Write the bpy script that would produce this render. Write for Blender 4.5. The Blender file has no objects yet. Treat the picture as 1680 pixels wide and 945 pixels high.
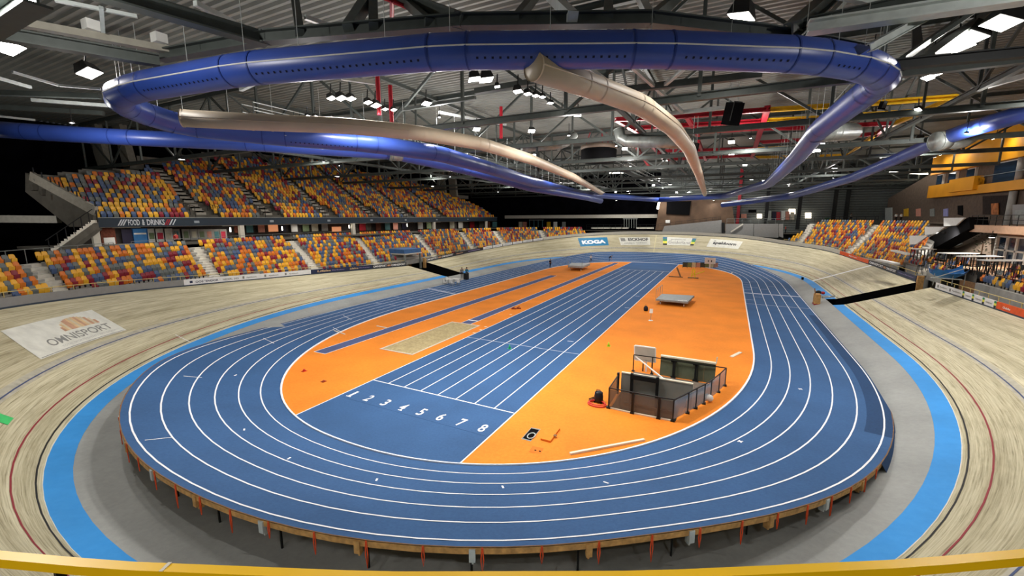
import bpy, math, random
import numpy as np
from mathutils import Vector, Matrix
random.seed(7); rng = np.random.default_rng(7)
C = bpy.context.scene.collection
PI = math.pi
# ------------------------------------------------------------------ camera
CAM = np.array([18.8025, -17.9363, 9.8772]); YAW, PITCH, FPX = 0.4745, 0.1674, 690.4
cy_, sy_, cp_, sp_ = math.cos(YAW), math.sin(YAW), math.cos(PITCH), math.sin(PITCH)
RIGHT = np.array([cy_, sy_, 0.0]); FWD = np.array([-sy_ * cp_, cy_ * cp_, -sp_]); UP = np.cross(RIGHT, FWD)
cam_d = bpy.data.cameras.new('camera'); cam_d.sensor_width = 36; cam_d.lens = FPX / 1680 * 36
cam_d.clip_end = 400; cam_d.clip_start = 0.05
cam = bpy.data.objects.new('camera', cam_d); C.objects.link(cam)
cam.location = CAM; cam.rotation_euler = (PI / 2 - PITCH, 0, YAW)
bpy.context.scene.camera = cam
def ray(px, py):
    return FWD + RIGHT * (px - 840) / FPX + UP * (472.5 - py) / FPX
def at(px, py, depth): return CAM + ray(px, py) * depth
def onz(px, py, z):
    r = ray(px, py); return CAM + r * ((z - CAM[2]) / r[2])
def onx(px, py, x):
    r = ray(px, py); return CAM + r * ((x - CAM[0]) / r[0])
def ony(px, py, y):
    r = ray(px, py); return CAM + r * ((y - CAM[1]) / r[1])
def project(P):
    P = np.atleast_2d(P) - CAM
    d = P @ FWD
    return np.stack([840 + FPX * (P @ RIGHT) / d, 472.5 - FPX * (P @ UP) / d, d], 1)
# ------------------------------------------------------------------ materials
def lin(h):
    h = h.lstrip('#'); v = [int(h[i:i + 2], 16) / 255 for i in (0, 2, 4)]
    return tuple([c / 12.92 if c <= 0.04045 else ((c + 0.055) / 1.055) ** 2.4 for c in v] + [1.0])
MATS = {}
def mat(name, col, rough=0.6, metal=0.0, var=0.06, scale=3.0, bump=0.0, spec=0.35, emit=None, alpha=1.0, trans=0.0):
    if name in MATS: return MATS[name]
    m = bpy.data.materials.new(name); m.use_nodes = True; nt = m.node_tree; b = nt.nodes['Principled BSDF']
    c = lin(col)
    b.inputs['Roughness'].default_value = rough; b.inputs['Metallic'].default_value = metal
    b.inputs['Specular IOR Level'].default_value = spec
    if var > 0:
        tc = nt.nodes.new('ShaderNodeTexCoord'); n = nt.nodes.new('ShaderNodeTexNoise')
        n.inputs['Scale'].default_value = scale; n.inputs['Detail'].default_value = 4
        nt.links.new(tc.outputs['Object'], n.inputs['Vector'])
        r = nt.nodes.new('ShaderNodeValToRGB')
        r.color_ramp.elements[0].position = 0.3; r.color_ramp.elements[1].position = 0.7
        r.color_ramp.elements[0].color = tuple([x * (1 - var * 2) for x in c[:3]] + [1])
        r.color_ramp.elements[1].color = tuple([min(1, x * (1 + var * 2)) for x in c[:3]] + [1])
        nt.links.new(n.outputs['Fac'], r.inputs['Fac']); nt.links.new(r.outputs['Color'], b.inputs['Base Color'])
        if bump > 0:
            bp = nt.nodes.new('ShaderNodeBump'); bp.inputs['Strength'].default_value = bump; bp.inputs['Distance'].default_value = 0.02
            nt.links.new(n.outputs['Fac'], bp.inputs['Height']); nt.links.new(bp.outputs['Normal'], b.inputs['Normal'])
    else:
        b.inputs['Base Color'].default_value = c
    if emit is not None:
        b.inputs['Emission Color'].default_value = c; b.inputs['Emission Strength'].default_value = emit
    if alpha < 1: b.inputs['Alpha'].default_value = alpha
    if trans > 0: b.inputs['Transmission Weight'].default_value = trans
    MATS[name] = m; return m
def uvmat(name, build, rough=0.5, spec=0.3):
    m = bpy.data.materials.new(name); m.use_nodes = True; nt = m.node_tree; b = nt.nodes['Principled BSDF']
    b.inputs['Roughness'].default_value = rough; b.inputs['Specular IOR Level'].default_value = spec
    build(nt, b); MATS[name] = m; return m
def _nd(nt, t, **k):
    n = nt.nodes.new(t)
    for a, v in k.items():
        if a in n.inputs: n.inputs[a].default_value = v
        else: setattr(n, a, v)
    return n
def _ramp(nt, stops):
    r = nt.nodes.new('ShaderNodeValToRGB'); e = r.color_ramp.elements
    while len(e) < len(stops): e.new(0.5)
    for i, (p, c) in enumerate(stops): e[i].position = p; e[i].color = c if len(c) == 4 else tuple(c) + (1,)
    return r
def wood_build(nt, b):          # long narrow timber strips running along the track: u = metres along, v = metres up
    uv = _nd(nt, 'ShaderNodeUVMap')
    mp = _nd(nt, 'ShaderNodeMapping'); mp.inputs['Scale'].default_value = (0.42, 19.0, 1)
    nt.links.new(uv.outputs[0], mp.inputs[0])
    n1 = _nd(nt, 'ShaderNodeTexNoise', Scale=1.0, Detail=5.0, Roughness=0.65); nt.links.new(mp.outputs[0], n1.inputs[0])
    mp2 = _nd(nt, 'ShaderNodeMapping'); mp2.inputs['Scale'].default_value = (0.03, 1.6, 1); nt.links.new(uv.outputs[0], mp2.inputs[0])
    n2 = _nd(nt, 'ShaderNodeTexNoise', Scale=1.0, Detail=3.0); nt.links.new(mp2.outputs[0], n2.inputs[0])
    mp3 = _nd(nt, 'ShaderNodeMapping'); mp3.inputs['Scale'].default_value = (0.5, 3.0, 1); nt.links.new(uv.outputs[0], mp3.inputs[0])
    n3 = _nd(nt, 'ShaderNodeTexNoise', Scale=0.7, Detail=6.0, Roughness=0.7); nt.links.new(mp3.outputs[0], n3.inputs[0])
    r1 = _ramp(nt, [(0.30, lin('#7d755c')), (0.42, lin('#b9b194')), (0.60, lin('#d6cfb4'))]); nt.links.new(n1.outputs[0], r1.inputs[0])
    r2 = _ramp(nt, [(0.34, lin('#a8a085')), (0.6, lin('#ffffff'))]); nt.links.new(n2.outputs[0], r2.inputs[0])
    r3 = _ramp(nt, [(0.30, lin('#b4ac94')), (0.5, lin('#fffdf6'))]); nt.links.new(n3.outputs[0], r3.inputs[0])
    m1 = _nd(nt, 'ShaderNodeMix', data_type='RGBA', blend_type='MULTIPLY'); m1.inputs[0].default_value = 0.45
    nt.links.new(r1.outputs[0], m1.inputs[6]); nt.links.new(r2.outputs[0], m1.inputs[7])
    m2 = _nd(nt, 'ShaderNodeMix', data_type='RGBA', blend_type='MULTIPLY'); m2.inputs[0].default_value = 0.5
    nt.links.new(m1.outputs[2], m2.inputs[6]); nt.links.new(r3.outputs[0], m2.inputs[7])
    nt.links.new(m2.outputs[2], b.inputs['Base Color'])
WOOD = uvmat('siberian_pine_strips', wood_build, 0.55, 0.25)
def speckle(name, c0, c1, scale, rough=0.8, big=None, bump=0.15):
    def build(nt, b):
        tc = _nd(nt, 'ShaderNodeTexCoord')
        n = _nd(nt, 'ShaderNodeTexNoise', Scale=scale, Detail=6.0, Roughness=0.75); nt.links.new(tc.outputs['Object'], n.inputs[0])
        r = _ramp(nt, [(0.3, lin(c0)), (0.7, lin(c1))]); nt.links.new(n.outputs[0], r.inputs[0])
        n2 = _nd(nt, 'ShaderNodeTexNoise', Scale=big or 0.35, Detail=4.0); nt.links.new(tc.outputs['Object'], n2.inputs[0])
        r2 = _ramp(nt, [(0.3, lin('#dcdcdc')), (0.65, lin('#ffffff'))]); nt.links.new(n2.outputs[0], r2.inputs[0])
        mx = _nd(nt, 'ShaderNodeMix', data_type='RGBA', blend_type='MULTIPLY'); mx.inputs[0].default_value = 0.6
        nt.links.new(r.outputs[0], mx.inputs[6]); nt.links.new(r2.outputs[0], mx.inputs[7]); nt.links.new(mx.outputs[2], b.inputs['Base Color'])
        bp = _nd(nt, 'ShaderNodeBump'); bp.inputs['Strength'].default_value = bump; bp.inputs['Distance'].default_value = 0.01
        nt.links.new(n.outputs[0], bp.inputs['Height']); nt.links.new(bp.outputs[0], b.inputs['Normal'])
    return uvmat(name, build, rough, 0.25)
BLUE = speckle('blue_rubber', '#325684', '#3c6292', 9.0)
NAVY = speckle('navy_rubber_and_shade', '#1d3b63', '#264a74', 9.0)
ORANGE = speckle('orange_rubber', '#e68022', '#f0902f', 6.0)
RUNWAY = speckle('slate_blue_rubber', '#4a557f', '#566189', 8.0)
SAND = speckle('jump_sand', '#9c8a62', '#c9b98e', 5.0, 0.95, 1.5, 0.8)
COTE = speckle('bright_blue_floor_paint', '#2f92e0', '#3a9ae6', 3.0, 0.55)
APRON = speckle('grey_floor_coating', '#979997', '#a4a6a4', 4.0, 0.6)
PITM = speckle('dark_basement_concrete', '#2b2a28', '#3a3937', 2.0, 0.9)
WHITE = mat('white_line_paint', '#f2f4f8', 0.5, var=0.02)
LWHITE = mat('worn_white_paint', '#c9d2e6', 0.6, var=0.05)
BLACKL = mat('black_line_paint', '#22201e', 0.6, var=0.05)
REDL = mat('red_line_paint', '#8e2a33', 0.6, var=0.05)
BLUEL = mat('navy_line_paint', '#3c4a72', 0.6, var=0.05)
CONC = mat('pale_concrete', '#a09e98', 0.85, var=0.07, scale=1.5, bump=0.2)
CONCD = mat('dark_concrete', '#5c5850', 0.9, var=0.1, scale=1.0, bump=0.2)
STAIRM = mat('cream_stair_concrete', '#d4d0c4', 0.8, var=0.05)
GREYP = mat('grey_wall_panel', '#8b8b89', 0.6, var=0.03)
STEEL = mat('dark_green_steel', '#4a504d', 0.5, 0.1, var=0.06)
STEELB = mat('black_steel', '#1a1c1d', 0.5, 0.3, var=0.05)
STEELL = mat('pale_galvanised_steel', '#c3cac8', 0.4, 0.2, var=0.05)
GALV = mat('galvanised_duct', '#8e9390', 0.4, 0.35, var=0.08)
BLACK = mat('matt_black', '#08080a', 0.95, var=0.0, spec=0.1)
CURTAIN = mat('black_drape', '#0b0b10', 0.98, var=0.25, scale=0.6, spec=0.05)
WHITEP = mat('white_paint', '#dcdcd8', 0.6, var=0.03)
CREAM = mat('cream_plaster', '#d8d2c4', 0.8, var=0.03)
YELLOWP = mat('safety_yellow_paint', '#f2bf12', 0.35, var=0.02, spec=0.5)
REDST = mat('red_steel', '#a01828', 0.45, 0.1, var=0.06)
YELST = mat('yellow_steel', '#d8a81a', 0.45, 0.1, var=0.06)
TIMBER = mat('raw_plywood_edge', '#bd9259', 0.8, var=0.15, scale=6)
TIMBERD = mat('brown_timber', '#7a5a3c', 0.8, var=0.12, scale=5)
STRAP = mat('orange_strap', '#e0562a', 0.7, var=0.08)
# ------------------------------------------------------------------ mesh helpers
class MB:
    def __init__(s): s.v = []; s.f = []; s.m = []; s.uv = []; s.useuv = False
    def add(s, vs, fs, mi=0, uvs=None):
        o = len(s.v); s.v += [tuple(map(float, p)) for p in vs]
        for f in fs:
            s.f.append(tuple(i + o for i in f)); s.m.append(mi)
        if uvs is not None: s.useuv = True; s.uv += list(uvs)
        else: s.uv += [(0, 0)] * len(vs)
        return s
    def quad(s, a, b, c, d, mi=0): return s.add([a, b, c, d], [(0, 1, 2, 3)], mi)
    def poly(s, pts, mi=0): return s.add(pts, [tuple(range(len(pts)))], mi)
    def hexa(s, b4, t4, mi=0):
        return s.add(list(b4) + list(t4), [(3, 2, 1, 0), (4, 5, 6, 7), (0, 1, 5, 4), (1, 2, 6, 5), (2, 3, 7, 6), (3, 0, 4, 7)], mi)
    def box(s, c, size, rz=0.0, mi=0, tilt=None):
        hx, hy, hz = size[0] / 2, size[1] / 2, size[2] / 2
        M = Matrix.Rotation(rz, 3, 'Z')
        if tilt: M = M @ Matrix.Rotation(tilt[1], 3, tilt[0])
        P = [Vector(c) + M @ Vector((x * hx, y * hy, z * hz)) for z in (-1, 1) for x, y in ((-1, -1), (1, -1), (1, 1), (-1, 1))]
        return s.hexa(P[:4], P[4:], mi)
    def bar(s, p, q, w, h=None, up=(0, 0, 1), mi=0):
        h = h or w; p = Vector(p); q = Vector(q); d = (q - p)
        if d.length < 1e-6: return s
        d.normalize(); u = Vector(up)
        if abs(d.dot(u)) > 0.98: u = Vector((0, 1, 0))
        r = d.cross(u).normalized(); u = r.cross(d)
        def sec(o): return [o - r * w / 2 - u * h / 2, o + r * w / 2 - u * h / 2, o + r * w / 2 + u * h / 2, o - r * w / 2 + u * h / 2]
        A, B = sec(p), sec(q)
        return s.add(A + B, [(0, 1, 2, 3), (7, 6, 5, 4), (0, 4, 5, 1), (1, 5, 6, 2), (2, 6, 7, 3), (3, 7, 4, 0)], mi)
    def ibeam(s, p, q, w, h, t=None, mi=0):
        t = t or w * 0.12; p = Vector(p); q = Vector(q); u = Vector((0, 0, 1)); d = (q - p).normalized()
        r = d.cross(u)
        r = Vector((1, 0, 0)) if r.length < 1e-4 else r.normalized()
        u = r.cross(d)
        s.bar(p + u * (h / 2 - t / 2), q + u * (h / 2 - t / 2), w, t, u, mi); s.bar(p - u * (h / 2 - t / 2), q - u * (h / 2 - t / 2), w, t, u, mi)
        return s.bar(p, q, t, h - 2 * t, u, mi)
    def tube(s, pts, r, n=10, caps=True, mi=0, closed=False):
        pts = [Vector(p) for p in pts]; N = len(pts); rs = r if hasattr(r, '__len__') else [r] * N
        rings = []; u = None
        for i, p in enumerate(pts):
            a = pts[i - 1] if (i > 0 or closed) else p; b = pts[(i + 1) % N] if (i < N - 1 or closed) else p
            d = (b - a).normalized()
            if u is None:
                u = Vector((0, 0, 1)) if abs(d.z) < 0.9 else Vector((1, 0, 0))
            u = (u - d * u.dot(d)).normalized(); w = d.cross(u)
            rings.append([p + (u * math.cos(2 * PI * k / n) + w * math.sin(2 * PI * k / n)) * rs[i] for k in range(n)])
        vs = [v for rg in rings for v in rg]; fs = []
        for i in range(N - (0 if closed else 1)):
            j = (i + 1) % N
            for k in range(n):
                l = (k + 1) % n; fs.append((i * n + k, j * n + k, j * n + l, i * n + l))
        if caps and not closed: fs += [tuple(range(n)), tuple(range((N - 1) * n, N * n))[::-1]]
        return s.add(vs, fs, mi)
    def lathe(s, prof, c=(0, 0, 0), n=16, mi=0):
        vs = [(c[0] + r * math.cos(2 * PI * k / n), c[1] + r * math.sin(2 * PI * k / n), c[2] + z) for r, z in prof for k in range(n)]
        fs = [(i * n + k, i * n + (k + 1) % n, (i + 1) * n + (k + 1) % n, (i + 1) * n + k) for i in range(len(prof) - 1) for k in range(n)]
        fs += [tuple(range(n))[::-1], tuple(range((len(prof) - 1) * n, len(prof) * n))]
        return s.add(vs, fs, mi)
    def grid(s, rows, mi=0, uvs=None, closed=False):
        n = len(rows[0]); vs = [p for r in rows for p in r]; fs = []
        for i in range(len(rows) - 1):
            for k in range(n if closed else n - 1):
                l = (k + 1) % n; fs.append((i * n + k, i * n + l, (i + 1) * n + l, (i + 1) * n + k))
        return s.add(vs, fs, mi, [u for r in uvs for u in r] if uvs is not None else None)
    def build(s, name, mats, parent=None, smooth=False, fix=True):
        me = bpy.data.meshes.new(name); me.from_pydata(s.v, [], s.f)
        ms = mats if isinstance(mats, (list, tuple)) else [mats]
        for m in ms: me.materials.append(m)
        if len(ms) > 1: me.polygons.foreach_set('material_index', s.m)
        if s.useuv:
            l = me.uv_layers.new(name='UVMap'); idx = np.empty(len(me.loops), int); me.loops.foreach_get('vertex_index', idx)
            l.data.foreach_set('uv', np.array(s.uv, float)[idx].ravel())
        if smooth: me.polygons.foreach_set('use_smooth', [True] * len(me.polygons))
        me.update()
        o = bpy.data.objects.new(name, me); C.objects.link(o)
        if parent is not None:
            o.parent = parent; o.matrix_parent_inverse = Matrix.Translation(-Vector(parent.location)) if parent.rotation_euler.z == 0 else parent.matrix_basis.inverted()
        return o
def tag(o, label, cat, group=None, kind=None):
    if label: o['label'] = label
    if cat: o['category'] = cat
    if group: o['group'] = group
    if kind: o['kind'] = kind
    return o
def struct(o, label=None, cat=None):
    o['kind'] = 'structure'
    if label: o['label'] = label
    if cat: o['category'] = cat
    return o
def thing(name, label, cat, loc=(0, 0, 0), rz=0.0, group=None):
    o = bpy.data.objects.new(name, None); C.objects.link(o); o.empty_display_size = 0.2
    o.location = loc; o.rotation_euler = (0, 0, rz); return tag(o, label, cat, group)
def local(name, mb, m, parent, smooth=False):      # part given in its thing's own frame
    o = mb.build(name, m, None, smooth); o.parent = parent; return o
def dup(root, loc, rz, label=None, group=None, mats=None):
    r = root.copy(); C.objects.link(r); r.location = loc; r.rotation_euler = (0, 0, rz)
    if label: r['label'] = label
    if group: r['group'] = group
    for ch in list(root.children):
        c = ch.copy(); C.objects.link(c); c.parent = r
        for g in ch.children:
            d = g.copy(); C.objects.link(d); d.parent = c
    return r
_txt = {}
def text_mesh(s, size=1.0, shear=0.0, bold=0.0):
    cu = bpy.data.curves.new('lettering', 'FONT'); cu.body = s; cu.size = size; cu.shear = shear; cu.offset = bold
    cu.align_x = 'CENTER'; cu.align_y = 'CENTER'; cu.resolution_u = 3
    o = bpy.data.objects.new('lettering', cu); C.objects.link(o)
    bpy.context.view_layer.update()
    dg = bpy.context.evaluated_depsgraph_get(); me = o.evaluated_get(dg).to_mesh()
    vs = np.array([v.co[:] for v in me.vertices]) if len(me.vertices) else np.zeros((0, 3))
    fs = [tuple(p.vertices) for p in me.polygons]
    o.evaluated_get(dg).to_mesh_clear(); bpy.data.objects.remove(o); bpy.data.curves.remove(cu)
    if len(vs):
        vs[:, 0] -= (vs[:, 0].min() + vs[:, 0].max()) / 2; vs[:, 1] -= (vs[:, 1].min() + vs[:, 1].max()) / 2
    return vs, fs
def text_on(mb, s, w, h, fn, mi=0, shear=0.0, bold=0.0):
    """lettering scaled into a w x h box and laid on a surface: fn(u, v) -> point"""
    vs, fs = text_mesh(s, 1.0, shear, bold)
    if not len(vs): return
    sx = w / (np.ptp(vs[:, 0]) + 1e-9); sy = h / (np.ptp(vs[:, 1]) + 1e-9)
    mb.add([fn(x * sx, y * sy) for x, y, _ in vs], fs, mi)
def plane_fn(o, u, v, off=0.0):
    o = Vector(o); u = Vector(u).normalized(); v = Vector(v).normalized(); n = u.cross(v)
    return lambda a, b: o + u * a + v * b + n * off
# ------------------------------------------------------------------ ovals
YM = 35.8
def oval(cx, a, yc, b, n, ns=14, nt=72):
    ys = np.linspace(YM, yc, ns, endpoint=False)
    t = np.linspace(PI, 0, nt + 1); c, s = np.cos(t), np.sin(t)
    L = np.stack([np.full(ns, cx - a), ys], 1)
    A = np.stack([cx + a * np.sign(c) * np.abs(c) ** (2 / n), yc - b * np.abs(s) ** (2 / n)], 1)
    Rr = np.stack([np.full(ns, cx + a), ys[::-1]], 1)
    h = np.concatenate([L, A, Rr[:-1]])          # from left mid, round the near turn, up to right mid (excluded)
    far = np.stack([h[:, 0], 2 * YM - h[:, 1]], 1)[::-1]
    P = np.concatenate([h, np.array([[cx + a, YM]]), far[:-1]])
    return P
def normals(P):
    t = np.roll(P, -1, 0) - np.roll(P, 1, 0); t /= np.linalg.norm(t, axis=1)[:, None]
    return np.stack([t[:, 1], -t[:, 0]], 1)
K = oval(4.49, 16.55, 17.511, 23.439, 2.191); KN = normals(K)
Ti = oval(4.446, 24.748, 18.90, 32.53, 2.135)
To = oval(4.406, 25.713, 19.759, 34.096, 2.139); TN = normals(To)
NP = len(K)
assert KN[20] @ np.array([-1, 0]) > 0 or True
def sst(x): x = np.clip(x, 0, 1); return x * x * (3 - 2 * x)
psiK = np.degrees(np.arcsin(np.clip(np.abs(KN[:, 1]), 0, 1)))
KA = np.radians(15.8) * sst((psiK - 4) / 50)
def kpt(i, d, dz=0.0):
    a = KA[i % NP]; p = K[i % NP] + KN[i % NP] * d * math.cos(a)
    return (p[0], p[1], d * math.sin(a) + dz)
def arclen(P): return np.r_[0, np.cumsum(np.linalg.norm(np.diff(np.vstack([P, P[:1]]), axis=0), axis=1))]
KS = arclen(K); TS = arclen(To)
_yy = np.minimum(To[:, 1], 2 * YM - To[:, 1]); _nodes = [-14.4, -10, -4, 4, 12, 20, 36]
TA = np.radians(np.where(To[:, 0] < 4.406, np.interp(_yy, _nodes, [45, 39.8, 32.7, 24.8, 18.9, 15.2, 9.5]),
                         np.interp(_yy, _nodes, [45, 41.3, 33.7, 30.4, 22.5, 20.5, 19.5])))
_k = np.array([1, 4, 6, 4, 1]) / 16.0
TA = sum(w * np.roll(TA, j - 2) for j, w in enumerate(_k))
Z0 = 0.70
def tpt(i, d, dz=0.0):
    a = TA[i % NP]; p = To[i % NP] + TN[i % NP] * d * math.cos(a)
    return (p[0] - TN[i % NP][0] * dz * math.sin(a), p[1] - TN[i % NP][1] * dz * math.sin(a), Z0 + d * math.sin(a) + dz * math.cos(a))
def tpf(f, d, dz=0.0):
    i = int(math.floor(f)); w = f - i; a = np.array(tpt(i, d, dz)); b = np.array(tpt(i + 1, d, dz)); return a * (1 - w) + b * w
def kpf(f, d, dz=0.0):
    i = int(math.floor(f)); w = f - i; a = np.array(kpt(i, d, dz)); b = np.array(kpt(i + 1, d, dz)); return a * (1 - w) + b * w
TW = 7.0
def find_f(px, fn, lo, hi, step=0.1, py=None):
    best = None
    for f in np.arange(lo, hi, step):
        q = project(fn(f))[0]
        if q[2] < 0.5: continue
        e = abs(q[0] - px) + (0 if py is None else abs(q[1] - py))
        if best is None or e < best[0]: best = (e, f)
    return best[1]
# ------------------------------------------------------------------ hall floor, infield
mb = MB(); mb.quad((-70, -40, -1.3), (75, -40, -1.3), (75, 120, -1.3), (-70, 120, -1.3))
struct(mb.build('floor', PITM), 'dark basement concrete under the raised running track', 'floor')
# orange infield and blue sprint straight, cut from the oval inside the kerb
def oval_x(y, side):       # x of the kerb at height y
    L = K[(K[:, 0] < 4.49)] if side < 0 else K[(K[:, 0] >= 4.49)]
    o = np.argsort(L[:, 1]); return np.interp(y, L[o, 1], L[o, 0])
YB, YT = K[:, 1].min(), K[:, 1].max()
def strip(x0, x1, z, mb, mi=0, n=160, hole=None):
    """part of the infield between x0 and x1, bounded by the kerb"""
    ys = np.unique(np.r_[YB + (YT - YB) * (1 - np.cos(np.linspace(0, PI, n))) / 2, [h for h in (hole or [])[2:4]]])
    for a, b in zip(ys[:-1], ys[1:]):
        l0, l1 = max(x0, oval_x(a, -1)), max(x0, oval_x(b, -1)); r0, r1 = min(x1, oval_x(a, 1)), min(x1, oval_x(b, 1))
        if r0 <= l0 and r1 <= l1: continue
        r0 = max(r0, l0); r1 = max(r1, l1)
        if hole and a >= hole[2] - 1e-6 and b <= hole[3] + 1e-6:
            mb.quad((l0, a, z), (hole[0], a, z), (hole[0], b, z), (l1, b, z), mi); mb.quad((hole[1], a, z), (r0, a, z), (r1, b, z), (hole[1], b, z), mi)
        else: mb.quad((l0, a, z), (r0, a, z), (r1, b, z), (l1, b, z), mi)
XS0, XS1 = 0.0, 9.76
HOLE = (13.95, 17.15, 2.85, 8.75)
mb = MB(); strip(-99, XS0, 0.0, mb); strip(XS1, 99, 0.0, mb, hole=HOLE)
struct(mb.build('floor', ORANGE), 'orange rubber infield inside the oval running track', 'floor')
mb = MB()      # concrete well under the infield opening
x0, x1, y0, y1 = HOLE
for a, b in (((x0, y0), (x1, y0)), ((x1, y0), (x1, y1)), ((x1, y1), (x0, y1)), ((x0, y1), (x0, y0))):
    mb.quad((a[0], a[1], -0.02), (b[0], b[1], -0.02), (b[0], b[1], -2.6), (a[0], a[1], -2.6))
mb.quad((x0, y0, -2.6), (x1, y0, -2.6), (x1, y1, -2.6), (x0, y1, -2.6))
struct(mb.build('wall_well', CONC), 'grey concrete sides of the well in the orange infield', 'wall')
# --- sprint straight
sp = thing('sprint_straight', 'blue eight lane sprint straight with white numbers one to eight', 'running track', (4.88, 30, 0))
mb = MB(); strip(XS0, XS1, 0.0, mb); mb.build('running_surface', BLUE, sp)
for i in range(9):
    x = 1.22 * i; mb = MB(); y0 = 0.0; y1 = 62.76
    if i in (0, 8):
        ys = np.sort(K[np.abs(K[:, 0] - x) < 3][:, 1]); y0, y1 = oval_x, None
        o = np.argsort(K[:, 0]); near = K[K[:, 1] < YM]; q = np.argsort(near[:, 0]); y0 = float(np.interp(x, near[q, 0], near[q, 1])); y1 = 2 * YM - y0
    mb.box((x, (y0 + y1) / 2, 0.006), (0.06, y1 - y0, 0.006)); mb.build('lane_line', WHITE, sp)
for nm, y, m, w in (('start_line', 0.0, WHITE, 0.07), ('cross_line', 10.4863, LWHITE, 0.05), ('finish_line', 62.76, WHITE, 0.10)):
    mb = MB(); mb.box((4.88, y, 0.007), (9.76, w, 0.006)); mb.build(nm, m, sp)
for i in range(8):
    cx = 0.61 + 1.22 * i - 0.05; mb = MB()
    text_on(mb, str(i + 1), 0.33 if i else 0.16, 0.72, lambda a, b: (cx + a, -2.05 + b, 0.008), bold=0.012)
    if i in (0, 3):
        mb.box((cx + (0.0 if i == 0 else 0.07), -2.40, 0.008), (0.34 if i == 0 else 0.24, 0.07, 0.004))
    if i == 6: mb.box((cx - 0.13, -1.76, 0.008), (0.06, 0.14, 0.004))
    mb.build('lane_number', WHITE, sp)
mb = MB(); mb.box((4.88, -2.62, 0.005), (9.3, 0.025, 0.004)); mb.build('number_line', BLUE, sp)
for px, py in ((936, 560), (1029, 505), (1046, 486)):
    q = onz(px, py, 0.008); mb = MB(); mb.box(q, (0.5, 0.12, 0.004)); mb.build('lane_mark', LWHITE, sp)
# --- banked oval running track
tr = thing('oval_running_track', 'blue six lane oval running track with raised banked turns on timber legs', 'running track', (4.49, 35.8, 0))
LW = 1.034; DE = 6 * LW + 0.32
ds = np.r_[0, np.arange(1, 7) * LW, DE]
rows = [[kpt(i, d) for d in ds] for i in range(NP + 1)]
mb = MB(); mb.grid(rows); mb.build('running_surface', BLUE, tr, True)
def kline(d0, d1, dz, m, name, parent, f0=0, f1=NP, h=0.0):
    mb = MB()
    rows = [[kpt(i, d0, dz), kpt(i, d1, dz)] if h == 0 else [kpt(i, d0, 0), kpt(i, d0, dz), kpt(i, d1, dz), kpt(i, d1, 0)] for i in range(f0, f1 + 1)]
    mb.grid(rows); return mb.build(name, m, parent)
kline(-0.05, 0.05, 0.06, WHITE, 'kerb', tr, h=1)
for k in range(1, 7): kline(k * LW - 0.032, k * LW + 0.032, 0.012, WHITE, 'lane_line', tr)
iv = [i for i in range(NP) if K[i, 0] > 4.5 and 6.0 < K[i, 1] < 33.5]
kline(5.55, DE - 0.01, 0.004, NAVY, 'shade_strip', tr, min(iv), max(iv))  # shade on the tilting outer lane, painted in as a navy strip
kline(DE - 0.02, DE + 0.02, 0.004, TIMBERD, 'surface_edging', tr)
def across(f, d0, d1, w, m, name='cross_line'):      # short painted line across some lanes
    a, b = kpf(f, d0, 0.009), kpf(f, d1, 0.009); t = np.array(kpf(f + 0.1, d0, 0.009)) - a; t /= np.linalg.norm(t)
    mb = MB(); n = 6
    for j in range(n):
        p, q = kpf(f, d0 + (d1 - d0) * j / n, 0.009), kpf(f, d0 + (d1 - d0) * (j + 1) / n, 0.009)
        mb.quad(p - t * w / 2, p + t * w / 2, q + t * w / 2, q - t * w / 2)
    mb.build(name, m, tr)
def near_f(x, y):
    return int(np.argmin(np.hypot(K[:, 0] - x, K[:, 1] - y)))
def mark_px(px0, py0, px1, py1, w=0.05, m=WHITE, name='lane_mark'):
    """painted mark between two photographed ends, laid on the banked surface"""
    out = []
    for px, py in ((px0, py0), (px1, py1)):
        best = None
        for d in np.arange(0.0, DE, 0.12):
            for i in range(NP):
                if K[i, 1] > 75 and False: continue
                q = MARKG[i][int(round(d / 0.12))]; e = (q[0] - px) ** 2 + (q[1] - py) ** 2
                if q[2] > 0 and (best is None or e < best[0]): best = (e, i, d)
        out.append(np.array(kpt(best[1], best[2], 0.01)))
    a, b = out; t = b - a
    if np.linalg.norm(t) < 1e-3: return
    s = np.cross(t / np.linalg.norm(t), (0, 0, 1)) * w / 2; mb = MB(); mb.quad(a - s, b - s, b + s, a + s); mb.build(name, m, tr)
_g = np.array([[kpt(i, d, 0.01) for d in np.arange(0.0, DE + 0.12, 0.12)] for i in range(NP)])
MARKG = project(_g.reshape(-1, 3)).reshape(NP, -1, 3)
for a in ((236, 716, 280, 713), (301, 614, 331, 617), (432, 556, 450, 560), (546, 540, 562, 548), (563, 520, 577, 524)): mark_px(*a)
def small_mark(px, py, L, ang, w=0.07):
    e = (MARKG[:, :, 0] - px) ** 2 + (MARKG[:, :, 1] - py) ** 2; i, j = np.unravel_index(np.argmin(e), e.shape)
    c = np.array(kpt(i, j * 0.12, 0.01)); n = np.array(kpt(i, j * 0.12 + 0.1, 0.01)) - c; n /= np.linalg.norm(n); t = np.cross((0, 0, 1), n); d = n * math.cos(ang) + t * math.sin(ang); s_ = n * -math.sin(ang) + t * math.cos(ang)
    mb = MB(); mb.quad(c - d * L / 2 - s_ * w / 2, c + d * L / 2 - s_ * w / 2, c + d * L / 2 + s_ * w / 2, c - d * L / 2 + s_ * w / 2); mb.build('lane_mark', WHITE, tr)
for px, py, ang in ((400, 704, 1.2), (388, 612, 1.2), (474, 748, .5), (615, 785, .4), (812, 799.5, .2), (998, 787.5, .4), (1212, 729.5, .9), (1212, 729.5, -.7), (1314, 635, 1.1), (1314, 635, -.4)): small_mark(px, py, 0.24, ang)
FR = None
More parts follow.
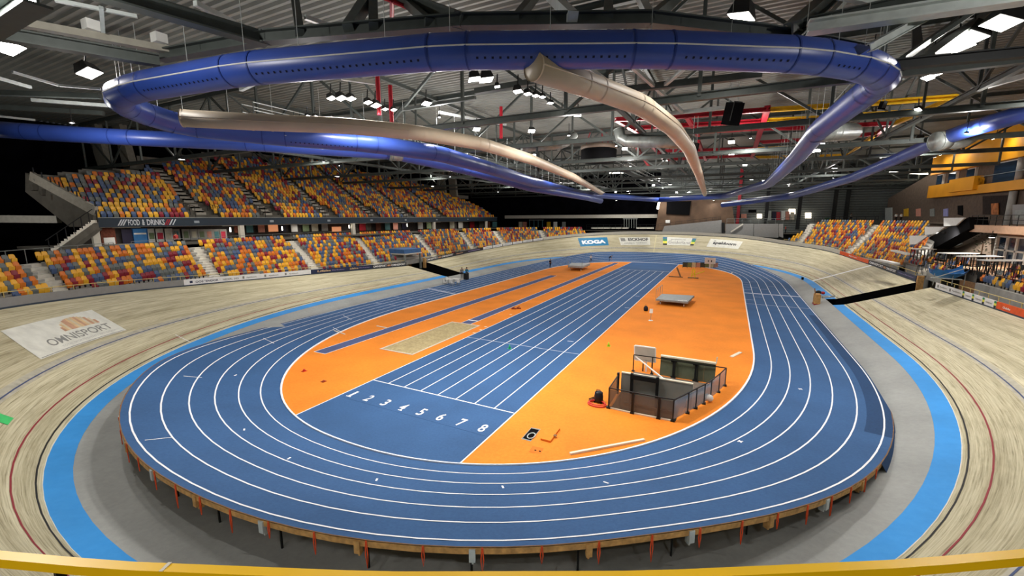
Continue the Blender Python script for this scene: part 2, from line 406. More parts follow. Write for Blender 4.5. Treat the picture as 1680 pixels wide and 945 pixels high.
for f in np.arange(NP // 2 - 40, NP // 2 + 5, 0.1):
    p = kpf(f % NP, 0.0)
    if p[0] > 15 and p[1] < 40 and (FR is None or abs(p[1] - 36.8) < FR[0]): FR = (abs(p[1] - 36.8), f)
mb = MB(); mb.box((24.15, 36.80, 0.012), (6.2, 0.07, 0.006)); mb.build('finish_line', LWHITE, tr)
for k in range(6):
    mb = MB(); mb.box((21.04 + LW * (k + 0.5), 44.6, 0.012), (LW * 0.86, 0.45, 0.006)); mb.build('lane_number_patch', LWHITE, tr)
for k, yq in ((0, 39.6), (0, 47.5), (0, 50), (0, 52.5), (1, 42), (1, 50), (2, 49), (3, 52), (0, 55), (1, 56)):
    mb = MB(); mb.box((21.04 + LW * (k + 0.5), yq, 0.012), (LW * 0.9, 0.05, 0.006)); mb.build('lane_mark', LWHITE, tr)
for k in range(6):
    mb = MB(); mb.box((-12.06 - LW * (k + 0.5), 26.5 + 0.35 * k, 0.012), (LW * 0.8, 0.3, 0.006)); mb.build('lane_number_patch', LWHITE, tr)
    mb = MB(); mb.box((-12.06 - LW * (k + 0.5), 17.5 + (4.0 if k % 2 else 0.0), 0.012), (LW * 0.9, 0.06, 0.006)); mb.build('lane_mark', LWHITE, tr)
# skirt where the bank starts to lift, timber edge and legs where it stands clear
ze = np.array([kpt(i, DE)[2] for i in range(NP)])
pe = np.array([kpt(i, DE) for i in range(NP)])
groundz = 0.06
mb = MB(); mbr = MB()
for i in range(NP):
    j = (i + 1) % NP
    if max(ze[i], ze[j]) < 0.62:
        a, b = pe[i], pe[j]; na, nb = KN[i], KN[j]
        ga = (a[0] + na[0] * (0.10 + ze[i] * 0.45), a[1] + na[1] * (0.10 + ze[i] * 0.45), 0.0); gb = (b[0] + nb[0] * (0.10 + ze[j] * 0.45), b[1] + nb[1] * (0.10 + ze[j] * 0.45), 0.0)
        (mb if K[i, 0] < 4.5 else mbr).quad(a, ga, gb, b)
mb.build('edge_skirt', NAVY, tr, True); mbr.build('edge_skirt', NAVY, tr, True)
mb = MB(); mb2 = MB()
for i in range(NP):
    j = (i + 1) % NP
    if min(ze[i], ze[j]) >= 0.30:
        a, b = np.array(kpt(i, DE + 0.012)), np.array(kpt(j, DE + 0.012)); dn = np.array([0, 0, -0.20])
        a2, b2 = np.array(kpt(i, DE - 0.05)), np.array(kpt(j, DE - 0.05))
        (mb if K[i, 1] < YM else mb2).hexa([a + dn, b + dn, b2 + dn, a2 + dn], [a + [0, 0, -0.03], b + [0, 0, -0.03], b2 + [0, 0, -0.03], a2 + [0, 0, -0.03]])
mb.build('timber_edge', TIMBER, tr); mb2.build('timber_edge', TIMBER, tr)
mb = MB(); rows = [[kpt(i, d, -0.16) for d in (0.3, 3.0, DE - 0.3)] for i in range(NP) if ze[i] > 0.75 and K[i, 1] < YM]
mb.grid(rows); mb.build('deck_underside', TIMBERD, tr)
near_i = [i for i in range(NP) if K[i, 1] < YM]
S0 = KS[near_i[0]]
fs = []; acc = None
for i in near_i:
    if ze[i] < 0.7: continue
    if acc is None or KS[i] - acc >= 0.45: fs.append(i); acc = KS[i]
def f_at_s(s): return float(np.interp(s, KS[:NP], np.arange(NP)))
sA, sB = KS[fs[0]], KS[fs[-1]]
n_leg = int((sB - sA) / 1.0)
def zfloor(x, y): return -1.28 if x > 12 else 0.1
for k in range(n_leg + 1):
    f = f_at_s(sA + (sB - sA) * k / n_leg); p = kpf(f, DE - 0.12); n = KN[int(f) % NP]; zf = -0.02 if p[0] < 17 else -1.29
    if k % 2 == 0:
        mb = MB(); mb.bar((p[0] - n[0] * .5, p[1] - n[1] * .5, zf), (p[0] - n[0] * .5, p[1] - n[1] * .5, p[2] - 0.2), 0.05, 0.05); mb.build('leg', STEELB, tr)
        q = kpf(f + 0.1, DE - 0.02); mb = MB(); mb.box((q[0] + n[0] * .02, q[1] + n[1] * .02, q[2] - 0.22), (0.10, 0.16, 0.36), math.atan2(n[1], n[0])); mb.box((q[0] - n[0] * 0.1, q[1] - n[1] * 0.1, q[2] - 0.40), (0.16, 0.05, 0.26), math.atan2(n[1], n[0])); mb.build('bracket', TIMBER if k % 4 else STEELL, tr)
    q = kpf(f + 0.33, DE + 0.03); L = 0.50 + 0.30 * ((k * 7) % 5) / 4
    mb = MB(); w = np.cross((n[0], n[1], 0), (0, 0, 1)) * 0.03
    top = np.array(q) + [0, 0, -0.01]; bot = top + [0, 0, -L]
    mb.tube([top - w * 0.3, (top + bot) / 2 - w, bot, (top + bot) / 2 + w * 1.3, top + w * 0.3], 0.017, 5); mb.build('ratchet_strap', STRAP, tr)
# --- runways and sand pit
def strip_thing(name, label, cat, x0, x1, y0, y1, m, z=0.0, border=0.05):
    o = thing(name, label, cat, ((x0 + x1) / 2, (y0 + y1) / 2, z))
    mb = MB(); mb.box(((x0 + x1) / 2, (y0 + y1) / 2, z + 0.004), (x1 - x0, y1 - y0, 0.004)); mb.build('surface', m, o)
    for x in (x0 - border / 2, x1 + border / 2):
        mb = MB(); mb.box((x, (y0 + y1) / 2, z + 0.005), (border, y1 - y0 + 2 * border, 0.004)); mb.build('edge_line', WHITE, o)
    mb = MB(); mb.box(((x0 + x1) / 2, y0 - border / 2, z + 0.005), (x1 - x0, border, 0.004)); mb.build('edge_line', WHITE, o)
    return o
strip_thing('jump_runway', 'long slate blue runway strip on the orange floor, beside the track', 'runway', -7.98, -6.86, 2.1, 48.7, RUNWAY)
o = strip_thing('jump_runway', 'slate blue runway strip leading to the sand pit', 'runway', -3.12, -2.10, 14.22, 73.3, RUNWAY)
mb = MB(); mb.box((-2.61, 15.55, 0.008), (1.15, 0.22, 0.01)); mb.build('take_off_board', WHITE, o)
o = thing('long_jump_pit', 'rectangular long jump sand pit in the orange floor', 'sand pit', (-2.6, 9.5, 0))
mb = MB(); nx, ny = 30, 80
rows = [[(-3.98 + 2.9 * a / nx, 4.9 + 9.1 * b / ny, 0.012 + 0.03 * rng.random() * (0 < a < nx and 0 < b < ny)) for a in range(nx + 1)] for b in range(ny + 1)]
mb.grid(rows); tag(mb.build('sand', SAND, o, True), None, None, kind='stuff')
for c, s in (((-4.05, 9.45), (0.1, 9.4)), ((-1.03, 9.45), (0.1, 9.4)), ((-2.54, 4.82), (3.0, 0.1)), ((-2.54, 14.1), (3.0, 0.1))):
    mb = MB(); mb.box((c[0], c[1], 0.02), (s[0], s[1], 0.04)); mb.build('pit_edge', CREAM, o)
for k, (px, py) in enumerate(((778, 546), (789, 541), (797, 536), (838, 516))):
    q = onz(px, py, 0.005); tag((lambda b: b.build('floor_mark', mat('cream_tape', '#f0d0a8', 0.6)))(MB().box(q, (0.28, 0.22, 0.004))), ['round pale mark beside the sand pit, lowest of three', 'pale mark beside the sand pit, middle of three', 'pale mark beside the sand pit, closest to the take-off board', 'pale tape mark on the orange strip beside the sand pit runway'][k], 'floor mark')
# ------------------------------------------------------------------ apron, cycling bank
DK = 6 * LW + 0.1
def apron_inner(i):      # inner edge lies under the raised running track
    x = K[i, 0]; near = K[i, 1] < YM
    d = 5.9 if (near and x > 17.3 and ze[i] > 0.25) else (3.0 if (near and ze[i] > 0.25) else 6.3)
    if not near and ze[i] > 0.25: d = 5.9
    z = 0.0 + 0.25 * min(1, ze[i] / 1.2) if (x > 17.3 or not near) else 0.0 + 0.10 * min(1, ze[i] / 1.2)
    p = K[i] + KN[i] * d * (math.cos(KA[i])); return np.array([p[0], p[1], z])
rows = []
for i in list(range(NP)) + [0]:
    a = apron_inner(i); b = np.array([Ti[i, 0], Ti[i, 1], 0.555])
    rows.append([a + (0, 0, -0.12), a, a * 0.6 + b * 0.4 + (0, 0, -0.03 if ze[i] > .25 else 0.0), b])
mb = MB(); mb.grid(rows)
o = struct(mb.build('floor', APRON, None, True), 'grey coated floor between the running track and the bright blue band', 'floor')
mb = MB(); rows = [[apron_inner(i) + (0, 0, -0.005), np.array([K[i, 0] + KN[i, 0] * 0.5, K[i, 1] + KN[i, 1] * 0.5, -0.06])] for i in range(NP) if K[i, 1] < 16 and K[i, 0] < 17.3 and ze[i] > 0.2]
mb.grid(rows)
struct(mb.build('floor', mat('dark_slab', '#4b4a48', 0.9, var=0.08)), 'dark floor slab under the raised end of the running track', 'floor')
ve = thing('cycling_track', 'pale timber banked cycling track round the hall with black, red and blue lines', 'cycling track', (4.4, 35.8, 0))
NV = 15; dv = np.linspace(0, TW, NV)
# two tunnels cut the straights at the middle: gaps in the timber
YGL = (35.9, 40.6); YGR = (37.0, 40.6)
def ring(rowf, name, m, parent, smooth=True, us=None, vs=None, gap=True):
    """closed strip round the oval, with the two tunnel cuts left open; rowf(i) -> points across the strip at sample i"""
    halves = [MB(), MB()]; R = [np.array(rowf(i), float) for i in range(NP)]; R.append(R[0])
    def put(A, B, ua, ub):
        mb = halves[0 if not gap or A[0][1] + B[0][1] < 77.0 else 1]
        if vs is None: mb.grid([A, B])
        else: mb.grid([A, B], 0, [[(ua, v) for v in vs], [(ub, v) for v in vs]])
    for i in range(NP):
        j = (i + 1) % NP; A, B = R[i], R[i + 1]; ua, ub = TS[i], TS[i + 1]
        ya, yb = To[i, 1], To[j, 1]; g = YGL if To[i, 0] < 4.4 else YGR
        if gap and abs(ya - YM) < 14 and abs(yb - YM) < 14 and abs(To[i, 0] - 4.4) > 20:
            w0, w1 = sorted(((g[0] - ya) / (yb - ya), (g[1] - ya) / (yb - ya)))      # fraction of the gap along this piece
            if w1 > 0 and w0 < 1:
                if w0 > 0: put(A, A * (1 - w0) + B * w0, ua, ua + (ub - ua) * w0)
                if w1 < 1: put(A * (1 - w1) + B * w1, B, ua + (ub - ua) * w1, ub)
                continue
        put(A, B, ua, ub)
    return [h.build(name, m, parent, smooth) for h in halves if h.f]
def bank(d0, d1, dz, m, name, n=2):
    dd = np.linspace(d0, d1, n); return ring(lambda i: [tpt(i, d, dz) for d in dd], name, m, ve, True, True, dd)
_sd = {}
for _s in (-1, 1):
    c = sorted([k for k in range(NP) if (To[k, 0] < 4.4) == (_s < 0) and abs(To[k, 1] - YM) < 18 and abs(To[k, 0] - 4.4) > 20], key=lambda k: To[k, 1]); _sd[_s] = (c, np.array([To[k, 1] for k in c]))
def tpy(y, side, d, dz=0.0):   # point on a straight at a given y
    c, ys = _sd[side]; j = float(np.interp(y, ys, np.arange(len(c)))); j0 = int(min(math.floor(j), len(c) - 2)); w = j - j0
    return np.array(tpt(c[j0], d, dz)) * (1 - w) + np.array(tpt(c[j0 + 1], d, dz)) * w
bank(0, TW, 0, WOOD, 'timber_surface', NV)
# the bright blue band inside the timber
ring(lambda i: [(Ti[i, 0], Ti[i, 1], 0.56), (To[i, 0], To[i, 1], Z0 + 0.004)], 'blue_band', COTE, ve)
bank(0.18, 0.24, 0.008, BLACKL, 'black_line'); bank(0.87, 0.93, 0.008, REDL, 'red_line'); bank(2.42, 2.48, 0.010, BLUEL, 'blue_line')
bank(0.0, 0.035, 0.006, mat('pale_edge', '#d8d6c8', 0.6), 'inner_edge_line')
bank(2.30, 2.75, 0.004, mat('worn_grey_band', '#b2ad9c', 0.6, var=0.08), 'worn_band')
def tline(f, d0, d1, w, m, name, dz=0.012):
    mb = MB(); ds = np.linspace(d0, d1, 8); t = np.array(tpf(f + 0.1, 3)) - tpf(f, 3); t /= np.linalg.norm(t)
    for a, b in zip(ds[:-1], ds[1:]):
        p, q = tpf(f, a, dz), tpf(f, b, dz); mb.quad(p - t * w / 2, p + t * w / 2, q + t * w / 2, q - t * w / 2)
    return mb.build(name, m, ve)
f_fin = find_f(1333, lambda f: tpf(f % NP, 0.0), NP // 2, NP // 2 + 40, 0.05)
tline(f_fin, 0.0, TW, 0.5, WHITE, 'finish_line')
f_mid = find_f(1074, lambda f: tpf(f % NP, 3.5), NP // 2 + 20, NP - 20, 0.1)
tline(f_mid, 0.6, TW - 0.3, 0.12, mat('faded_yellow_line', '#d8cfa0', 0.6), 'pursuit_line')
f_l = find_f(292, lambda f: tpf(f, 1.0), 0, 60, 0.05); tline(f_l, 0.05, 1.2, 0.05, WHITE, 'timing_line')
# --- advertising panels painted on the bank (patches follow the curve of the timber)
def tsurf(fc, dc, dz):
    """metres along / up the bank from a centre -> point"""
    s0 = TS[int(fc) % NP] + (fc - int(fc)) * (TS[int(fc) % NP + 1] - TS[int(fc) % NP])
    def fn(a, b):
        s = (s0 + a) % TS[-1]; f = float(np.interp(s, TS, np.arange(NP + 1))); return tpf(f % NP if f < NP else 0.0, dc + b, dz)
    return fn
_ff = np.arange(0, NP, 0.25); _dd = np.arange(0.0, TW + 0.01, 0.1)
TG = project(np.array([[tpf(f, d) for d in _dd] for f in _ff]).reshape(-1, 3)).reshape(len(_ff), len(_dd), 3)
def find_surf(px, py, lo, hi):
    e = (TG[:, :, 0] - px) ** 2 + (TG[:, :, 1] - py) ** 2
    e = np.where((TG[:, :, 2] < 1) | (_ff[:, None] < lo) | (_ff[:, None] > hi), 1e12, e)
    i, j = np.unravel_index(np.argmin(e), e.shape); return _ff[i], _dd[j]
def panel_px(name, label, corners, m, lo, hi, dz=0.016, nu=14, nv=5):
    """painted quadrilateral given by its four photographed corners (tl, tr, br, bl); returns its surface function on [0,1]x[0,1]"""
    c = []
    for px, py in corners: c.append(find_surf(px, py, lo, hi))
    c = np.array(c)
    def fn(u, v, off=0.0):
        q = (c[0] * (1 - u) + c[1] * u) * v + (c[3] * (1 - u) + c[2] * u) * (1 - v)
        return tpf(q[0] % NP, q[1], dz + off)
    o = thing(name, label, 'painted advert', tuple(fn(0.5, 0.5)))
    mb = MB(); mb.grid([[fn(a / nu, b / nv) for a in range(nu + 1)] for b in range(nv + 1)]); mb.build('ground', m, o)
    def letters(s, u0, u1, v0, v1, m, shear=0.0, bold=0.0, name='lettering', off=0.006):
        b = MB(); vs, fs = text_mesh(s, 1.0, shear, bold); w, h = np.ptp(vs[:, 0]), np.ptp(vs[:, 1])
        b.add([fn(u0 + (u1 - u0) * (x / w + 0.5), v0 + (v1 - v0) * (y / h + 0.5), off) for x, y, _ in vs], fs); b.build(name, m, o)
    def patch(u0, u1, v0, v1, m, name='colour_patch', off=0.004, shape=None):
        b = MB(); n = 6; b.grid([[fn(u0 + (u1 - u0) * a / n, v0 + (v1 - v0) * q / 3, off) for a in range(n + 1)] for q in range(4)]); b.build(name, m, o)
    return o, fn, letters, patch
# ------------------------------------------------------------------ painted adverts on the bank
AW = mat('advert_white', '#dcdcd2', 0.6, var=0.05, scale=2); AG = mat('advert_grey_letter', '#8a8a86', 0.6, var=0.04); AK = mat('advert_dark_letter', '#2a2d33', 0.6)
AO = mat('advert_copper', '#c79a7c', 0.6, var=0.08); ATEAL = mat('advert_teal', '#1f7aa8', 0.5); ANAVY = mat('advert_navy', '#1f2a4c', 0.5)
AGRN = mat('advert_green', '#2f8a5c', 0.5); ALIME = mat('advert_lime', '#e3e04a', 0.5); ABLU = mat('advert_blue', '#2f6f96', 0.5); AORG = mat('advert_orange', '#e2571e', 0.5); ATAN = mat('advert_tan', '#d9b98c', 0.6)
o, fn, letters, patch = panel_px('bank_advert', 'big white OMNISPORT panel with a striped dome painted on the timber bank', ((2, 545), (150, 510), (206, 543), (68, 591)), AW, 0, 70)
letters('OMNISPORT', 0.22, 0.93, 0.20, 0.42, AG, bold=0.01); letters('TOTAL SPORTS EVENTS APELDOORN', 0.30, 0.95, 0.09, 0.145, mat('advert_pale_letter', '#b9b9b4', 0.6))
for a in range(14):       # dome of upright copper stripes
    u0 = 0.49 + 0.40 * a / 14; u1 = 0.49 + 0.40 * (a + 1) / 14; um = ((u0 + u1) / 2 - 0.69) / 0.2
    patch(u0, u1, 0.50, 0.50 + 0.40 * math.sqrt(max(0.02, 1 - um * um)), AO if a in (0, 3, 4, 8, 11, 13) else (ATAN if a % 2 else mat('advert_sand', '#d6c6a8', 0.6)), 'dome_stripe')
patch(0.02, 0.98, 0.02, 0.035, AG, 'rule_line')
NF = NP // 2
o, fn, letters, patch = panel_px('bank_advert', 'blue KOGA panel painted on the far banked turn', ((948, 391), (995, 389.5), (998, 402.5), (952, 405)), ATEAL, NF, NP)
letters('KOGA', 0.10, 0.92, 0.25, 0.70, WHITE, bold=0.06)
o, fn, letters, patch = panel_px('bank_advert', 'white EICKHOF panel painted on the far banked turn', ((1015.5, 389.5), (1067, 389.5), (1066, 402), (1018, 402)), AW, NF, NP)
letters('EICKHOF', 0.30, 0.95, 0.52, 0.90, AK, bold=0.03); letters('makelaars', 0.14, 0.48, 0.15, 0.36, AG); letters('bedrijven', 0.56, 0.9, 0.15, 0.36, AG); patch(0.05, 0.2, 0.5, 0.9, AG, 'logo_block')
o, fn, letters, patch = panel_px('bank_advert', 'white Gelderland province panel with green and yellow flags on the far banked turn', ((1088, 389), (1142, 391), (1138, 403), (1087, 402)), AW, NF, NP)
for u in (0.0, 0.88):
    for v, m in ((0.75, ABLU), (0.5, AGRN), (0.2, ALIME), (0.0, AK)): patch(u, u + 0.12, v, v + (0.25 if v > 0.25 else 0.3 if v else 0.2), m)
letters('provincie', 0.24, 0.68, 0.58, 0.86, AG); letters('Gelderland', 0.16, 0.86, 0.18, 0.56, AG)
o, fn, letters, patch = panel_px('bank_advert', 'white Apeldoorn panel with black lettering on the far banked turn', ((1166, 391.5), (1219, 396), (1211, 408.5), (1160, 405)), AW, NF, NP)
letters('apeldoorn', 0.14, 0.86, 0.28, 0.72, AK, bold=0.04); patch(0.14, 0.2, 0.74, 0.8, AK)
tag((lambda b: (b.grid([[tsurf(find_f(-3, lambda f: tpf(f, 2.0), 20, 75, 0.1), 2.0, 0.018)(a, c) for a in (-0.35, 0.35)] for c in (-0.4, 0.4)]), b.build('floor_mark', mat('green_paint', '#3fc06a', 0.6)))[1])(MB()), 'bright green mark on the timber bank below the big white panel', 'floor mark')
# ------------------------------------------------------------------ low wall and boards along the top of the bank
def epf(f, out=0.0, dz=0.0):
    f = f % NP; i = int(f); w = f - i; p = np.array(tpt(i, TW)) * (1 - w) + np.array(tpt(i + 1, TW)) * w
    n = TN[i % NP] * (1 - w) + TN[(i + 1) % NP] * w; n /= np.linalg.norm(n)
    return np.array([p[0] + n[0] * out, p[1] + n[1] * out, p[2] + dz]), np.array([n[0], n[1], 0.0])
def ew(f): return epf(f)[0]
def f_at(px, lo, hi): return find_f(px, lambda f: ew(f % NP), lo, hi, 0.05)
LA, LB = -75.0, 44.0
RA, RB = 83.0, NP / 2 + 62
def fL(px): return f_at(px, LA, LB)
def fR(px): return f_at(px, RA, RB)
WH = 0.62
def wall_piece(f0, f1, z0, z1, m, name, parent=None, out=0.03, th=0.08):
    n = max(2, int(abs(f1 - f0) * 1.0) + 1); mb = MB(); rows = []
    for f in np.linspace(f0, f1, n + 1):
        a, _ = epf(f, out, z0); b, _ = epf(f, out, z1); c, _ = epf(f, out + th, z1); d, _ = epf(f, out + th, z0); rows.append([a, b, c, d])
    mb.grid(rows, closed=True); mb.poly(rows[0]); mb.poly(rows[-1][::-1]); return mb.build(name, m, parent)
def board_fn(f0, f1, z0, z1, flip):
    """surface function over a board's face: u runs left to right as seen from the infield"""
    def fn(u, v, off=0.012):
        f = f0 + (f1 - f0) * u; p, n = epf(f, 0.03 - off, z0 + (z1 - z0) * v); return p
    return fn
def board(px0, px1, fside, label, m, texts=(), z0=0.10, z1=WH, patches=(), ff=None):
    f0, f1 = (fside(px0), fside(px1)) if ff is None else ff
    mid, _ = epf((f0 + f1) / 2, 0.03, z0)
    o = thing('advertising_board', label, 'advertising board', tuple(mid)); wall_piece(f0, f1, z0, z1, m, 'panel', o)
    fn = board_fn(f0, f1, z0, z1, False)
    for s, u0, u1, v0, v1, tm, sh in texts:
        b = MB(); vs, fs = text_mesh(s, 1.0, sh, 0.02); w, h = np.ptp(vs[:, 0]), np.ptp(vs[:, 1])
        b.add([fn(u0 + (u1 - u0) * (x / w + .5), v0 + (v1 - v0) * (y / h + .5)) for x, y, _ in vs], fs); b.build('lettering', tm, o)
    for u0, u1, v0, v1, pm in patches:
        b = MB(); b.grid([[fn(u0 + (u1 - u0) * a / 3, v) for a in range(4)] for v in (v0, v1)]); b.build('colour_patch', pm, o)
    return o
fl = {px: fL(px) for px in (303, 511, 561, 611, 640, 667, 699, 722, 745, 793, 892)}
fr = {px: fR(px) for px in (1377, 1424, 1446, 1470, 1501, 1533, 1577, 1632)}
LNEAR = fL(-70); ROFF = fR(1760)
def part_wall(f0, f1, nm, label, m, z0=0.10, z1=WH): return struct(wall_piece(f0, f1, z0, z1, m, nm), label, 'wall')
part_wall(LNEAR, fl[303], 'wall_front', 'plain grey low wall above the banked turn', GREYP)
PALEW = mat('pale_wall', '#c9c6ba', 0.6, var=0.03)
part_wall(fl[892], fr[1377] - NP, 'wall_back', 'pale low wall round the top of the far banked turn', PALEW, 0.10, 0.72)
ftl0, ftl1 = fl[667], fl[699]
for k, (a, b) in enumerate(((LNEAR, ftl0), (ftl1, fr[1501] - NP), (fr[1533], ROFF))):
    struct(wall_piece(a, b, -0.04, 0.10, mat('navy_strip', '#2b3a4c', 0.5), 'trim_' + str(k + 1), None, 0.0, 0.12), 'dark navy strip along the top edge of the timber bank', 'trim')
board(303, 511, fL, 'long white board with grey lettering and three leaf logos', mat('board_white', '#e8e9ea', 0.5, var=0.02), (('OOSTENDORP', 0.08, 0.26, 0.25, 0.62, ANAVY, 0), ('NEDERLAND', 0.28, 0.40, 0.25, 0.62, AG, 0), ('Apeldoorn', 0.46, 0.54, 0.25, 0.62, AG, 0), ('Apeldoorn', 0.64, 0.72, 0.25, 0.62, AG, 0), ('Apeldoorn', 0.81, 0.89, 0.25, 0.62, AG, 0)), patches=((0.035, 0.06, 0.3, 0.7, ANAVY), (0.43, 0.445, 0.25, 0.75, AG), (0.605, 0.62, 0.25, 0.75, AG), (0.775, 0.79, 0.25, 0.75, AG)))
board(511, 611, fL, 'dark blue board with tan and lilac lettering above the bank', ANAVY, (('Lifeline', 0.06, 0.22, 0.25, 0.75, ATAN, 0.1), ('Marketing', 0.24, 0.46, 0.25, 0.65, mat('lilac', '#8a7fb0', 0.6), 0), ('Lifeline', 0.56, 0.72, 0.25, 0.75, ATAN, 0.1), ('Marketing', 0.74, 0.95, 0.25, 0.65, MATS['lilac'], 0)))
omn = lambda: (('OMNISPORT', 0.03, 0.40, 0.2, 0.8, WHITE, 0), ('OMNISPORT', 0.54, 0.97, 0.2, 0.8, WHITE, 0))
board(611, 667, fL, 'black board repeating OMNISPORT in white, near side of the left tunnel', AK, omn(), patches=((0.42, 0.52, 0.25, 0.75, AO),))
board(699, 745, fL, 'black board repeating OMNISPORT in white, beyond the left tunnel', AK, omn(), patches=((0.42, 0.52, 0.25, 0.75, AO),))
board(745, 793, fL, 'very dark board with dull stripes beyond the left tunnel', mat('board_dark', '#2c2a33', 0.5), patches=((0.1, 0.4, 0.3, 0.6, AO), (0.55, 0.9, 0.3, 0.6, MATS['lilac'])))
for k in range(6):
    f0, f1 = fl[793] + (fl[892] - fl[793]) * k / 6, fl[793] + (fl[892] - fl[793]) * (k + 0.9) / 6
    board(0, 0, None, ['first', 'second', 'third', 'fourth', 'fifth', 'sixth'][k] + ' white board past the very dark board on the left curve', MATS['board_white'], (('Apeldoorn', 0.2, 0.85, 0.3, 0.65, AG, 0),), ff=(f0, f1))
board(1377, 1424, fR, 'orange board at the foot of the far stair on the timber bank', AORG, (('Sport', 0.3, 0.6, 0.3, 0.7, WHITE, 0),))
board(1424, 1470, fR, 'black board repeating OMNISPORT in white, by the white finish line', AK, omn(), patches=((0.42, 0.52, 0.25, 0.75, AO),))
board(1470, 1501, fR, 'dark blue board with lilac lettering beside the open tunnel', ANAVY, (('Lifeline Marketing', 0.1, 0.9, 0.3, 0.65, MATS['lilac'], 0),))
board(1533, 1577, fR, 'white board with two leaf logos just before the open tunnel', MATS['board_white'], (('Apeldoorn', 0.18, 0.46, 0.3, 0.7, AG, 0), ('Apeldoorn', 0.64, 0.94, 0.3, 0.7, AG, 0)), patches=((0.08, 0.14, 0.25, 0.75, AG), (0.54, 0.6, 0.25, 0.75, AG)))
board(1577, 1632, fR, 'white board with yellow, green and black flag blocks', MATS['board_white'], tuple(('Gelderland', u, u + 0.17, 0.35, 0.6, AG, 0) for u in (0.10, 0.42, 0.72)), patches=tuple((u, u + 0.06, v, v + 0.33, m) for u in (0.0, 0.31, 0.62, 0.94) for v, m in ((0.66, AGRN), (0.33, ALIME), (0.0, AK))))
board(0, 0, None, 'orange board with white lettering where the right bank leaves the picture', AORG, (('Odido', 0.12, 0.25, 0.3, 0.6, WHITE, 0),), ff=(fr[1632], ROFF))
# ------------------------------------------------------------------ seats
SEATC = [('yellow', mat('seat_yellow', '#f2b632', 0.4, var=0.03)), ('orange', mat('seat_orange', '#dd7a24', 0.4, var=0.03)), ('dark red', mat('seat_red', '#8e2233', 0.4, var=0.03)), ('slate blue', mat('seat_blue', '#4d6288', 0.4, var=0.03)), ('grey', mat('seat_grey', '#6d7371', 0.4, var=0.03))]
SEATP = [0.28, 0.20, 0.16, 0.18, 0.18]
def seat_back():
    mb = MB(); w = 0.205; rows = []
    for z, y, k in ((0.34, 0.02, 0.90), (0.48, 0.045, 1.0), (0.70, 0.09, 0.98), (0.80, 0.115, 0.86), (0.84, 0.125, 0.62)):
        rows.append((z, y, k))
    f = [[(w * k * x, y + 0.03 * x * x * -1, z) for x in (-1, -0.5, 0, 0.5, 1)] for z, y, k in rows]; b = [[(p[0], p[1] + 0.035, p[2]) for p in r] for r in f]
    mb.grid(f); mb.grid([r[::-1] for r in b]); n = len(f)
    for i in range(n - 1):
        mb.quad(f[i][0], f[i + 1][0], b[i + 1][0], b[i][0]); mb.quad(f[i + 1][-1], f[i][-1], b[i][-1], b[i + 1][-1])
    for k in range(4): mb.quad(f[-1][k], f[-1][k + 1], b[-1][k + 1], b[-1][k]); mb.quad(f[0][k + 1], f[0][k], b[0][k], b[0][k + 1])
    return mb
def seat_pan():
    mb = MB(); rows = []
    for z, y, k in ((0.20, -0.04, 0.75), (0.24, -0.055, 0.95), (0.50, -0.085, 1.0), (0.57, -0.085, 0.85)): rows.append((z, y, k))
    f = [[(0.19 * k * x, y + 0.012 * x * x, z) for x in (-1, 0, 1)] for z, y, k in rows]; b = [[(p[0], p[1] + 0.05, p[2]) for p in r] for r in f]
    mb.grid(f); mb.grid([r[::-1] for r in b])
    for i in range(len(f) - 1):
        mb.quad(f[i][0], f[i + 1][0], b[i + 1][0], b[i][0]); mb.quad(f[i + 1][-1], f[i][-1], b[i][-1], b[i + 1][-1])
    for k in range(2): mb.quad(f[-1][k], f[-1][k + 1], b[-1][k + 1], b[-1][k]); mb.quad(f[0][k + 1], f[0][k], b[0][k], b[0][k + 1])
    return mb
def seat_foot():
    mb = MB(); mb.box((0, 0.06, 0.16), (0.10, 0.05, 0.40)); return mb
SEATS = []     # (x, y, z, rz, colour, where)
def add_seat(p, n, where, c=None):
    SEATS.append((p[0], p[1], p[2], math.atan2(n[1], n[0]) - PI / 2, int(rng.choice(5, p=SEATP)) if c is None else c, where))
RUN, RISE = 0.85, 0.43
def row_pt(f, zk, gap=0.95, top=WH):
    p, n = epf(f); d = gap + (zk - (p[2] + top - 0.32)) * RUN / RISE
    return np.array([p[0] + n[0] * d, p[1] + n[1] * d, zk]), n, d
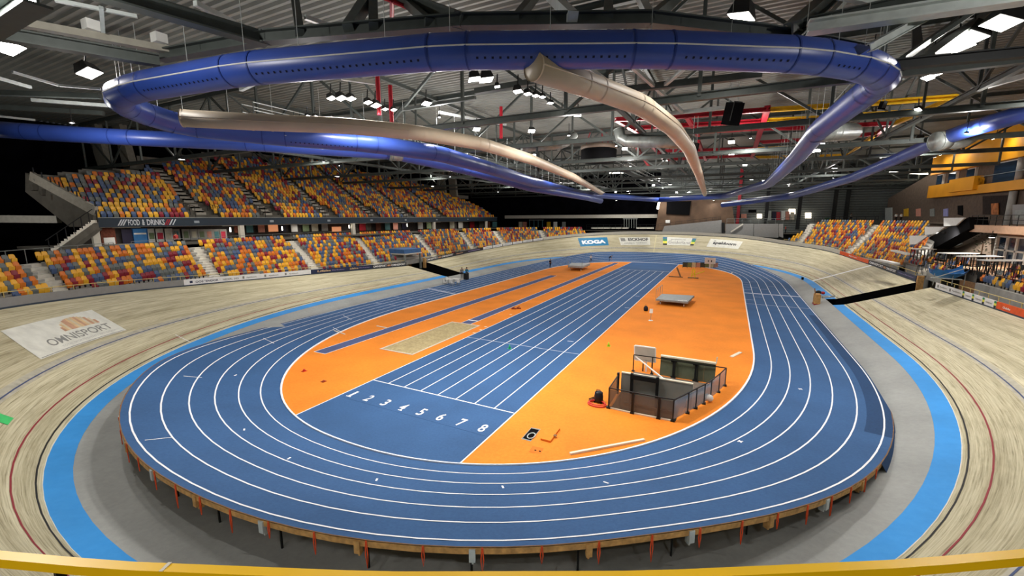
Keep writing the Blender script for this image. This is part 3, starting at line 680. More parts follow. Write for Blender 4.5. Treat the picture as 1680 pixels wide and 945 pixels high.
def build_stand(f0, f1, zrows, stairs, nm, label, stair_words, gapf=None, cap=None):
    """raked concrete terrace following the top of the bank, with seats on every row and stair flights at the given places"""
    fs = np.linspace(f0, f1, int(abs(f1 - f0) * 2) + 1); K_ = len(zrows); rows = []
    for f in fs:
        p, n = epf(f); sec = []
        zmin = p[2] - 0.1
        for k, z in enumerate(zrows):
            q, _, d = row_pt(f, z); dd = max(0.13, d - 0.25)
            if cap: z = min(z, cap(p)); dd = max(0.13, min(dd, row_pt(f, z)[2] + 0.6))
            zz = max(z, zmin); q2 = np.array([p[0] + n[0] * dd, p[1] + n[1] * dd]); prev = sec[-1][2] if k else zmin
            sec += [(q2[0], q2[1], prev), (q2[0], q2[1], zz)]
        q, _, d = row_pt(f, zrows[-1] if not cap else min(zrows[-1], cap(p))); e = [p[0] + n[0] * (d + 0.7), p[1] + n[1] * (d + 0.7)]
        sec += [(e[0], e[1], sec[-1][2]), (e[0] + n[0] * 0.02, e[1] + n[1] * 0.02, -1.2)]; rows.append(sec)
    mb = MB(); mb.grid(rows); struct(mb.build(nm, CONC), label, 'terrace')
    for k, z in enumerate(zrows):
        path = []; ok = []
        for f in np.linspace(f0, f1, int(abs(f1 - f0) * 6) + 1):
            q, n, d = row_pt(f, z); path.append((q, n, f)); ok.append(d > 0.5)
        s = np.r_[0, np.cumsum([np.linalg.norm(b[0] - a[0]) for a, b in zip(path[:-1], path[1:])])]
        P = np.array([a[0] for a in path]); N_ = np.array([a[1] for a in path]); F = np.array([a[2] for a in path])
        for t in np.arange(0.3, s[-1], 0.52):
            j = int(np.searchsorted(s, t)) - 1; j = max(0, min(j, len(path) - 2)); w = (t - s[j]) / (s[j + 1] - s[j] + 1e-9)
            if not ok[j]: continue
            p = P[j] * (1 - w) + P[j + 1] * w; n = N_[j]; f = F[j] * (1 - w) + F[j + 1] * w
            if gapf and gapf(f, k): continue
            if cap and z > cap(epf(f)[0]) + 0.01: continue
            bad = False; which = 0
            for si, (sf, wd, sk) in enumerate(stairs):
                sf = sf - sk * k; c, _, _ = row_pt(sf, z)
                if np.linalg.norm(c - p) < wd: bad = True; break
                if (f - sf) * (1 if f1 < f0 else -1) < 0: which = si + 1
            if bad: continue
            add_seat(p, n, (stair_words, which, k + 1))
    for si, (sf, wd, sk) in enumerate(stairs):
        mb = MB(); base = None
        for k, z in enumerate(zrows):
            q, n, d = row_pt(sf - sk * k, z)
            if d < 0.75: continue
            if base is None: base = q
            ang = math.atan2(n[1], n[0])
            c = q - n * 0.25 + n * 0.2; mb.box((c[0] - n[0] * 0.42, c[1] - n[1] * 0.42, z - 0.42), (0.44, 1.15, 0.46), ang); mb.box((c[0], c[1], z - 0.20), (0.44, 1.15, 0.46), ang)
        if base is None: continue
        o = mb.build('stair_flight', STAIRM); tag(o, stair_words[1][si], 'stairs', 'stair flights between the seats')
ORD = ['first', 'second', 'third', 'fourth', 'fifth', 'sixth', 'seventh', 'eighth', 'ninth', 'tenth', 'eleventh', 'twelfth', 'thirteenth', 'fourteenth', 'fifteenth', 'sixteenth', 'seventeenth', 'eighteenth', 'nineteenth', 'twentieth', 'twenty-first', 'twenty-second', 'twenty-third', 'twenty-fourth']
zl = [6.5 - RISE * (9 - k) for k in range(10)]
def stair_line(pb, ptp, zs, fn, lo, hi, wd=0.9):
    """stair centre line given by where its foot and its head stand along the rows"""
    f0 = fn(pb); k0 = next((k for k, z in enumerate(zs) if row_pt(f0, z)[2] > 0.3), 0); k1 = len(zs) - 1
    f1 = find_f(ptp, lambda f: row_pt(f, zs[-1])[0], lo, hi, 0.05); sk = (f0 - f1) / max(1, k1 - k0); return (f0 + sk * k0, wd, sk)
stl = [stair_line(a, b, zl, fL, LA, LB) for a, b in ((126, 48), (364, 318), (523, 474), (628, 583), (720, 680), (782, 755), (830, 810), (895, 886))]
wl = ('lower left stand', ['pale stair flight above the plain grey low wall', 'pale stair flight above the long white board'] + ['pale stair flight in the lower left stand, %s from the near end' % ORD[i] for i in range(2, 8)])
f_end = fL(962)
build_stand(fL(-60), f_end, zl, stl, 'floor_terrace', 'raked concrete terrace of the lower left stand', wl, gapf=lambda f, k: ftl1 - 0.2 < f < ftl0 + 0.2 and k < 4)
zr = [8.5 - RISE * (11 - k) for k in range(12)]
strr = [stair_line(a, b, zr, fR, RA, RB) for a, b in ((1304, 1334), (1381, 1440))]
struct(wall_piece(44.0, 66.0, 0.10, WH, GREYP, 'wall_front'), 'grey low wall along the top of the bank below the yellow hand rail', 'wall')
wr = ('far right stand', ['pale stair flight at the far end of the right stand', 'pale stair flight above the orange board on the right stand'])
fr_a, fr_b = fR(1283), fR(1452)
build_stand(fr_a, fr_b, zr, strr, 'floor_terrace', 'raked concrete terrace of the right stand', wr, cap=lambda p: zr[0] + max(0.0, (p[1] - 50.5) / 1.25) * RISE if p[1] < 67 else 99.0)
# ------------------------------------------------------------------ upper tier of the left stand
XF = -37.6; UR, US = 0.80, 0.50; ZU = 9.62
top_px = [(50, 286), (104, 286), (108, 281), (138, 282), (141, 277), (194, 279), (198, 275), (232, 279), (240, 265), (300, 261), (345, 257), (400, 256), (480, 258), (520, 262), (600, 281), (650, 290), (700, 303), (740, 318), (790, 333), (806, 345)]
NY = []
for px, py in top_px:
    best = None
    for k in np.arange(0.5, 26, 0.1):
        q = onx(px, py, XF - 0.8 - UR * k); e = abs(q[2] - (ZU + US * k + 0.8))
        if best is None or e < best[0]: best = (e, k, q[1])
    NY.append((best[2], best[1]))
NY.sort()
def n_rows(y): return float(np.interp(y, [a for a, _ in NY], [b for _, b in NY]))
YU0 = onx(158, 357, XF)[1]; YU1 = onx(815, 357, XF)[1]
us_y = [float(onx(px, 357, XF)[1]) for px in (343, 453, 547, 620, 676, 730)]
kmax = int(max(b for _, b in NY))
# raked slab as stepped rows, each as long as the seats on it
mb = MB()
ysamp = np.linspace(YU0 - 0.5, YU1, 90)
def row_range(k):
    ys = [y for y in np.linspace(-6, YU1 - 0.3, 500) if n_rows(y) >= k and y > YU0 - 0.32 * k]
    return (min(ys), max(ys)) if ys else None
for k in range(kmax + 1):
    r = row_range(k)
    if not r: continue
    x0 = XF - 0.4 - UR * k; z = ZU + US * k
    mb.box((x0 - UR / 2, (r[0] + r[1]) / 2, z - 0.3), (UR, r[1] - r[0] + 0.4, 0.6))
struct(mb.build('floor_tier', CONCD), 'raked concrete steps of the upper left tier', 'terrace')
for k in range(kmax + 1):
    r = row_range(k)
    if not r: continue
    for y in np.arange(r[0] + 0.25, r[1] - 0.1, 0.5):
        if any(abs(y - s) < 0.75 for s in us_y): continue
        if k < 4 and any(abs(y - s) < 1.6 for s in us_y): continue
        add_seat((XF - 0.4 - UR * k - 0.35, y, ZU + US * k), (-1, 0, 0), (('upper left tier',), sum(y > s for s in us_y), k + 1))
for si, s in enumerate(us_y):
    kk = int(n_rows(s)); mb = MB()
    for k in range(2, kk + 1):
        x0 = XF - 0.4 - UR * k; z = ZU + US * k
        mb.box((x0 - 0.2, s, z - 0.22), (0.4, 1.1, 0.54)); mb.box((x0 + 0.2, s, z - 0.47), (0.4, 1.1, 0.54))
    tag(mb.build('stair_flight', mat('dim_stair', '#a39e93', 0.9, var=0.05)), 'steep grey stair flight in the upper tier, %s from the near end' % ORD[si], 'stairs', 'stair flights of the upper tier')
    o = thing('guard_rail', 'black guard rail round the foot of the upper tier stair, %s from the near end' % ORD[si], 'railing', (XF - 1.2, s, ZU), group='guard rails in the upper tier')
    for dx, dy in ((-0.3, -1.3), (-2.6, -1.3), (-0.3, 1.3), (-2.6, 1.3), (-1.4, -1.3), (-1.4, 1.3)):
        mb = MB(); mb.bar((XF + dx, s + dy, ZU - 0.1), (XF + dx, s + dy, ZU + 1.5 - 0.15 * dx), 0.05); mb.build('post', STEELB, o)
    for dy in (-1.3, 1.3):
        mb = MB(); mb.bar((XF - 0.3, s + dy, ZU + 1.5), (XF - 2.6, s + dy, ZU + 1.9), 0.05); mb.build('handrail', STEELB, o)
mb = MB()
for k in range(kmax + 1):     # pale kerb along the back edge of the tier, in steps
    pass
for (ya, ka), (yb, kb) in zip(NY[:-1], NY[1:]):
    if yb - ya < 0.3: continue
    k = max(ka, kb); xa = XF - 1.6 - UR * k; za = ZU + US * k
    mb.box((xa, (ya + yb) / 2, za + 0.25), (0.15, yb - ya, 0.9))
struct(mb.build('wall_tier', mat('grey_parapet', '#77736b', 0.8, var=0.05)), 'grey parapet along the back of the upper tier', 'wall')
# fascia with the catering sign
FASC = mat('fascia_navy', '#22303c', 0.5, var=0.03)
o = thing('fascia_sign', 'dark blue fascia under the upper tier lettered FOOD AND DRINKS', 'sign', (XF, (YU0 + YU1) / 2, 8.85))
mb = MB(); mb.box((XF, (YU0 + YU1) / 2, 9.3), (0.2, YU1 - YU0, 0.92)); mb.build('panel', FASC, o)
mb = MB(); mb.box((XF + 0.02, (YU0 + YU1) / 2, 9.80), (0.26, YU1 - YU0, 0.07)); mb.build('top_rail', GALV, o)
def fpx(px, z=9.3): return float(onx(px, 364, XF)[1])
fnf = lambda y0: (lambda a, b: (XF + 0.125, y0 + a, 9.3 + b))
def letter_fascia(s, px0, px1, h, m=None, sh=0.0, dz=0.0):
    a, b = fpx(px0), fpx(px1); t = MB(); text_on(t, s, b - a, h, fnf((a + b) / 2), shear=sh, bold=0.02); t.build('lettering', m or mat('sign_white', '#c8ccd0', 0.5, var=0.0), o)
def slash(px0, m=None):
    a = fpx(px0); t = MB(); w = 0.12; t.quad((XF + 0.125, a - 0.3, 8.98), (XF + 0.125, a - 0.3 + w, 8.98), (XF + 0.125, a + 0.05 + w, 9.62), (XF + 0.125, a + 0.05, 9.62)); t.build('slash', m or MATS['sign_white'], o)
letter_fascia('FOOD', 209, 228, 0.62); letter_fascia('&', 232, 236.5, 0.62); letter_fascia('DRINKS', 240, 269, 0.62)
for px in (197, 201, 205): slash(px)
slash(273.5, REDST); slash(277, REDST)
for px in (281, 286): slash(px)
for px in (322, 445, 539, 609, 665, 716, 767):
    a = fpx(px); t = MB(); t.box((XF + 0.12, a, 9.3), (0.02, 0.55, 0.28)); t.build('small_plate', mat('plate_grey', '#8f989e', 0.5), o)
# ------------------------------------------------------------------ concourse under the tier: back wall, columns, kiosks, posters
ZC = 6.95; XC = -41.5
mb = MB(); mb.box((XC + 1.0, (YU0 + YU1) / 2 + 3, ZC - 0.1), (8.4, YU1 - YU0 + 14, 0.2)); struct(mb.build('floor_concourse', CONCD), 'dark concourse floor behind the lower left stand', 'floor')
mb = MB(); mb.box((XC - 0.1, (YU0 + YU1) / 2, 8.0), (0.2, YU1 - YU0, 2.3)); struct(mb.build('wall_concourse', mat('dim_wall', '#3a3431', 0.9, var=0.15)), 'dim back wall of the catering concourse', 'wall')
mb = MB(); mb.box((XF - 2.0, (YU0 + YU1) / 2, 8.86), (3.9, YU1 - YU0, 0.14)); struct(mb.build('ceiling_concourse', CREAM), 'cream underside of the upper tier', 'ceiling')
for k, px in enumerate((160, 400, 583, 715, 800)):
    y = float(onx(px, 388, XF + 0.2)[1]); mb = MB(); mb.box((XF - 0.2, y, 7.9), (0.45, 0.55, 2.0)); tag(mb.build('column', CREAM), 'square cream column under the fascia, %s from the near end' % ORD[k], 'column', 'columns under the upper tier')
def shop(px0, px1, y0, y1, m, nm, label, cat, x=XC + 0.4, th=0.12, face=None):
    a, b = onx(px0, y1, x), onx(px1, y0, x); ya, yb = a[1], b[1]; za = float(onx((px0 + px1) / 2, y1, x)[2]); zb = float(onx((px0 + px1) / 2, y0, x)[2])
    o = thing(nm, label, cat, (x, (ya + yb) / 2, za)); mb = MB(); mb.box((x, (ya + yb) / 2, (za + zb) / 2), (th, yb - ya, zb - za)); mb.build('panel', m, o)
    if face:
        for u0, u1, v0, v1, fm in face:
            t = MB(); t.box((x + th / 2 + 0.012, ya + (yb - ya) * (u0 + u1) / 2, za + (zb - za) * (v0 + v1) / 2), (0.02, (yb - ya) * (u1 - u0), (zb - za) * (v1 - v0))); t.build('face_panel', fm, o)
    return o
BRICK = mat('brown_brick', '#6b3a2a', 0.85, var=0.15, scale=6); LCD = mat('screen_blue', '#2f5f8c', 0.3, emit=0.25, var=0.15, scale=0.8); DKV = mat('dark_violet', '#1c1830', 0.6); CREAMP = mat('poster_cream', '#c9c3ae', 0.7); REDP = mat('poster_red', '#c03048', 0.6); GRNP = mat('poster_green', '#6f7f5f', 0.7); PINKP = mat('poster_pink', '#c98a78', 0.7); WARM = mat('warm_light_panel', '#f0a070', 0.6, emit=0.5, var=0.0); GLOW = mat('lamp_glow', '#fff6e4', 0.5, emit=9.0, var=0.0); TEALP = mat('poster_teal', '#4f7f84', 0.7)
shop(168, 187, 371, 405, BRICK, 'kiosk_wall', 'brown brick pier beside the near end of the fascia', 'wall', face=((0.15, 0.9, 0.05, 0.45, WHITEP),))
shop(202, 217, 376, 402, DKV, 'banner_stand', 'dark violet banner under the FOOD lettering', 'banner')
shop(219, 241, 375, 400, LCD, 'display_screen', 'bright blue display screen under the DRINKS lettering', 'screen', face=((0.1, 0.9, 0.62, 0.72, WHITEP),))
for k, (a, b, m, l) in enumerate(((242, 254, GRNP, 'white menu poster with a dark picture beside the blue screen'), (255, 269, REDP, 'white menu poster with a red square beside the blue screen'), (270, 282, CREAMP, 'narrow white menu poster with a cream sheet'))):
    shop(a, b, 375, 398, WHITEP, 'menu_poster', l, 'poster', face=((0.25, 0.8, 0.25, 0.7, m),))
cols = [TEALP, GRNP, CREAMP, GRNP, PINKP, TEALP, REDP]
for k, px in enumerate((284, 300, 313, 326, 338, 350, 361)):
    shop(px, px + 10, 376, 394, CONC, 'framed_poster', 'grey framed poster in the row along the concourse, %s past the menu posters' % ORD[k], 'poster', face=((0.2, 0.8, 0.2, 0.8, cols[k]),))
for k, (px, m, l) in enumerate(((441, WARM, 'glowing salmon bar front in the concourse'), (545, WARM, 'small glowing salmon counter in the concourse'))):
    shop(px, px + 14, 366 + 6 * k, 380, m, 'bar_counter', l, 'counter')
for k, px in enumerate((385, 405, 424, 459, 478, 497, 512, 528, 590, 601, 617, 632, 645, 660, 686, 700, 738, 752, 771, 786, 797, 808)):
    m = [BRICK, DKV, CREAMP, CONCD, PINKP, GRNP, REDST, TEALP, WHITEP, CONC][(k * 7) % 10]
    shop(px, px + 9 - (k > 8) * 2, 366 - (k > 10) * 2, 382 - 0.45 * k, m, 'concourse_display', '%s wall display along the dim concourse, %s beyond the framed posters' % (['brown', 'dark', 'cream', 'grey', 'salmon', 'green', 'red', 'teal', 'white', 'pale grey'][(k * 7) % 10], ORD[k]), 'display')
for k, px in enumerate((378, 463, 573, 668, 668 + 45)):
    p = onx(px, 378 - k * 2, XF - 0.6); mb = MB(); mb.box((p[0], p[1], 8.25), (0.10, 0.10, 0.55)); tag(mb.build('tube_lamp', GLOW), 'glowing white tube lamp under the fascia, %s from the near end' % ORD[k], 'lamp', 'tube lamps in the concourse')
def railing(name, label, pts, h, r, m, group=None, step=1.5, bars=1):
    pts = [np.array(p, float) for p in pts]; o = thing(name, label, 'railing', tuple(pts[0]), group=group); o_pts = []
    for j in range(bars):
        mb = MB(); mb.tube([p + (0, 0, h * (1 - 0.45 * j)) for p in pts], r, 6); mb.build('handrail', m, o)
    acc = 0; last = pts[0]; posts = [pts[0]]
    for a, b in zip(pts[:-1], pts[1:]):
        L = np.linalg.norm(b - a); t = step - acc
        while t < L: posts.append(a + (b - a) * t / L); t += step
        acc = (acc + L) % step
    posts.append(pts[-1])
    for p in posts:
        mb = MB(); mb.bar(p, p + (0, 0, h), r * 1.6); mb.build('post', m, o)
    return o
fs_rail = np.linspace(fL(40), fL(300), 12)
def rear(f, dz=0.0):
    q, n, d = row_pt(f, zl[-1]); return q + n * 0.62 + (0, 0, dz)
railing('rear_railing', 'grey tube railing behind the top row at the near end of the left stand', [rear(f) for f in fs_rail], 1.05, 0.025, GALV)
railing('rear_railing', 'grey tube railing behind the top row along the middle of the left stand', [rear(f) for f in np.linspace(fL(325), fL(660), 16)], 1.05, 0.02, GALV, step=3)
def front(f, dz=0.0):
    p, n = epf(f, 0.35, WH + 0.0 + dz); return p
YRAIL = mat('pale_yellow_rail', '#d8c27a', 0.5, var=0.03)
def frail(label, a, b, n):
    fs = np.linspace(a, b, n); o = thing('front_rail', label, 'railing', tuple(front(fs[0])), group='pale yellow front rails')
    mb = MB(); mb.tube([front(f, 0.28) for f in fs], 0.025, 6); mb.build('handrail', YRAIL, o)
    for f in fs[::2]:
        mb = MB(); mb.bar(front(f, -0.1), front(f, 0.28), 0.04); mb.build('post', YRAIL, o)
frail('pale yellow rail in front of the lowest seats above the plain grey wall', fL(-60), fl[303], 22)
frail('pale yellow rail in front of the lowest seats above the long white board', fl[303], ftl0, 28)
frail('pale yellow rail in front of the lowest seats past the left tunnel', ftl1, fl[892], 24)
frail('pale yellow rail along the front of the far right stand', fr_a, fr[1501], 24)
frail('pale yellow rail above the flag boards on the right', fr[1533], ROFF, 26)
# ------------------------------------------------------------------ hall shell
ZR = 21.8
CORR = mat('corrugated_grey', '#6f7472', 0.5, 0.2, var=0.05)
def slab(pts, th, nrm, m, name, lab, cat='wall', kind='structure'):
    n = np.array(nrm, float) * th; mb = MB(); k = len(pts); A = [np.array(p, float) for p in pts]; B = [p + n for p in A]
    mb.add(A + B, [tuple(range(k)), tuple(range(k, 2 * k))[::-1]] + [(i, k + i, k + (i + 1) % k, (i + 1) % k) for i in range(k)])
    o = mb.build(name, m); return struct(o, lab, cat) if kind == 'structure' else tag(o, lab, cat)
YW = 104.0
slab([(-60, -38, -1.3), (-60, 112, -1.3), (-60, 112, ZR), (-60, -38, ZR)], 0.3, (-1, 0, 0), CURTAIN, 'wall_left', 'black drape wall behind the left stands')
slab([(-60, -38, -1.3), (66, -38, -1.3), (66, -38, ZR), (-60, -38, ZR)], 0.3, (0, -1, 0), CORR, 'wall_near', 'grey end wall behind the photographer')
xb = float(ony(1082, 340, YW)[0])
slab([(-60, YW, -1.3), (xb, YW, -1.3), (xb, YW, ZR), (-60, YW, ZR)], 0.3, (0, 1, 0), CURTAIN, 'wall_far', 'black drape wall at the far end of the hall')
# grey corrugated end wall on the right part, real ridges
mb = MB(); zs = np.arange(5.0, ZR, 0.55)
for z in zs:
    mb.quad((xb, YW, z), (60, YW, z), (60, YW - 0.12, z + 0.12), (xb, YW - 0.12, z + 0.12)); mb.quad((xb, YW - 0.12, z + 0.12), (60, YW - 0.12, z + 0.12), (60, YW - 0.12, z + 0.42), (xb, YW - 0.12, z + 0.42)); mb.quad((xb, YW - 0.12, z + 0.42), (60, YW - 0.12, z + 0.42), (60, YW, z + 0.55), (xb, YW, z + 0.55))
mb.quad((xb, YW, -1.3), (60, YW, -1.3), (60, YW, 5.0), (xb, YW, 5.0))
struct(mb.build('wall_far_grey', CORR), 'grey horizontally ribbed end wall with dark columns', 'wall')
slab([(60, -38, -1.3), (60, YW, -1.3), (60, YW, ZR), (60, -38, ZR)], 0.3, (1, 0, 0), CORR, 'wall_right', 'grey side wall on the right of the hall')
for k, (px, y0, y1, m) in enumerate(((1208, 318, 386, REDST), (1256, 318, 366, STEELB), (1309, 312, 366, STEELB), (1366, 304, 366, STEELB), (1386, 330, 366, STEELB))):
    a, b = ony(px, y1, YW - 1.5), ony(px, y0, YW - 1.5); mb = MB(); mb.ibeam((a[0], YW - 1.5, a[2] - 1.5), (a[0], YW - 1.5, ZR - 0.2), 0.7, 0.7, 0.12)
    tag(mb.build('column', m), ('dark red steel column at the end of the brown wall' if k == 0 else 'black steel column on the ribbed end wall, %s from the red one' % ORD[k - 1]), 'column', 'steel columns on the end wall')
# far end: platform behind the banked turn, brown timber wall, pale beam, grey parapets
BROWN = mat('brown_timber_wall', '#5a4636', 0.75, var=0.12, scale=0.5)
def ypoly(pts, y, th, m, name, lab, cat='wall', kind='structure'):
    return slab([ony(px, py, y) for px, py in pts], th, (0, 1, 0), m, name, lab, cat, kind)
ypoly([(1075, 378), (1083, 328), (1200, 328), (1207, 378)], 98.5, 0.4, BROWN, 'wall_timber', 'brown timber clad wall behind the far turn')
o = ypoly([(1093, 351), (1094, 330), (1134, 330), (1131, 353)], 98.2, 0.2, BLACK, 'scoreboard', 'black switched-off screen on the brown timber wall', 'scoreboard', 'thing')
ypoly([(828, 358.5), (828, 353.5), (1078, 351.5), (1078, 357.5)], 101.0, 0.8, STAIRM, 'beam', 'long pale beam across the black end wall', 'beam', 'thing')
ypoly([(1085, 384), (1090, 371), (1184, 361), (1184, 384)], 95.5, 0.3, GREYP, 'wall_ramp', 'grey parapet rising to the right behind the far turn')
ypoly([(1184, 384), (1184, 365), (1189, 365), (1189, 384)], 95.2, 0.5, STEELB, 'post', 'thick black post at the end of the rising grey parapet', 'post', 'thing')
for k, (a, b) in enumerate(((1190, 1236), (1237, 1277), (1278, 1285))):
    ypoly([(a, 388), (a, 367.5), (b, 367), (b, 390)], 92.0 - 4 * k, 0.3, GREYP, 'wall_parapet_%d' % (k + 1), 'flat grey parapet panel behind the far turn, %s from the black post' % ORD[k])
p = [ony(1199, 380.5, 91.5), ony(1219, 367.5, 91.5)]
mb = MB(); mb.bar(p[0], p[1], 0.3, 0.25); tag(mb.build('stair_stringer', STAIRM), 'pale sloping stair edge on the grey parapet', 'stairs')
mb = MB(); q = [(xb - 26, 94.5), (57, 94.5), (57, YW), (xb - 26, YW)]
mb.poly([(x, y, 6.1) for x, y in q]); struct(mb.build('floor_gallery', CONCD), 'dark gallery floor at the far end', 'floor')
for k, (a, b) in enumerate(((970, 1001), (1003, 1019), (1021, 1030), (1044, 1072))):
    ypoly([(a, 375.5), (a, 373.2), (b, 373), (b, 375.5)], 97.5, 0.8, STAIRM, 'bench', 'low pale bench on the dark far gallery, %s from the seats' % ORD[k], 'bench', 'thing')
o = thing('gate_frame', 'grey upright frames in front of the black far wall', 'gate', tuple(ony(1035, 373, 99)))
for px in (1024, 1028, 1032, 1036, 1040, 1044):
    mb = MB(); mb.bar(ony(px, 374, 99), ony(px, 358, 99), 0.12); mb.build('post', GALV, o)
mb = MB(); mb.bar(ony(1022, 359, 99), ony(1046, 359, 99), 0.15); mb.build('head_rail', GALV, o)
o = thing('gate_frame', 'grey glazed doorway frames above the far left seats', 'gate', tuple(ony(880, 372, 101)))
for px in (869, 876, 883, 890):
    mb = MB(); mb.bar(ony(px, 373, 101), ony(px, 361, 101), 0.14); mb.build('post', TEALP, o)
mb = MB(); mb.bar(ony(868, 361, 101), ony(892, 361, 101), 0.15); mb.build('head_rail', GALV, o)
for k, (px, m) in enumerate(((854, CREAMP), (861, PINKP), (900, YELST), (911, WHITEP), (925, GALV))):
    ypoly([(px - 3, 373), (px - 3, 364), (px + 3, 364), (px + 3, 373)], 101.5, 0.1, m, 'poster', '%s poster on the black far wall behind the far left seats' % ['cream', 'pink', 'yellow', 'white', 'grey'][k], 'poster', 'thing')
ypoly([(1092, 366), (1092, 361), (1099, 361), (1099, 366)], 98.3, 0.1, WHITEP, 'notice', 'small white notice on the brown timber wall', 'notice', 'thing')
def glowpanel(pts, y, lab, m=None, nm='wall_light', cat='lamp'):
    return ypoly(pts, y, 0.1, m or mat('window_glow', '#fff4e0', 0.5, emit=4.0, var=0.0), nm, lab, cat, 'thing')
glowpanel([(1242, 358), (1242, 351), (1250, 351), (1250, 358)], 102.5, 'bright lit panel on the ribbed end wall, between the posters')
glowpanel([(1294, 351), (1294, 343), (1305, 343), (1305, 351)], 102.5, 'bright lit panel high on the ribbed end wall')
glowpanel([(1321, 358), (1321, 349), (1331, 349), (1331, 358)], 102.5, 'bright lit panel on the ribbed end wall beside the third black column')
ypoly([(1228, 349), (1228, 344), (1241, 344), (1241, 349)], 102.4, 0.15, BLACK, 'exit_sign', 'small black direction sign on the ribbed end wall', 'sign', 'thing')
for px in (1231, 1237):
    pass
ypoly([(1216, 358), (1216, 351), (1225, 351), (1225, 358)], 102.4, 0.1, PINKP, 'poster', 'pale pink poster beside the dark red column', 'poster', 'thing')
for k, (px, m) in enumerate(((1262, GALV), (1270, DKV), (1277, REDST), (1285, WHITEP), (1292, PINKP), (1300, CREAMP))):
    ypoly([(px - 3.2, 361), (px - 3.2, 346 + k % 3), (px + 3.2, 346 + k % 3), (px + 3.2, 361)], 102.2, 0.1, m, 'hanging_banner', '%s banner hanging on the ribbed end wall' % ['grey', 'violet', 'red', 'white', 'pink', 'cream'][k], 'banner', 'thing')
ypoly([(1353, 364), (1353, 357), (1361, 357), (1361, 364)], 101.0, 0.4, mat('dark_green', '#2f4a34', 0.7), 'cabinet', 'dark green cabinet by the fourth black column', 'cabinet', 'thing')
railing('gallery_railing', 'grey railing along the far gallery above the grey parapet', [ony(px, 367, 92.0) for px in (1192, 1285)], 1.1, 0.03, GALV, step=1.6, bars=2)
railing('gallery_railing', 'dark railing behind the top row of the far right seats', [ony(px, 365, 90.0 - (px - 1285) * 0.05) for px in (1286, 1330, 1380, 1440)], 1.1, 0.03, STEELB, step=1.4, bars=2)
railing('gallery_railing', 'dark railing in front of the brown timber wall', [ony(px, py, 96.5) for px, py in ((1080, 374), (1120, 370), (1182, 363))], 1.1, 0.03, STEELB, step=1.4, bars=2)
railing('gallery_railing', 'dark railing before the black wall at the far end', [ony(px, 376, 96.0) for px in (962, 1078)], 1.2, 0.03, STEELB, step=1.6, bars=2)
# ------------------------------------------------------------------ right side: brick wall, yellow building, lounge
XR = 48.0
BRICKD = mat('brown_grey_brick', '#5f5146', 0.9, var=0.1, scale=2.0, bump=0.3)
AMBER = mat('amber_panel', '#e39a0c', 0.55, var=0.04, scale=0.4)
GLASS = mat('dark_window_glass', '#20344a', 0.08, spec=0.8, var=0.15, scale=0.3)
FRAMEW = mat('white_window_frame', '#d9d6cc', 0.5, var=0.02)
PEACH = mat('peach_plaster', '#d8b394', 0.8, var=0.03)
def xpoly(pts, x, th, m, name, lab, cat='wall', kind='structure'):
    return slab([onx(px, py, x) for px, py in pts], th, (1, 0, 0), m, name, lab, cat, kind)
ya = float(onx(1385, 350, XR)[1])
slab([(XR, 8, 8.4), (XR, 99, 8.4), (XR, 99, onx(1395, 333, XR)[2]), (XR, onx(1527, 286, XR)[1], 17.0), (XR, 8, 17.0)], 0.3, (1, 0, 0), BRICKD, 'wall_brick', 'brown brick wall with a sloping top behind the right stand')
Y1 = float(onx(1526, 315, XR - 0.5)[1]); YE = 12.0
yb_ = thing('gallery_building', 'amber yellow building block with windows above the right stand', 'building', (XR - 0.5, (Y1 + YE) / 2, 12.9))
def ybox(y0, y1, z0, z1, m, nm, dx=0.0, th=0.6, parent=None):
    mb = MB(); mb.box((XR - 0.5 + dx + th / 2 - 0.3, (y0 + y1) / 2, (z0 + z1) / 2), (th, abs(y1 - y0), abs(z1 - z0))); return mb.build(nm, m, parent or yb_)
yw = lambda px: float(onx(px, 300, XR - 0.8)[1])
ybox(YE, Y1, 12.9, 14.0, AMBER, 'parapet'); ybox(yw(1604), Y1, 14.0, 14.85, AMBER, 'parapet_upstand'); ybox(yw(1604), yw(1563), 13.4, 15.2, AMBER, 'bay', -0.4, 0.9)
ybox(YE, Y1, 16.55, 21.7, AMBER, 'upper_wall')
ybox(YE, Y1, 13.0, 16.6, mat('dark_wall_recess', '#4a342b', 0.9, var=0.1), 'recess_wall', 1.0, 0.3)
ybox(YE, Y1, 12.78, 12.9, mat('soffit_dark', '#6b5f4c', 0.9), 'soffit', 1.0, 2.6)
for px0, px1 in ((1529, 1538), (1547, 1559), (1575, 1588)):
    f = ybox(yw(px1), yw(px0), 14.6, 16.5, FRAMEW, 'window', 0.55, 0.3); mb = MB(); mb.box((XR - 0.31, (yw(px0) + yw(px1)) / 2, 15.55), (0.06, abs(yw(px0) - yw(px1)) - 0.3, 1.6)); g = mb.build('pane', GLASS, f)
for px0, px1 in ((1618, 1653), (1668, 1720)):
    f = ybox(yw(px1), yw(px0), 14.0, 16.5, FRAMEW, 'window', 0.55, 0.3); mb = MB(); mb.box((XR - 0.31, (yw(px0) + yw(px1)) / 2, 15.2), (0.06, abs(yw(px0) - yw(px1)) - 0.25, 2.3)); g = mb.build('pane', GLASS, f)
for px in (1658,):
    y = yw(px); mb = MB(); mb.lathe([(0.35, 7.2), (0.35, 12.8)], (XR - 0.4, y, 0), 16); tag(mb.build('column', CONC, None, True), 'round concrete column under the amber building', 'column')
    mb = MB(); mb.lathe([(0.35, 14.0), (0.35, 16.6)], (XR - 0.2, y, 0), 16); mb.build('round_column', CONC, yb_, True)
mb = MB(); mb.bar((XR - 0.6, yw(1600), 15.05), (XR - 0.6, YE, 15.05), 0.06); mb.build('balcony_rail', GALV, yb_)
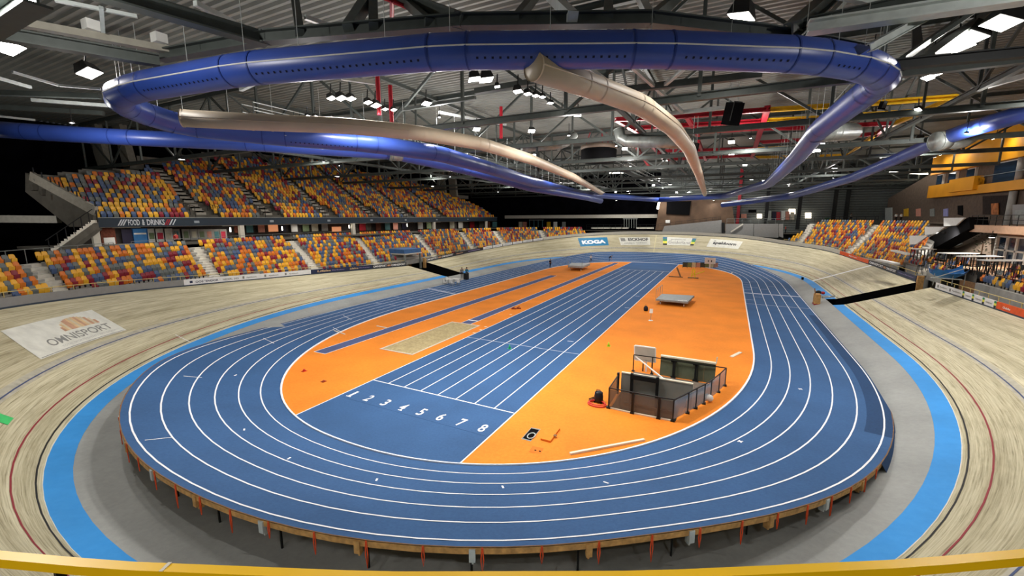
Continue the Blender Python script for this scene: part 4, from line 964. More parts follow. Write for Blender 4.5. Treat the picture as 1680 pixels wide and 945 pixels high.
# concourse above the lounge
XS = 44.0; YS = float(onx(1591, 370, XS)[1])
slab([(XS, 8, 8.15), (XS, YS, 8.15), (XS, YS, 8.95), (XS, 8, 8.95)], 6.0, (1, 0, 0), PEACH, 'floor_balcony', 'peach plaster balcony slab over the lounge windows', 'floor')
slab([(46.4, 8, 3.0), (46.4, 51.5, 3.0), (46.4, 51.5, 8.2), (46.4, 8, 8.2)], 0.3, (1, 0, 0), PEACH, 'wall_lounge', 'peach plaster lounge wall with gridded windows')
wl_ = thing('window_1', 'white framed gridded window with dark blue glass under the balcony slab', 'window', (46.3, 46, 5.0)); struct(wl_)
yl = lambda px: float(onx(px, 410, 46.2)[1])
mb = MB(); mb.box((46.3, (yl(1636) + 20) / 2, 6.2), (0.1, abs(yl(1636) - 20), 2.9)); mb.build('pane', GLASS, wl_)
for px in (1633, 1650.5, 1667, 1684, 1702, 1724):
    mb = MB(); mb.box((46.2, yl(px), 6.2), (0.2, 0.28, 3.0)); mb.build('mullion', FRAMEW, wl_)
for z in (4.7, 6.2, 7.7):
    mb = MB(); mb.box((46.2, (yl(1633) + 20) / 2, z), (0.2, abs(yl(1633) - 20), 0.18)); mb.build('transom', FRAMEW, wl_)
xpoly([(1494, 412), (1494, 365), (1592, 365), (1626, 382), (1626, 430), (1540, 430)], 46.6, 0.3, mat('taupe_wall', '#7c6c5d', 0.85, var=0.06), 'wall_taupe', 'taupe wall under the balcony, beside the gridded window')
# black sloping underside of the stair beside the seats
q = [(1590, 356), (1591, 375), (1531, 408), (1499, 402)]
P4 = [onx(px, py, 43.6) for px, py in q]
o = slab(P4, 1.6, (1, 0, 0), BLACK, 'stair_canopy', 'black sloping slab rising beside the stepped white side panels', 'canopy', 'thing')
for k, q in enumerate((((1548, 371), (1548, 357.5), (1583, 357), (1568, 370)), ((1517, 386), (1517, 372), (1550, 372), (1535, 383)), ((1492, 401), (1492, 386.5), (1522, 386.5), (1502, 401)))):
    slab([onx(px, py, 43.2 - k * 1.2) for px, py in q], 0.15, (1, 0, 0), WHITEP, 'side_panel', 'white stepped side panel next to the black slab, %s' % ['topmost', 'middle', 'lowest'][k], 'panel', 'thing')
xpoly([(1569, 403), (1569, 396.5), (1578, 396.5), (1578, 400.5)], 46.5, 0.08, WHITEP, 'notice', 'white notice on the taupe wall', 'notice', 'thing')
# concourse behind the right stand
mb = MB(); mb.poly([(43.5, 8, 8.9), (58, 8, 8.9), (58, 100, 8.9), (47, 100, 8.9)]); struct(mb.build('floor_concourse', CONCD), 'dark upper concourse floor behind the right stand', 'floor')
for k, (px, m) in enumerate(((1486, YELST), (1506, PINKP), (1529, GALV), (1551, mat('lilac_poster', '#8f8fc0', 0.7)))):
    xpoly([(px - 3.5, 355), (px - 3.5, 343), (px + 3.5, 342), (px + 3.5, 355)], XR - 0.12, 0.1, m, 'poster', '%s poster on the brown brick wall' % ['yellow', 'pink', 'pale grey', 'lilac'][k], 'poster', 'thing')
xpoly([(1452, 362), (1452, 341), (1463, 340.5), (1463, 362)], XR - 0.15, 0.12, STEELL, 'door_1', 'grey metal double door in the brown brick wall', 'door')
xpoly([(1571, 352), (1571, 337.5), (1578.5, 337), (1578.5, 354)], XR - 0.12, 0.1, BLACK, 'door_2', 'black doorway in the brown brick wall', 'door')
xpoly([(1612, 352), (1612, 322), (1660, 320), (1660, 352)], XR - 0.12, 0.1, mat('dark_opening', '#2a201c', 0.9, var=0.2), 'door_3', 'dark open doorway with shelves beside the round concrete column', 'door')
xpoly([(1626, 352), (1626, 334), (1637, 333), (1637, 352)], XR - 0.3, 0.1, mat('bar_orange', '#b06a38', 0.7, var=0.25, scale=2), 'display_shelf', 'orange lit shelf unit in the dark doorway', 'shelf', 'thing')
xpoly([(1661, 368), (1661, 336), (1682, 335), (1682, 368)], 45.5, 0.15, GREYP, 'notice_board', 'big grey notice board above the balcony slab', 'board', 'thing')
xpoly([(1665, 358), (1665, 345), (1680, 344), (1680, 358)], 45.4, 0.08, GALV, 'notice', 'silver sheet on the big grey notice board', 'notice', 'thing')
railing('balcony_railing', 'dark railing along the edge of the peach balcony slab', [(XS + 0.1, y, 8.95) for y in (YS, 40, 28, 18)], 1.1, 0.03, STEELB, step=1.3, bars=2)
# left: wedge stair at the near end of the upper tier, pale beam, leaning slabs
pA = [onx(158, 345, XF), onx(158, 372, XF)]
q = [at(48, 284, 43), at(158, 345, 42), at(158, 372, 42), at(120, 372, 42.5), at(48, 315, 43)]
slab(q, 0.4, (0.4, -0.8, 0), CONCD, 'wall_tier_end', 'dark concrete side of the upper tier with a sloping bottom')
o = thing('end_railing', 'black railing down the sloping near end of the upper tier', 'railing', tuple(at(158, 345, 41.8)))
a_, b_ = at(52, 292, 42.6), at(158, 350, 41.6)
mb = MB(); mb.bar(a_, b_, 0.06); mb.build('handrail', STEELB, o); mb = MB(); mb.bar(a_ + (0, 0, 0.2), b_ + (0, 0, 0.2), 0.3, 0.9); mb.build('infill_panel', mat('dim_panel', '#a8a295', 0.8), o)
for t in np.linspace(0.05, 1, 8):
    p = a_ * (1 - t) + b_ * t; mb = MB(); mb.bar(p + (0, 0, -0.9), p + (0, 0, 1.2), 0.09); mb.build('post', STEELB, o)
o = thing('end_stair', 'concrete stair with pale treads going down from the fascia', 'stairs', tuple(at(110, 402, 39)))
A, B = at(154, 362, 41.4), at(78, 416, 36.0); mb = MB(); n_st = 15; d = B - A; side = np.array([-0.75, 0.66, 0]) * 1.3
for k in range(n_st):
    c = A + d * (k + 0.5) / n_st; s_ = d / n_st
    mb = MB(); w2 = np.array([s_[0], s_[1], 0]) * 0.5
    b4 = [c - w2 - (0, 0, 0.16), c + w2 - (0, 0, 0.16), c + w2 + side - (0, 0, 0.16), c - w2 + side - (0, 0, 0.16)]; mb.hexa(b4, [p + (0, 0, 0.30) for p in b4]); mb.build('tread', STAIRM if k % 2 else CREAM, o)
mb = MB(); mb.hexa([A - (0, 0, 0.9), B - (0, 0, 0.9), B + side - (0, 0, 0.9), A + side - (0, 0, 0.9)], [A - (0, 0, 0.2), B - (0, 0, 0.2), B + side - (0, 0, 0.2), A + side - (0, 0, 0.2)]); mb.build('stringer', CONCD, o)
for t in np.linspace(0.1, 0.95, 6):
    p = A + d * t; mb = MB(); mb.bar(p, p + (0, 0, 1.1), 0.06); mb.build('post', STEELB, o)
mb = MB(); mb.bar(A + (0, 0, 1.1), B + (0, 0, 1.1), 0.05); mb.build('handrail', STEELB, o)
mb = MB(); mb.bar(at(-60, 358.5, 44), at(97, 360, 44), 0.5, 0.75); tag(mb.build('beam', STAIRM), 'pale concrete beam sticking out of the dark beside the upper tier', 'beam')
for k, (a, b, w) in enumerate(((165, 176, 33), (208, 214, 24))):
    p, q = at(a - 14, 200, 56), at(b + 3, 284, 55); mb = MB(); mb.bar(q, p, w / FPX * 56, 0.8, (0, 1, 0)); tag(mb.build('leaning_slab', mat('grey_slab', '#8d897e', 0.85, var=0.06)), ['wide', 'narrow'][k] + ' grey leaning slab behind the near end of the upper tier', 'slab')
for k, (a, b) in enumerate(((723, 727), (742, 745))):
    p, q = at(a - 2, 268, 110), at(b, 323, 110); mb = MB(); mb.bar(q, p, 13 / FPX * 110, 0.8, (0, 1, 0)); tag(mb.build('leaning_slab', MATS['grey_slab']), ['taller', 'shorter'][k] + ' grey leaning slab behind the far end of the upper tier', 'slab')
# ------------------------------------------------------------------ fenced well in the orange infield
F = lambda x, y: (950 + x * 290 / 1680, 540 + y * 290 / 1680)
MESHP = mat('grey_mesh_panel', '#8f9290', 0.5, var=0.05, alpha=0.55); GLASSP = mat('pale_glass_panel', '#8796a2', 0.15, var=0.0, alpha=0.6, spec=0.6)
PGREY = mat('well_panel_grey', '#85867f', 0.7, var=0.06, scale=1.2); PGREEN = mat('well_panel_green', '#5c6350', 0.7, var=0.05); PCREAM = mat('well_cap_cream', '#e0d6c0', 0.6, var=0.02)
fe = thing('well_fence', 'black post and rail fence round the well in the orange infield', 'fence', (15.4, 2.8, 0))
nearp = [onz(*F(280, 750), 0), onz(*F(505, 800), 0), onz(*F(755, 850), 0), onz(*F(890, 875), 0)]
rightp = [onz(*F(x, y), 0) for x, y in ((890, 875), (1030, 800), (1107, 755), (1185, 712), (1248, 668), (1325, 602), (1385, 540))]
PH = 1.12
for k, p in enumerate(nearp + rightp[1:]):
    mb = MB(); w = 0.12 if k in (1, 2) else 0.06; mb.box((p[0], p[1], PH / 2), (w, w, PH)); mb.box((p[0], p[1], 0.04), (0.2, 0.2, 0.08)); mb.build('post', STEELB, fe)
for a, b in zip(nearp[:-1], nearp[1:]):
    mb = MB(); mb.bar(a + (0, 0, PH), b + (0, 0, PH), 0.05); mb.build('top_rail', STEELB, fe)
    mb = MB(); mb.bar(a + (0, 0, 0.56), b + (0, 0, 0.56), 0.012, 0.95); mb.build('mesh_panel', mat('thin_grey_mesh', '#77756e', 0.6, var=0.05, alpha=0.55), fe)
    mb = MB(); mb.bar(a + (0, 0, 0.03), b + (0, 0, 0.03), 0.1, 0.06); mb.build('kick_strip', PCREAM, fe)
for a, b in zip(rightp[:-1], rightp[1:]):
    mb = MB(); mb.bar(a + (0, 0, PH), b + (0, 0, PH), 0.05); mb.build('top_rail', STEELB, fe)
    mb = MB(); mb.bar(a + (0, 0, 0.56), b + (0, 0, 0.56), 0.012, 0.95); mb.build('glass_panel', GLASSP, fe)
lf = [nearp[0], np.array([13.83, 4.85, 0.0])]
mb = MB(); mb.box((13.83, 4.85, 0.62), (0.12, 0.14, 1.24)); mb.build('post', STEELB, fe)
mb = MB(); mb.bar(lf[0] + (0, 0, 0.6), lf[1] + (0, 0, 0.6), 0.012, 1.0); mb.build('mesh_panel', MATS['thin_grey_mesh'], fe); mb = MB(); mb.bar(lf[0] + (0, 0, PH), lf[1] + (0, 0, PH), 0.05); mb.build('top_rail', STEELB, fe)
bk = [np.array([13.9, 8.8, 0]), np.array([15.06, 8.85, 0]), np.array([16.4, 8.75, 0]), np.array([17.7, 8.75, 0]), rightp[-1]]
for p in bk[:-1]:
    mb = MB(); mb.bar(p, p + (0, 0, PH), 0.06); mb.box((p[0], p[1], 0.03), (0.18, 0.18, 0.06)); mb.build('post', STEELB, fe)
for a, b in zip(bk[:-1], bk[1:]):
    mb = MB(); mb.bar(a + (0, 0, PH), b + (0, 0, PH), 0.05); mb.build('top_rail', STEELB, fe)
YP = 4.7
def yz(x, y, yy): return ony(*F(x, y), yy)
wp = thing('well_wall', 'grey panel wall with a black framed hatch standing in the fenced well', 'partition', (15.9, YP, -2.6))
a, b = yz(405, 415, YP), yz(1085, 520, YP); zt = (a[2] + b[2]) / 2
mb = MB(); mb.box(((a[0] + 17.1) / 2, YP, (zt - 2.6) / 2), (17.1 - a[0], 0.1, zt + 2.6)); mb.build('panel', PGREY, wp); mb = MB(); mb.box(((17.1 + b[0]) / 2, YP, zt / 2), (b[0] - 17.1, 0.1, zt)); mb.build('panel', PGREY, wp)
mb = MB(); mb.box(((a[0] + b[0]) / 2, YP, zt + 0.02), (b[0] - a[0], 0.14, 0.06)); mb.build('cap', PCREAM, wp)
d0, d1 = yz(505, 420, YP - .1)[0], yz(748, 470, YP - .1)[0]
for x in (d0, d1):
    mb = MB(); mb.box((x, YP - 0.12, (zt - 2.6) / 2 + 0.05), (0.14, 0.14, zt + 2.7)); mb.build('hatch_post', STEELB, wp)
mb = MB(); mb.box(((d0 + d1) / 2, YP - 0.12, zt - 0.08), (d1 - d0 + 0.14, 0.2, 0.26)); mb.build('hatch_header', STEELB, wp)
mb = MB(); mb.box(((a[0] + b[0]) / 2 - 0.1, YP - 0.2, -0.35), (3.0, 0.2, 0.16)); mb.build('cross_beam', STEELB, wp)
mb = MB(); mb.box((15.75, YP - 0.15, -1.4), (0.08, 0.1, 2.0)); mb.build('door_edge', TIMBERD, wp)
mb = MB(); pq = [np.array(v) for v in ((13.95, 4.78, -.1), (17.85, 4.78, -.1), (19.05, 8.72, -.1), (13.95, 8.72, -.1))]; mb.hexa(pq, [v + (0, 0, .115) for v in pq]); tag(mb.build('lift_platform', mat('platform_brown', '#6b5f55', 0.8, var=0.1)), 'dull brown lift platform behind the grey panel wall', 'platform')
YG = 8.95
a, b = yz(778, 255, YG), yz(1303, 330, YG); zb_, zt = 0.0, (a[2] + b[2]) / 2
gp = thing('green_screen_wall', 'olive green panel wall with a cream cap behind the fenced well', 'partition', ((a[0] + b[0]) / 2, YG, 0))
n5 = 5
for k in range(n5):
    x0 = a[0] + (b[0] - a[0]) * k / n5; x1 = a[0] + (b[0] - a[0]) * (k + 1) / n5; mb = MB(); mb.box(((x0 + x1) / 2, YG, zt / 2), (x1 - x0 - 0.004, 0.08, zt)); mb.build('panel', PGREEN, gp)
mb = MB(); mb.box(((a[0] + b[0]) / 2, YG, zt + 0.03), (b[0] - a[0], 0.2, 0.10)); mb.build('cap', PCREAM, gp)
for x in (yz(895, 400, YG - .1)[0], yz(1105, 420, YG - .1)[0]):
    mb = MB(); mb.box((x, YG - 0.1, zt * 0.42), (0.10, 0.10, zt * 0.84)); mb.box((x, YG - 0.1, zt * 0.84), (0.32, 0.10, 0.08)); mb.box((x, YG - 0.1, 0.04), (0.26, 0.2, 0.08)); mb.build('support_post', STEELB, gp)
mb = MB(); mb.bar((b[0], YG, zt), (b[0] + 0.03, YG, zt + 0.42), 0.06); mb.build('end_stub', PCREAM, gp)
YB2 = 9.1
a, b, c, d = yz(532, 155, YB2), yz(722, 180, YB2), yz(722, 315, YB2), yz(535, 290, YB2)
wb = thing('target_board', 'grey board with a white rim standing on two legs behind the fenced well', 'board', ((a[0] + b[0]) / 2, YB2, 0))
mb = MB(); mb.hexa([d - (0, .05, 0), c - (0, .05, 0), c + (0, .05, 0), d + (0, .05, 0)], [a - (0, .05, 0), b - (0, .05, 0), b + (0, .05, 0), a + (0, .05, 0)]); mb.build('panel', mat('board_grey', '#a9a59a', 0.6, var=0.03), wb)
for p, q in ((a, b), (b, c), (c, d), (d, a)):
    mb = MB(); mb.bar(p, q, 0.12, 0.07); mb.build('rim', WHITEP, wb)
for x in (605, 635, 690):
    p = yz(x, 410, YB2); q = np.array([p[0], YB2, d[2] + 0.1]); mb = MB(); mb.bar((p[0], YB2, 0), q, 0.07 if x != 635 else 0.10); mb.build('leg', STEELB if x != 635 else WHITEP, wb)
p, q = yz(540, 262, YB2 - .1), yz(800, 470, YP + 0.6); mb = MB(); mb.bar(p, q, 0.06); mb.build('strut', WHITEP, wb)
q = onz(*F(1240, 655), 0.22); mb = MB(); mb.lathe([(0.02, -0.2), (0.16, -0.12), (0.2, 0), (0.16, 0.12), (0.02, 0.2)], q, 12); tag(mb.build('ball', WHITEP, None, True), 'white ball lying against the glass fence of the well', 'ball')
# vacuum with red hose
q = onz(*F(185, 692), 0); o = thing('wet_vacuum', 'black wet vacuum with a coiled red hose on the orange floor', 'vacuum cleaner', tuple(q))
mb = MB(); mb.lathe([(0.20, 0.06), (0.24, 0.12), (0.24, 0.38), (0.22, 0.42), (0.22, 0.55), (0.12, 0.62)], q, 16); mb.build('tank', mat('vac_black', '#191a22', 0.4), o, True)
for dx, dy in ((-.18, -.15), (.18, -.15), (-.18, .15), (.18, .15)):
    mb = MB(); mb.lathe([(0.05, 0.0), (0.05, 0.08)], (q[0] + dx, q[1] + dy, 0), 8); mb.build('wheel', STEELB, o)
mb = MB(); mb.tube([(q[0] - 0.1, q[1] - .1, .6), (q[0] - .1, q[1] - .1, .74), (q[0] + .1, q[1] - .1, .74), (q[0] + .1, q[1] - .1, .6)], 0.018, 6); mb.build('handle', STEELB, o)
for rr in (0.42, 0.36):
    mb = MB(); mb.tube([(q[0] + 0.02 + rr * 1.15 * math.cos(t), q[1] - 0.38 + rr * math.sin(t) * 0.8, 0.05 + (0.07 if rr < .4 else 0)) for t in np.linspace(0, 2 * PI, 26)[:-1]], 0.035, 6, closed=True); mb.build('hose', mat('hose_red', '#d43a34', 0.4), o, True)
for k, (dx, dy) in enumerate(((-.55, .05), (-.5, -.15))):
    mb = MB(); mb.bar((q[0] + dx, q[1] + dy, 0.04), (q[0] + dx + .5, q[1] + dy + 0.1, 0.3), 0.05); mb.build('wand', STEELB, o)
def cone(px, py, m, lab, h=0.32):
    q = onz(px, py, 0); o = thing('marker_cone', lab, 'cone', tuple(q)); mb = MB(); mb.box((q[0], q[1], 0.015), (0.26, 0.26, 0.03)); mb.build('base', m, o)
    mb = MB(); mb.lathe([(0.10, 0.03), (0.03, h), (0.015, h)], q, 12); mb.build('cone', m, o, True)
cone(998.5, 568, mat('cone_lime', '#9ccc2a', 0.4), 'small lime green cone on the orange floor'); cone(836, 572, mat('cone_green', '#2fb47a', 0.4), 'small green cone on the blue sprint straight')
cone(499, 609, mat('cone_red', '#d2402a', 0.5), 'small red marker lying on the orange curve near the blue runway end', 0.16); cone(531, 626, mat('cone_rust', '#a8401c', 0.5), 'tiny rust red marker on the orange curve', 0.1)
# white timbers on the floor
def plank(a, b, w, h, lab, m=None, nm='white_bar', z=0.0):
    a, b = onz(*a, z), onz(*b, z); mb = MB(); mb.bar(a + (0, 0, h / 2), b + (0, 0, h / 2), w, h); return tag(mb.build(nm, m or PCREAM), lab, 'bar')
plank((935, 745.5), (1057, 722.5), 0.12, 0.08, 'long cream bar lying along the kerb of the near curve'); plank((1200, 586), (1215, 578.5), 0.22, 0.06, 'short cream bar on the orange floor by the right hand lanes')
plank((1199, 449), (1204, 446.5), 0.22, 0.05, 'tiny cream bar at the far end of the orange floor'); plank((618, 535), (635, 538.5), 0.10, 0.05, 'thin cream lath across the orange curve', z=0)
plank((548, 543), (566, 549), 0.10, 0.06, 'cream lath lying across the kerb of the left curve')
# hatches
def quadz(px4, z=0.0): return [onz(px, py, z) for px, py in px4]
G = lambda x, y: (840 + x / 7, 650 + y / 7)
q4 = quadz((G(105, 492), G(215, 522), G(328, 382), G(222, 360)))
o = thing('open_floor_hatch', 'open floor hatch with a pale ring in the orange floor', 'hatch', tuple(sum(q4) / 4))
mb = MB(); dn = np.array([0, 0, -0.0]); inn = [p * 0.86 + sum(q4) / 4 * 0.14 for p in q4]
for i in range(4): mb.quad(q4[i] + (0, 0, .012), q4[(i + 1) % 4] + (0, 0, .012), inn[(i + 1) % 4] + (0, 0, .012), inn[i] + (0, 0, .012))
mb.build('rim', GALV, o); mb = MB(); mb.poly([p + (0, 0, .008) for p in inn]); mb.build('dark_opening', BLACK, o)
c = onz(*G(222, 455), 0.03); mb = MB(); mb.tube([(c[0] + 0.16 * math.cos(t), c[1] + 0.26 * math.sin(t), 0.04) for t in np.linspace(0, 2 * PI, 20)[:-1]], 0.025, 6, closed=True); mb.build('ring', STEELL, o)
q4 = quadz((G(328, 505), G(440, 535), G(550, 385), G(400, 365))); mb = MB(); mb.hexa(q4, [p + (0, 0, .09) for p in q4]); o = tag(mb.build('hatch_lid', ORANGE), 'orange hatch lid lying beside the open floor hatch', 'hatch lid')
c = onz(*G(495, 450), .095); mb = MB(); mb.box(c, (0.14, 0.16, 0.012)); mb.build('notch', TIMBERD, o)
q4 = quadz((G(195, 640), G(330, 665), G(365, 600), G(235, 575))); o = thing('closed_floor_hatch', 'small closed orange hatch with two dark finger holes', 'hatch', tuple(sum(q4) / 4))
mb = MB(); mb.poly([p + (0, 0, .008) for p in q4]); mb.build('plate', mat('orange_plate', '#d8741c', 0.8, var=0.06), o)
for x, y in ((268, 620), (320, 632)):
    c = onz(*G(x, y), .012); mb = MB(); mb.box(c, (0.08, 0.07, 0.006)); mb.build('finger_hole', BLACK, o)
# flat trolley
def trolley(name, lab, base4, zt, th, m, hx=None, wheel_r=0.14):
    c = sum(base4) / 4; o = thing(name, lab, 'trolley', tuple(c)); mb = MB(); mb.hexa([np.array([p[0], p[1], zt - th]) for p in base4], [np.array([p[0], p[1], zt]) for p in base4]); mb.build('deck', m, o)
    mb = MB()
    for p, q in zip(base4, base4[1:] + base4[:1]): mb.bar((p[0], p[1], zt - th - 0.03), (q[0], q[1], zt - th - 0.03), 0.07, 0.09)
    mb.build('frame', GALV, o)
    for p in base4:
        w = p * 0.75 + c * 0.25; mb = MB(); mb.tube([(w[0] - 0.04, w[1], wheel_r), (w[0] + 0.04, w[1], wheel_r)], wheel_r, 12); mb.build('wheel', WHITEP, o)
        mb = MB(); mb.bar((w[0], w[1], wheel_r), (w[0], w[1], zt - th), 0.06); mb.build('fork', STEELB, o)
    return o
q4 = [onz(1076, 491, .62), onz(1128, 496, .62), onz(1139, 485.5, .62), onz(1086, 482.5, .62)]; q4 = [np.array([p[0], p[1], 0]) for p in q4]
o = trolley('flat_trolley', 'long flat grey trolley with an upright end frame on the orange floor', q4, 0.66, 0.12, mat('trolley_grey', '#8f9698', 0.5, 0.3, var=0.08))
for p, q in ((q4[0], q4[3]),):
    for t in (0, 0.3, 0.65, 1):
        w = p * (1 - t) + q * t; mb = MB(); mb.bar((w[0], w[1], .66), (w[0], w[1], 1.75), 0.04); mb.build('end_post', GALV, o)
    mb = MB(); mb.bar((p[0], p[1], 1.75), (q[0], q[1], 1.75), 0.05); mb.build('end_rail', GALV, o)
for px in (1116, 1123):
    c = onz(px, 493, .67); mb = MB(); mb.box(c, (0.5, 0.3, .02)); mb.build('label_plate', WHITEP, o)
q4 = [onz(932, 437.5, .7), onz(955, 439, .7), onz(968, 434, .7), onz(938, 433, .7)]; q4 = [np.array([p[0], p[1], 0]) for p in q4]
o = trolley('landing_mat_trolley', 'grey mat trolley with uprights at the far end of the orange floor', q4, 0.95, 0.3, mat('mat_grey', '#a9aeb0', 0.6, var=0.08))
for p in q4:
    mb = MB(); mb.bar((p[0], p[1], .9), (p[0], p[1], 1.8), 0.05); mb.build('upright', GALV, o)
q = onz(1059.5, 510, 0); o = thing('sports_bag', 'black bag on the orange floor in front of the flat trolley', 'bag', tuple(q)); mb = MB(); mb.lathe([(0.17, 0), (0.23, 0.1), (0.23, 0.35), (0.14, 0.5), (0.05, 0.54)], q, 12); mb.build('body', mat('bag_black', '#1c1b20', 0.7), o, True); mb = MB(); mb.tube([q + (-.1, 0, .5), q + (-.06, 0, .66), q + (.06, 0, .66), q + (.1, 0, .5)], .02, 6); mb.build('handle', STEELB, o)
q = onz(1067.5, 526, 0); o = thing('sign_stand', 'white plate on a thin grey stand beside the black bag', 'sign', tuple(q)); mb = MB(); mb.lathe([(0.22, 0), (0.22, 0.03), (0.03, 0.05)], q, 12); mb.build('base', WHITEP, o); mb = MB(); mb.bar(q + (0, 0, .04), q + (0, 0, .9), 0.04); mb.build('pole', GALV, o); mb = MB(); mb.box(q + (0, 0, .95), (0.30, 0.03, 0.42), 0.2, tilt=('X', -0.3)); mb.build('plate', WHITEP, o)
# far end of the infield
a, b = onz(1120, 439.5, 0), onz(1178, 440.5, 0); o = thing('barrier_fence', 'low patterned barrier fence at the far end of the orange floor', 'barrier', tuple((a + b) / 2))
pm = [mat('barrier_dark', '#3f4438', 0.7), mat('barrier_pink', '#b98a78', 0.7), mat('barrier_cream', '#c9c3a0', 0.7), mat('barrier_green', '#6b7a4a', 0.7)]
for k in range(8):
    p, q = a + (b - a) * k / 8, a + (b - a) * (k + 0.94) / 8; mb = MB(); mb.bar(p + (0, 0, .62), q + (0, 0, .62), 0.06, 0.9); mb.build('panel', pm[(k * 3) % 4], o); mb = MB(); mb.bar(p, p + (0, 0, 1.15), 0.06); mb.build('post', STEELB, o)
mb = MB(); mb.bar(a + (0, 0, 1.15), b + (0, 0, 1.15), 0.05); mb.build('top_rail', STEELB, o)
q = onz(1164, 441, 0); o = thing('lap_counter', 'white lap counter board on a post by the low barrier fence', 'board', tuple(q)); mb = MB(); mb.bar(q, q + (0, 0, 1.2), 0.22, 0.12); mb.build('post', WHITEP, o); mb = MB(); mb.box(q + (0, 0, 1.55), (1.9, 0.15, 1.15), 0.1); mb.build('panel', WHITEP, o)
for dx in (-.3, .25):
    mb = MB(); mb.box(q + (dx, -.1, 1.5), (0.16, 0.03, 0.4), 0.1); mb.build('digit_flap', AK, o)
q = onz(1137, 456.5, 0); o = thing('yellow_trestle', 'yellow metal trestle lying on the far orange floor', 'frame', tuple(q)); YF = mat('frame_yellow', '#d8b81c', 0.5)
for p_, q_ in (((-.3, 0, 0), (-.1, 0, 1.5)), ((.3, 0, 0), (.1, 0, 1.5)), ((-.3, .1, .2), (.3, .1, 1.2)), ((-.1, 0, 1.5), (.1, 0, 1.5)), ((.1, 0, .6), (1.6, .3, 1.2))):
    mb = MB(); mb.bar(q + p_, q + q_, 0.12); mb.build('tube', YF, o)
mb = MB(); mb.box(q + (0, 0, .06), (1.6, .7, .12)); mb.build('base', TIMBERD, o)
q = onz(1115, 455, 0); mb = MB(); mb.bar(q + (0.15, 0, .05), q + (-.55, 0.3, 1.6), 0.13, 0.2); mb.box(q + (-.6, 0, .06), (2.2, .3, .1)); tag(mb.build('upright_standard', TIMBERD), 'brown upright standard leaning on the far orange floor', 'stand')
for k, (px, py) in enumerate(((843, 507), (851, 506.5))):
    q = onz(px, py, 0); mb = MB(); mb.box(q + (0, 0, .05), (0.5, 0.25, 0.1), 0.4); mb.bar(q + (-.2, 0, .1), q + (.1, 0, .25), 0.08); tag(mb.build('starting_block', mat('rust_block', '#8a3a1a', 0.7)), 'rust brown starting block on the orange strip, %s' % ['closer one', 'farther one'][k], 'starting block')
# tables and chairs by the left tunnel
def table(q, lab):
    o = thing('folding_table', lab, 'table', tuple(q)); mb = MB(); mb.box(q + (0, 0, .74), (1.1, 0.7, 0.05)); mb.build('table_top', WHITEP, o)
    for dx, dy in ((-.48, -.28), (.48, -.28), (-.48, .28), (.48, .28)):
        mb = MB(); mb.bar(q + (dx, dy, 0), q + (dx, dy, .72), 0.05); mb.build('leg', GALV, o)
def chair(q, rz, lab):
    o = thing('folding_chair', lab, 'chair', tuple(q), rz, 'white chairs by the left tunnel')
    local('seat', MB().box((0, 0, .45), (.44, .44, .05)), WHITEP, o); local('backrest', MB().box((0, .21, .72), (.44, .04, .34)), WHITEP, o)
    for dx, dy in ((-.2, -.2), (.2, -.2), (-.2, .2), (.2, .2)): local('leg', MB().bar((dx, dy, 0), (dx, dy, .9 if dy > 0 else .45), .04), GALV, o)
zt_ = 0.12
table(onz(738, 466, zt_), 'white folding table by the mouth of the left tunnel'); table(onz(748, 465.5, zt_), 'second white folding table by the left tunnel, farther along')
for k, (px, py, rz) in enumerate(((730, 468, 1.5), (733, 464, 0.5), (742, 469.5, 3.0), (752, 468, 3.6))): chair(onz(px, py, zt_), rz, 'white folding chair at the tables by the left tunnel, %s from the near side' % ORD[k])
# ------------------------------------------------------------------ tunnels under the timber straights
for side, g, nm in ((-1, YGL, 'left'), (1, YGR, 'right')):
    for k, y in enumerate(g):
        mb = MB(); dd = np.linspace(-0.02, TW, 12); top = [tpy(y, side, d, -0.01) for d in dd]; bot = [np.array([p[0], p[1], -0.55 - 0.17 * d]) for p, d in zip(top, dd)]
        mb.grid([top, bot]); struct(mb.build('wall_tunnel_%s_%d' % (nm, k + 1), BLACK), 'black %s wall of the sunken %s tunnel through the timber straight' % (['near', 'far'][k], nm), 'wall')
    xi = tpy(g[0], side, 0)[0]; xo = tpy(g[0], side, TW)[0]; mb = MB(); xin = xi - side * 1.2
    mb.quad((xin, g[0], 0.02), (xin, g[1], 0.02), (xo + side * 4, g[1], -1.1), (xo + side * 4, g[0], -1.1)); struct(mb.build('floor_tunnel', mat('tunnel_floor', '#2a2826', 0.9)), 'dark sloping floor of the %s tunnel' % nm, 'floor')
    p = tpy(g[1], side, TW); mb = MB(); mb.box((p[0] + side * 0.25, g[1] - 0.1, p[2] - 0.15), (0.5, 0.35, 1.7)); tag(mb.build('tunnel_post', TIMBER), 'raw timber post at the outer end of the %s tunnel' % nm, 'post')
    p = tpy((g[0] + g[1]) / 2, side, TW); mb = MB(); mb.box((p[0] + side * 3.4, (g[0] + g[1]) / 2, p[2] - 0.4), (0.2, g[1] - g[0], 1.9)); struct(mb.build('wall_tunnel_end_' + nm, TIMBER if side < 0 else TIMBERD), 'plywood end wall of the %s tunnel' % nm, 'wall')
p = tpy(38.0, -1, TW)
o = thing('tunnel_canopy', 'blue topped pale platform over the outer end of the left tunnel', 'canopy', tuple(p + (-1.5, 0, 0))); mb = MB(); mb.box(p + (-2.6, 0.3, 1.75), (3.6, 4.4, 0.16)); mb.build('deck', STAIRM, o); mb = MB(); mb.box(p + (-2.6, 0.3, 2.2), (3.4, 4.3, 0.7)); mb.build('blue_cover', mat('blue_cover', '#3f6597', 0.6, var=0.08), o)
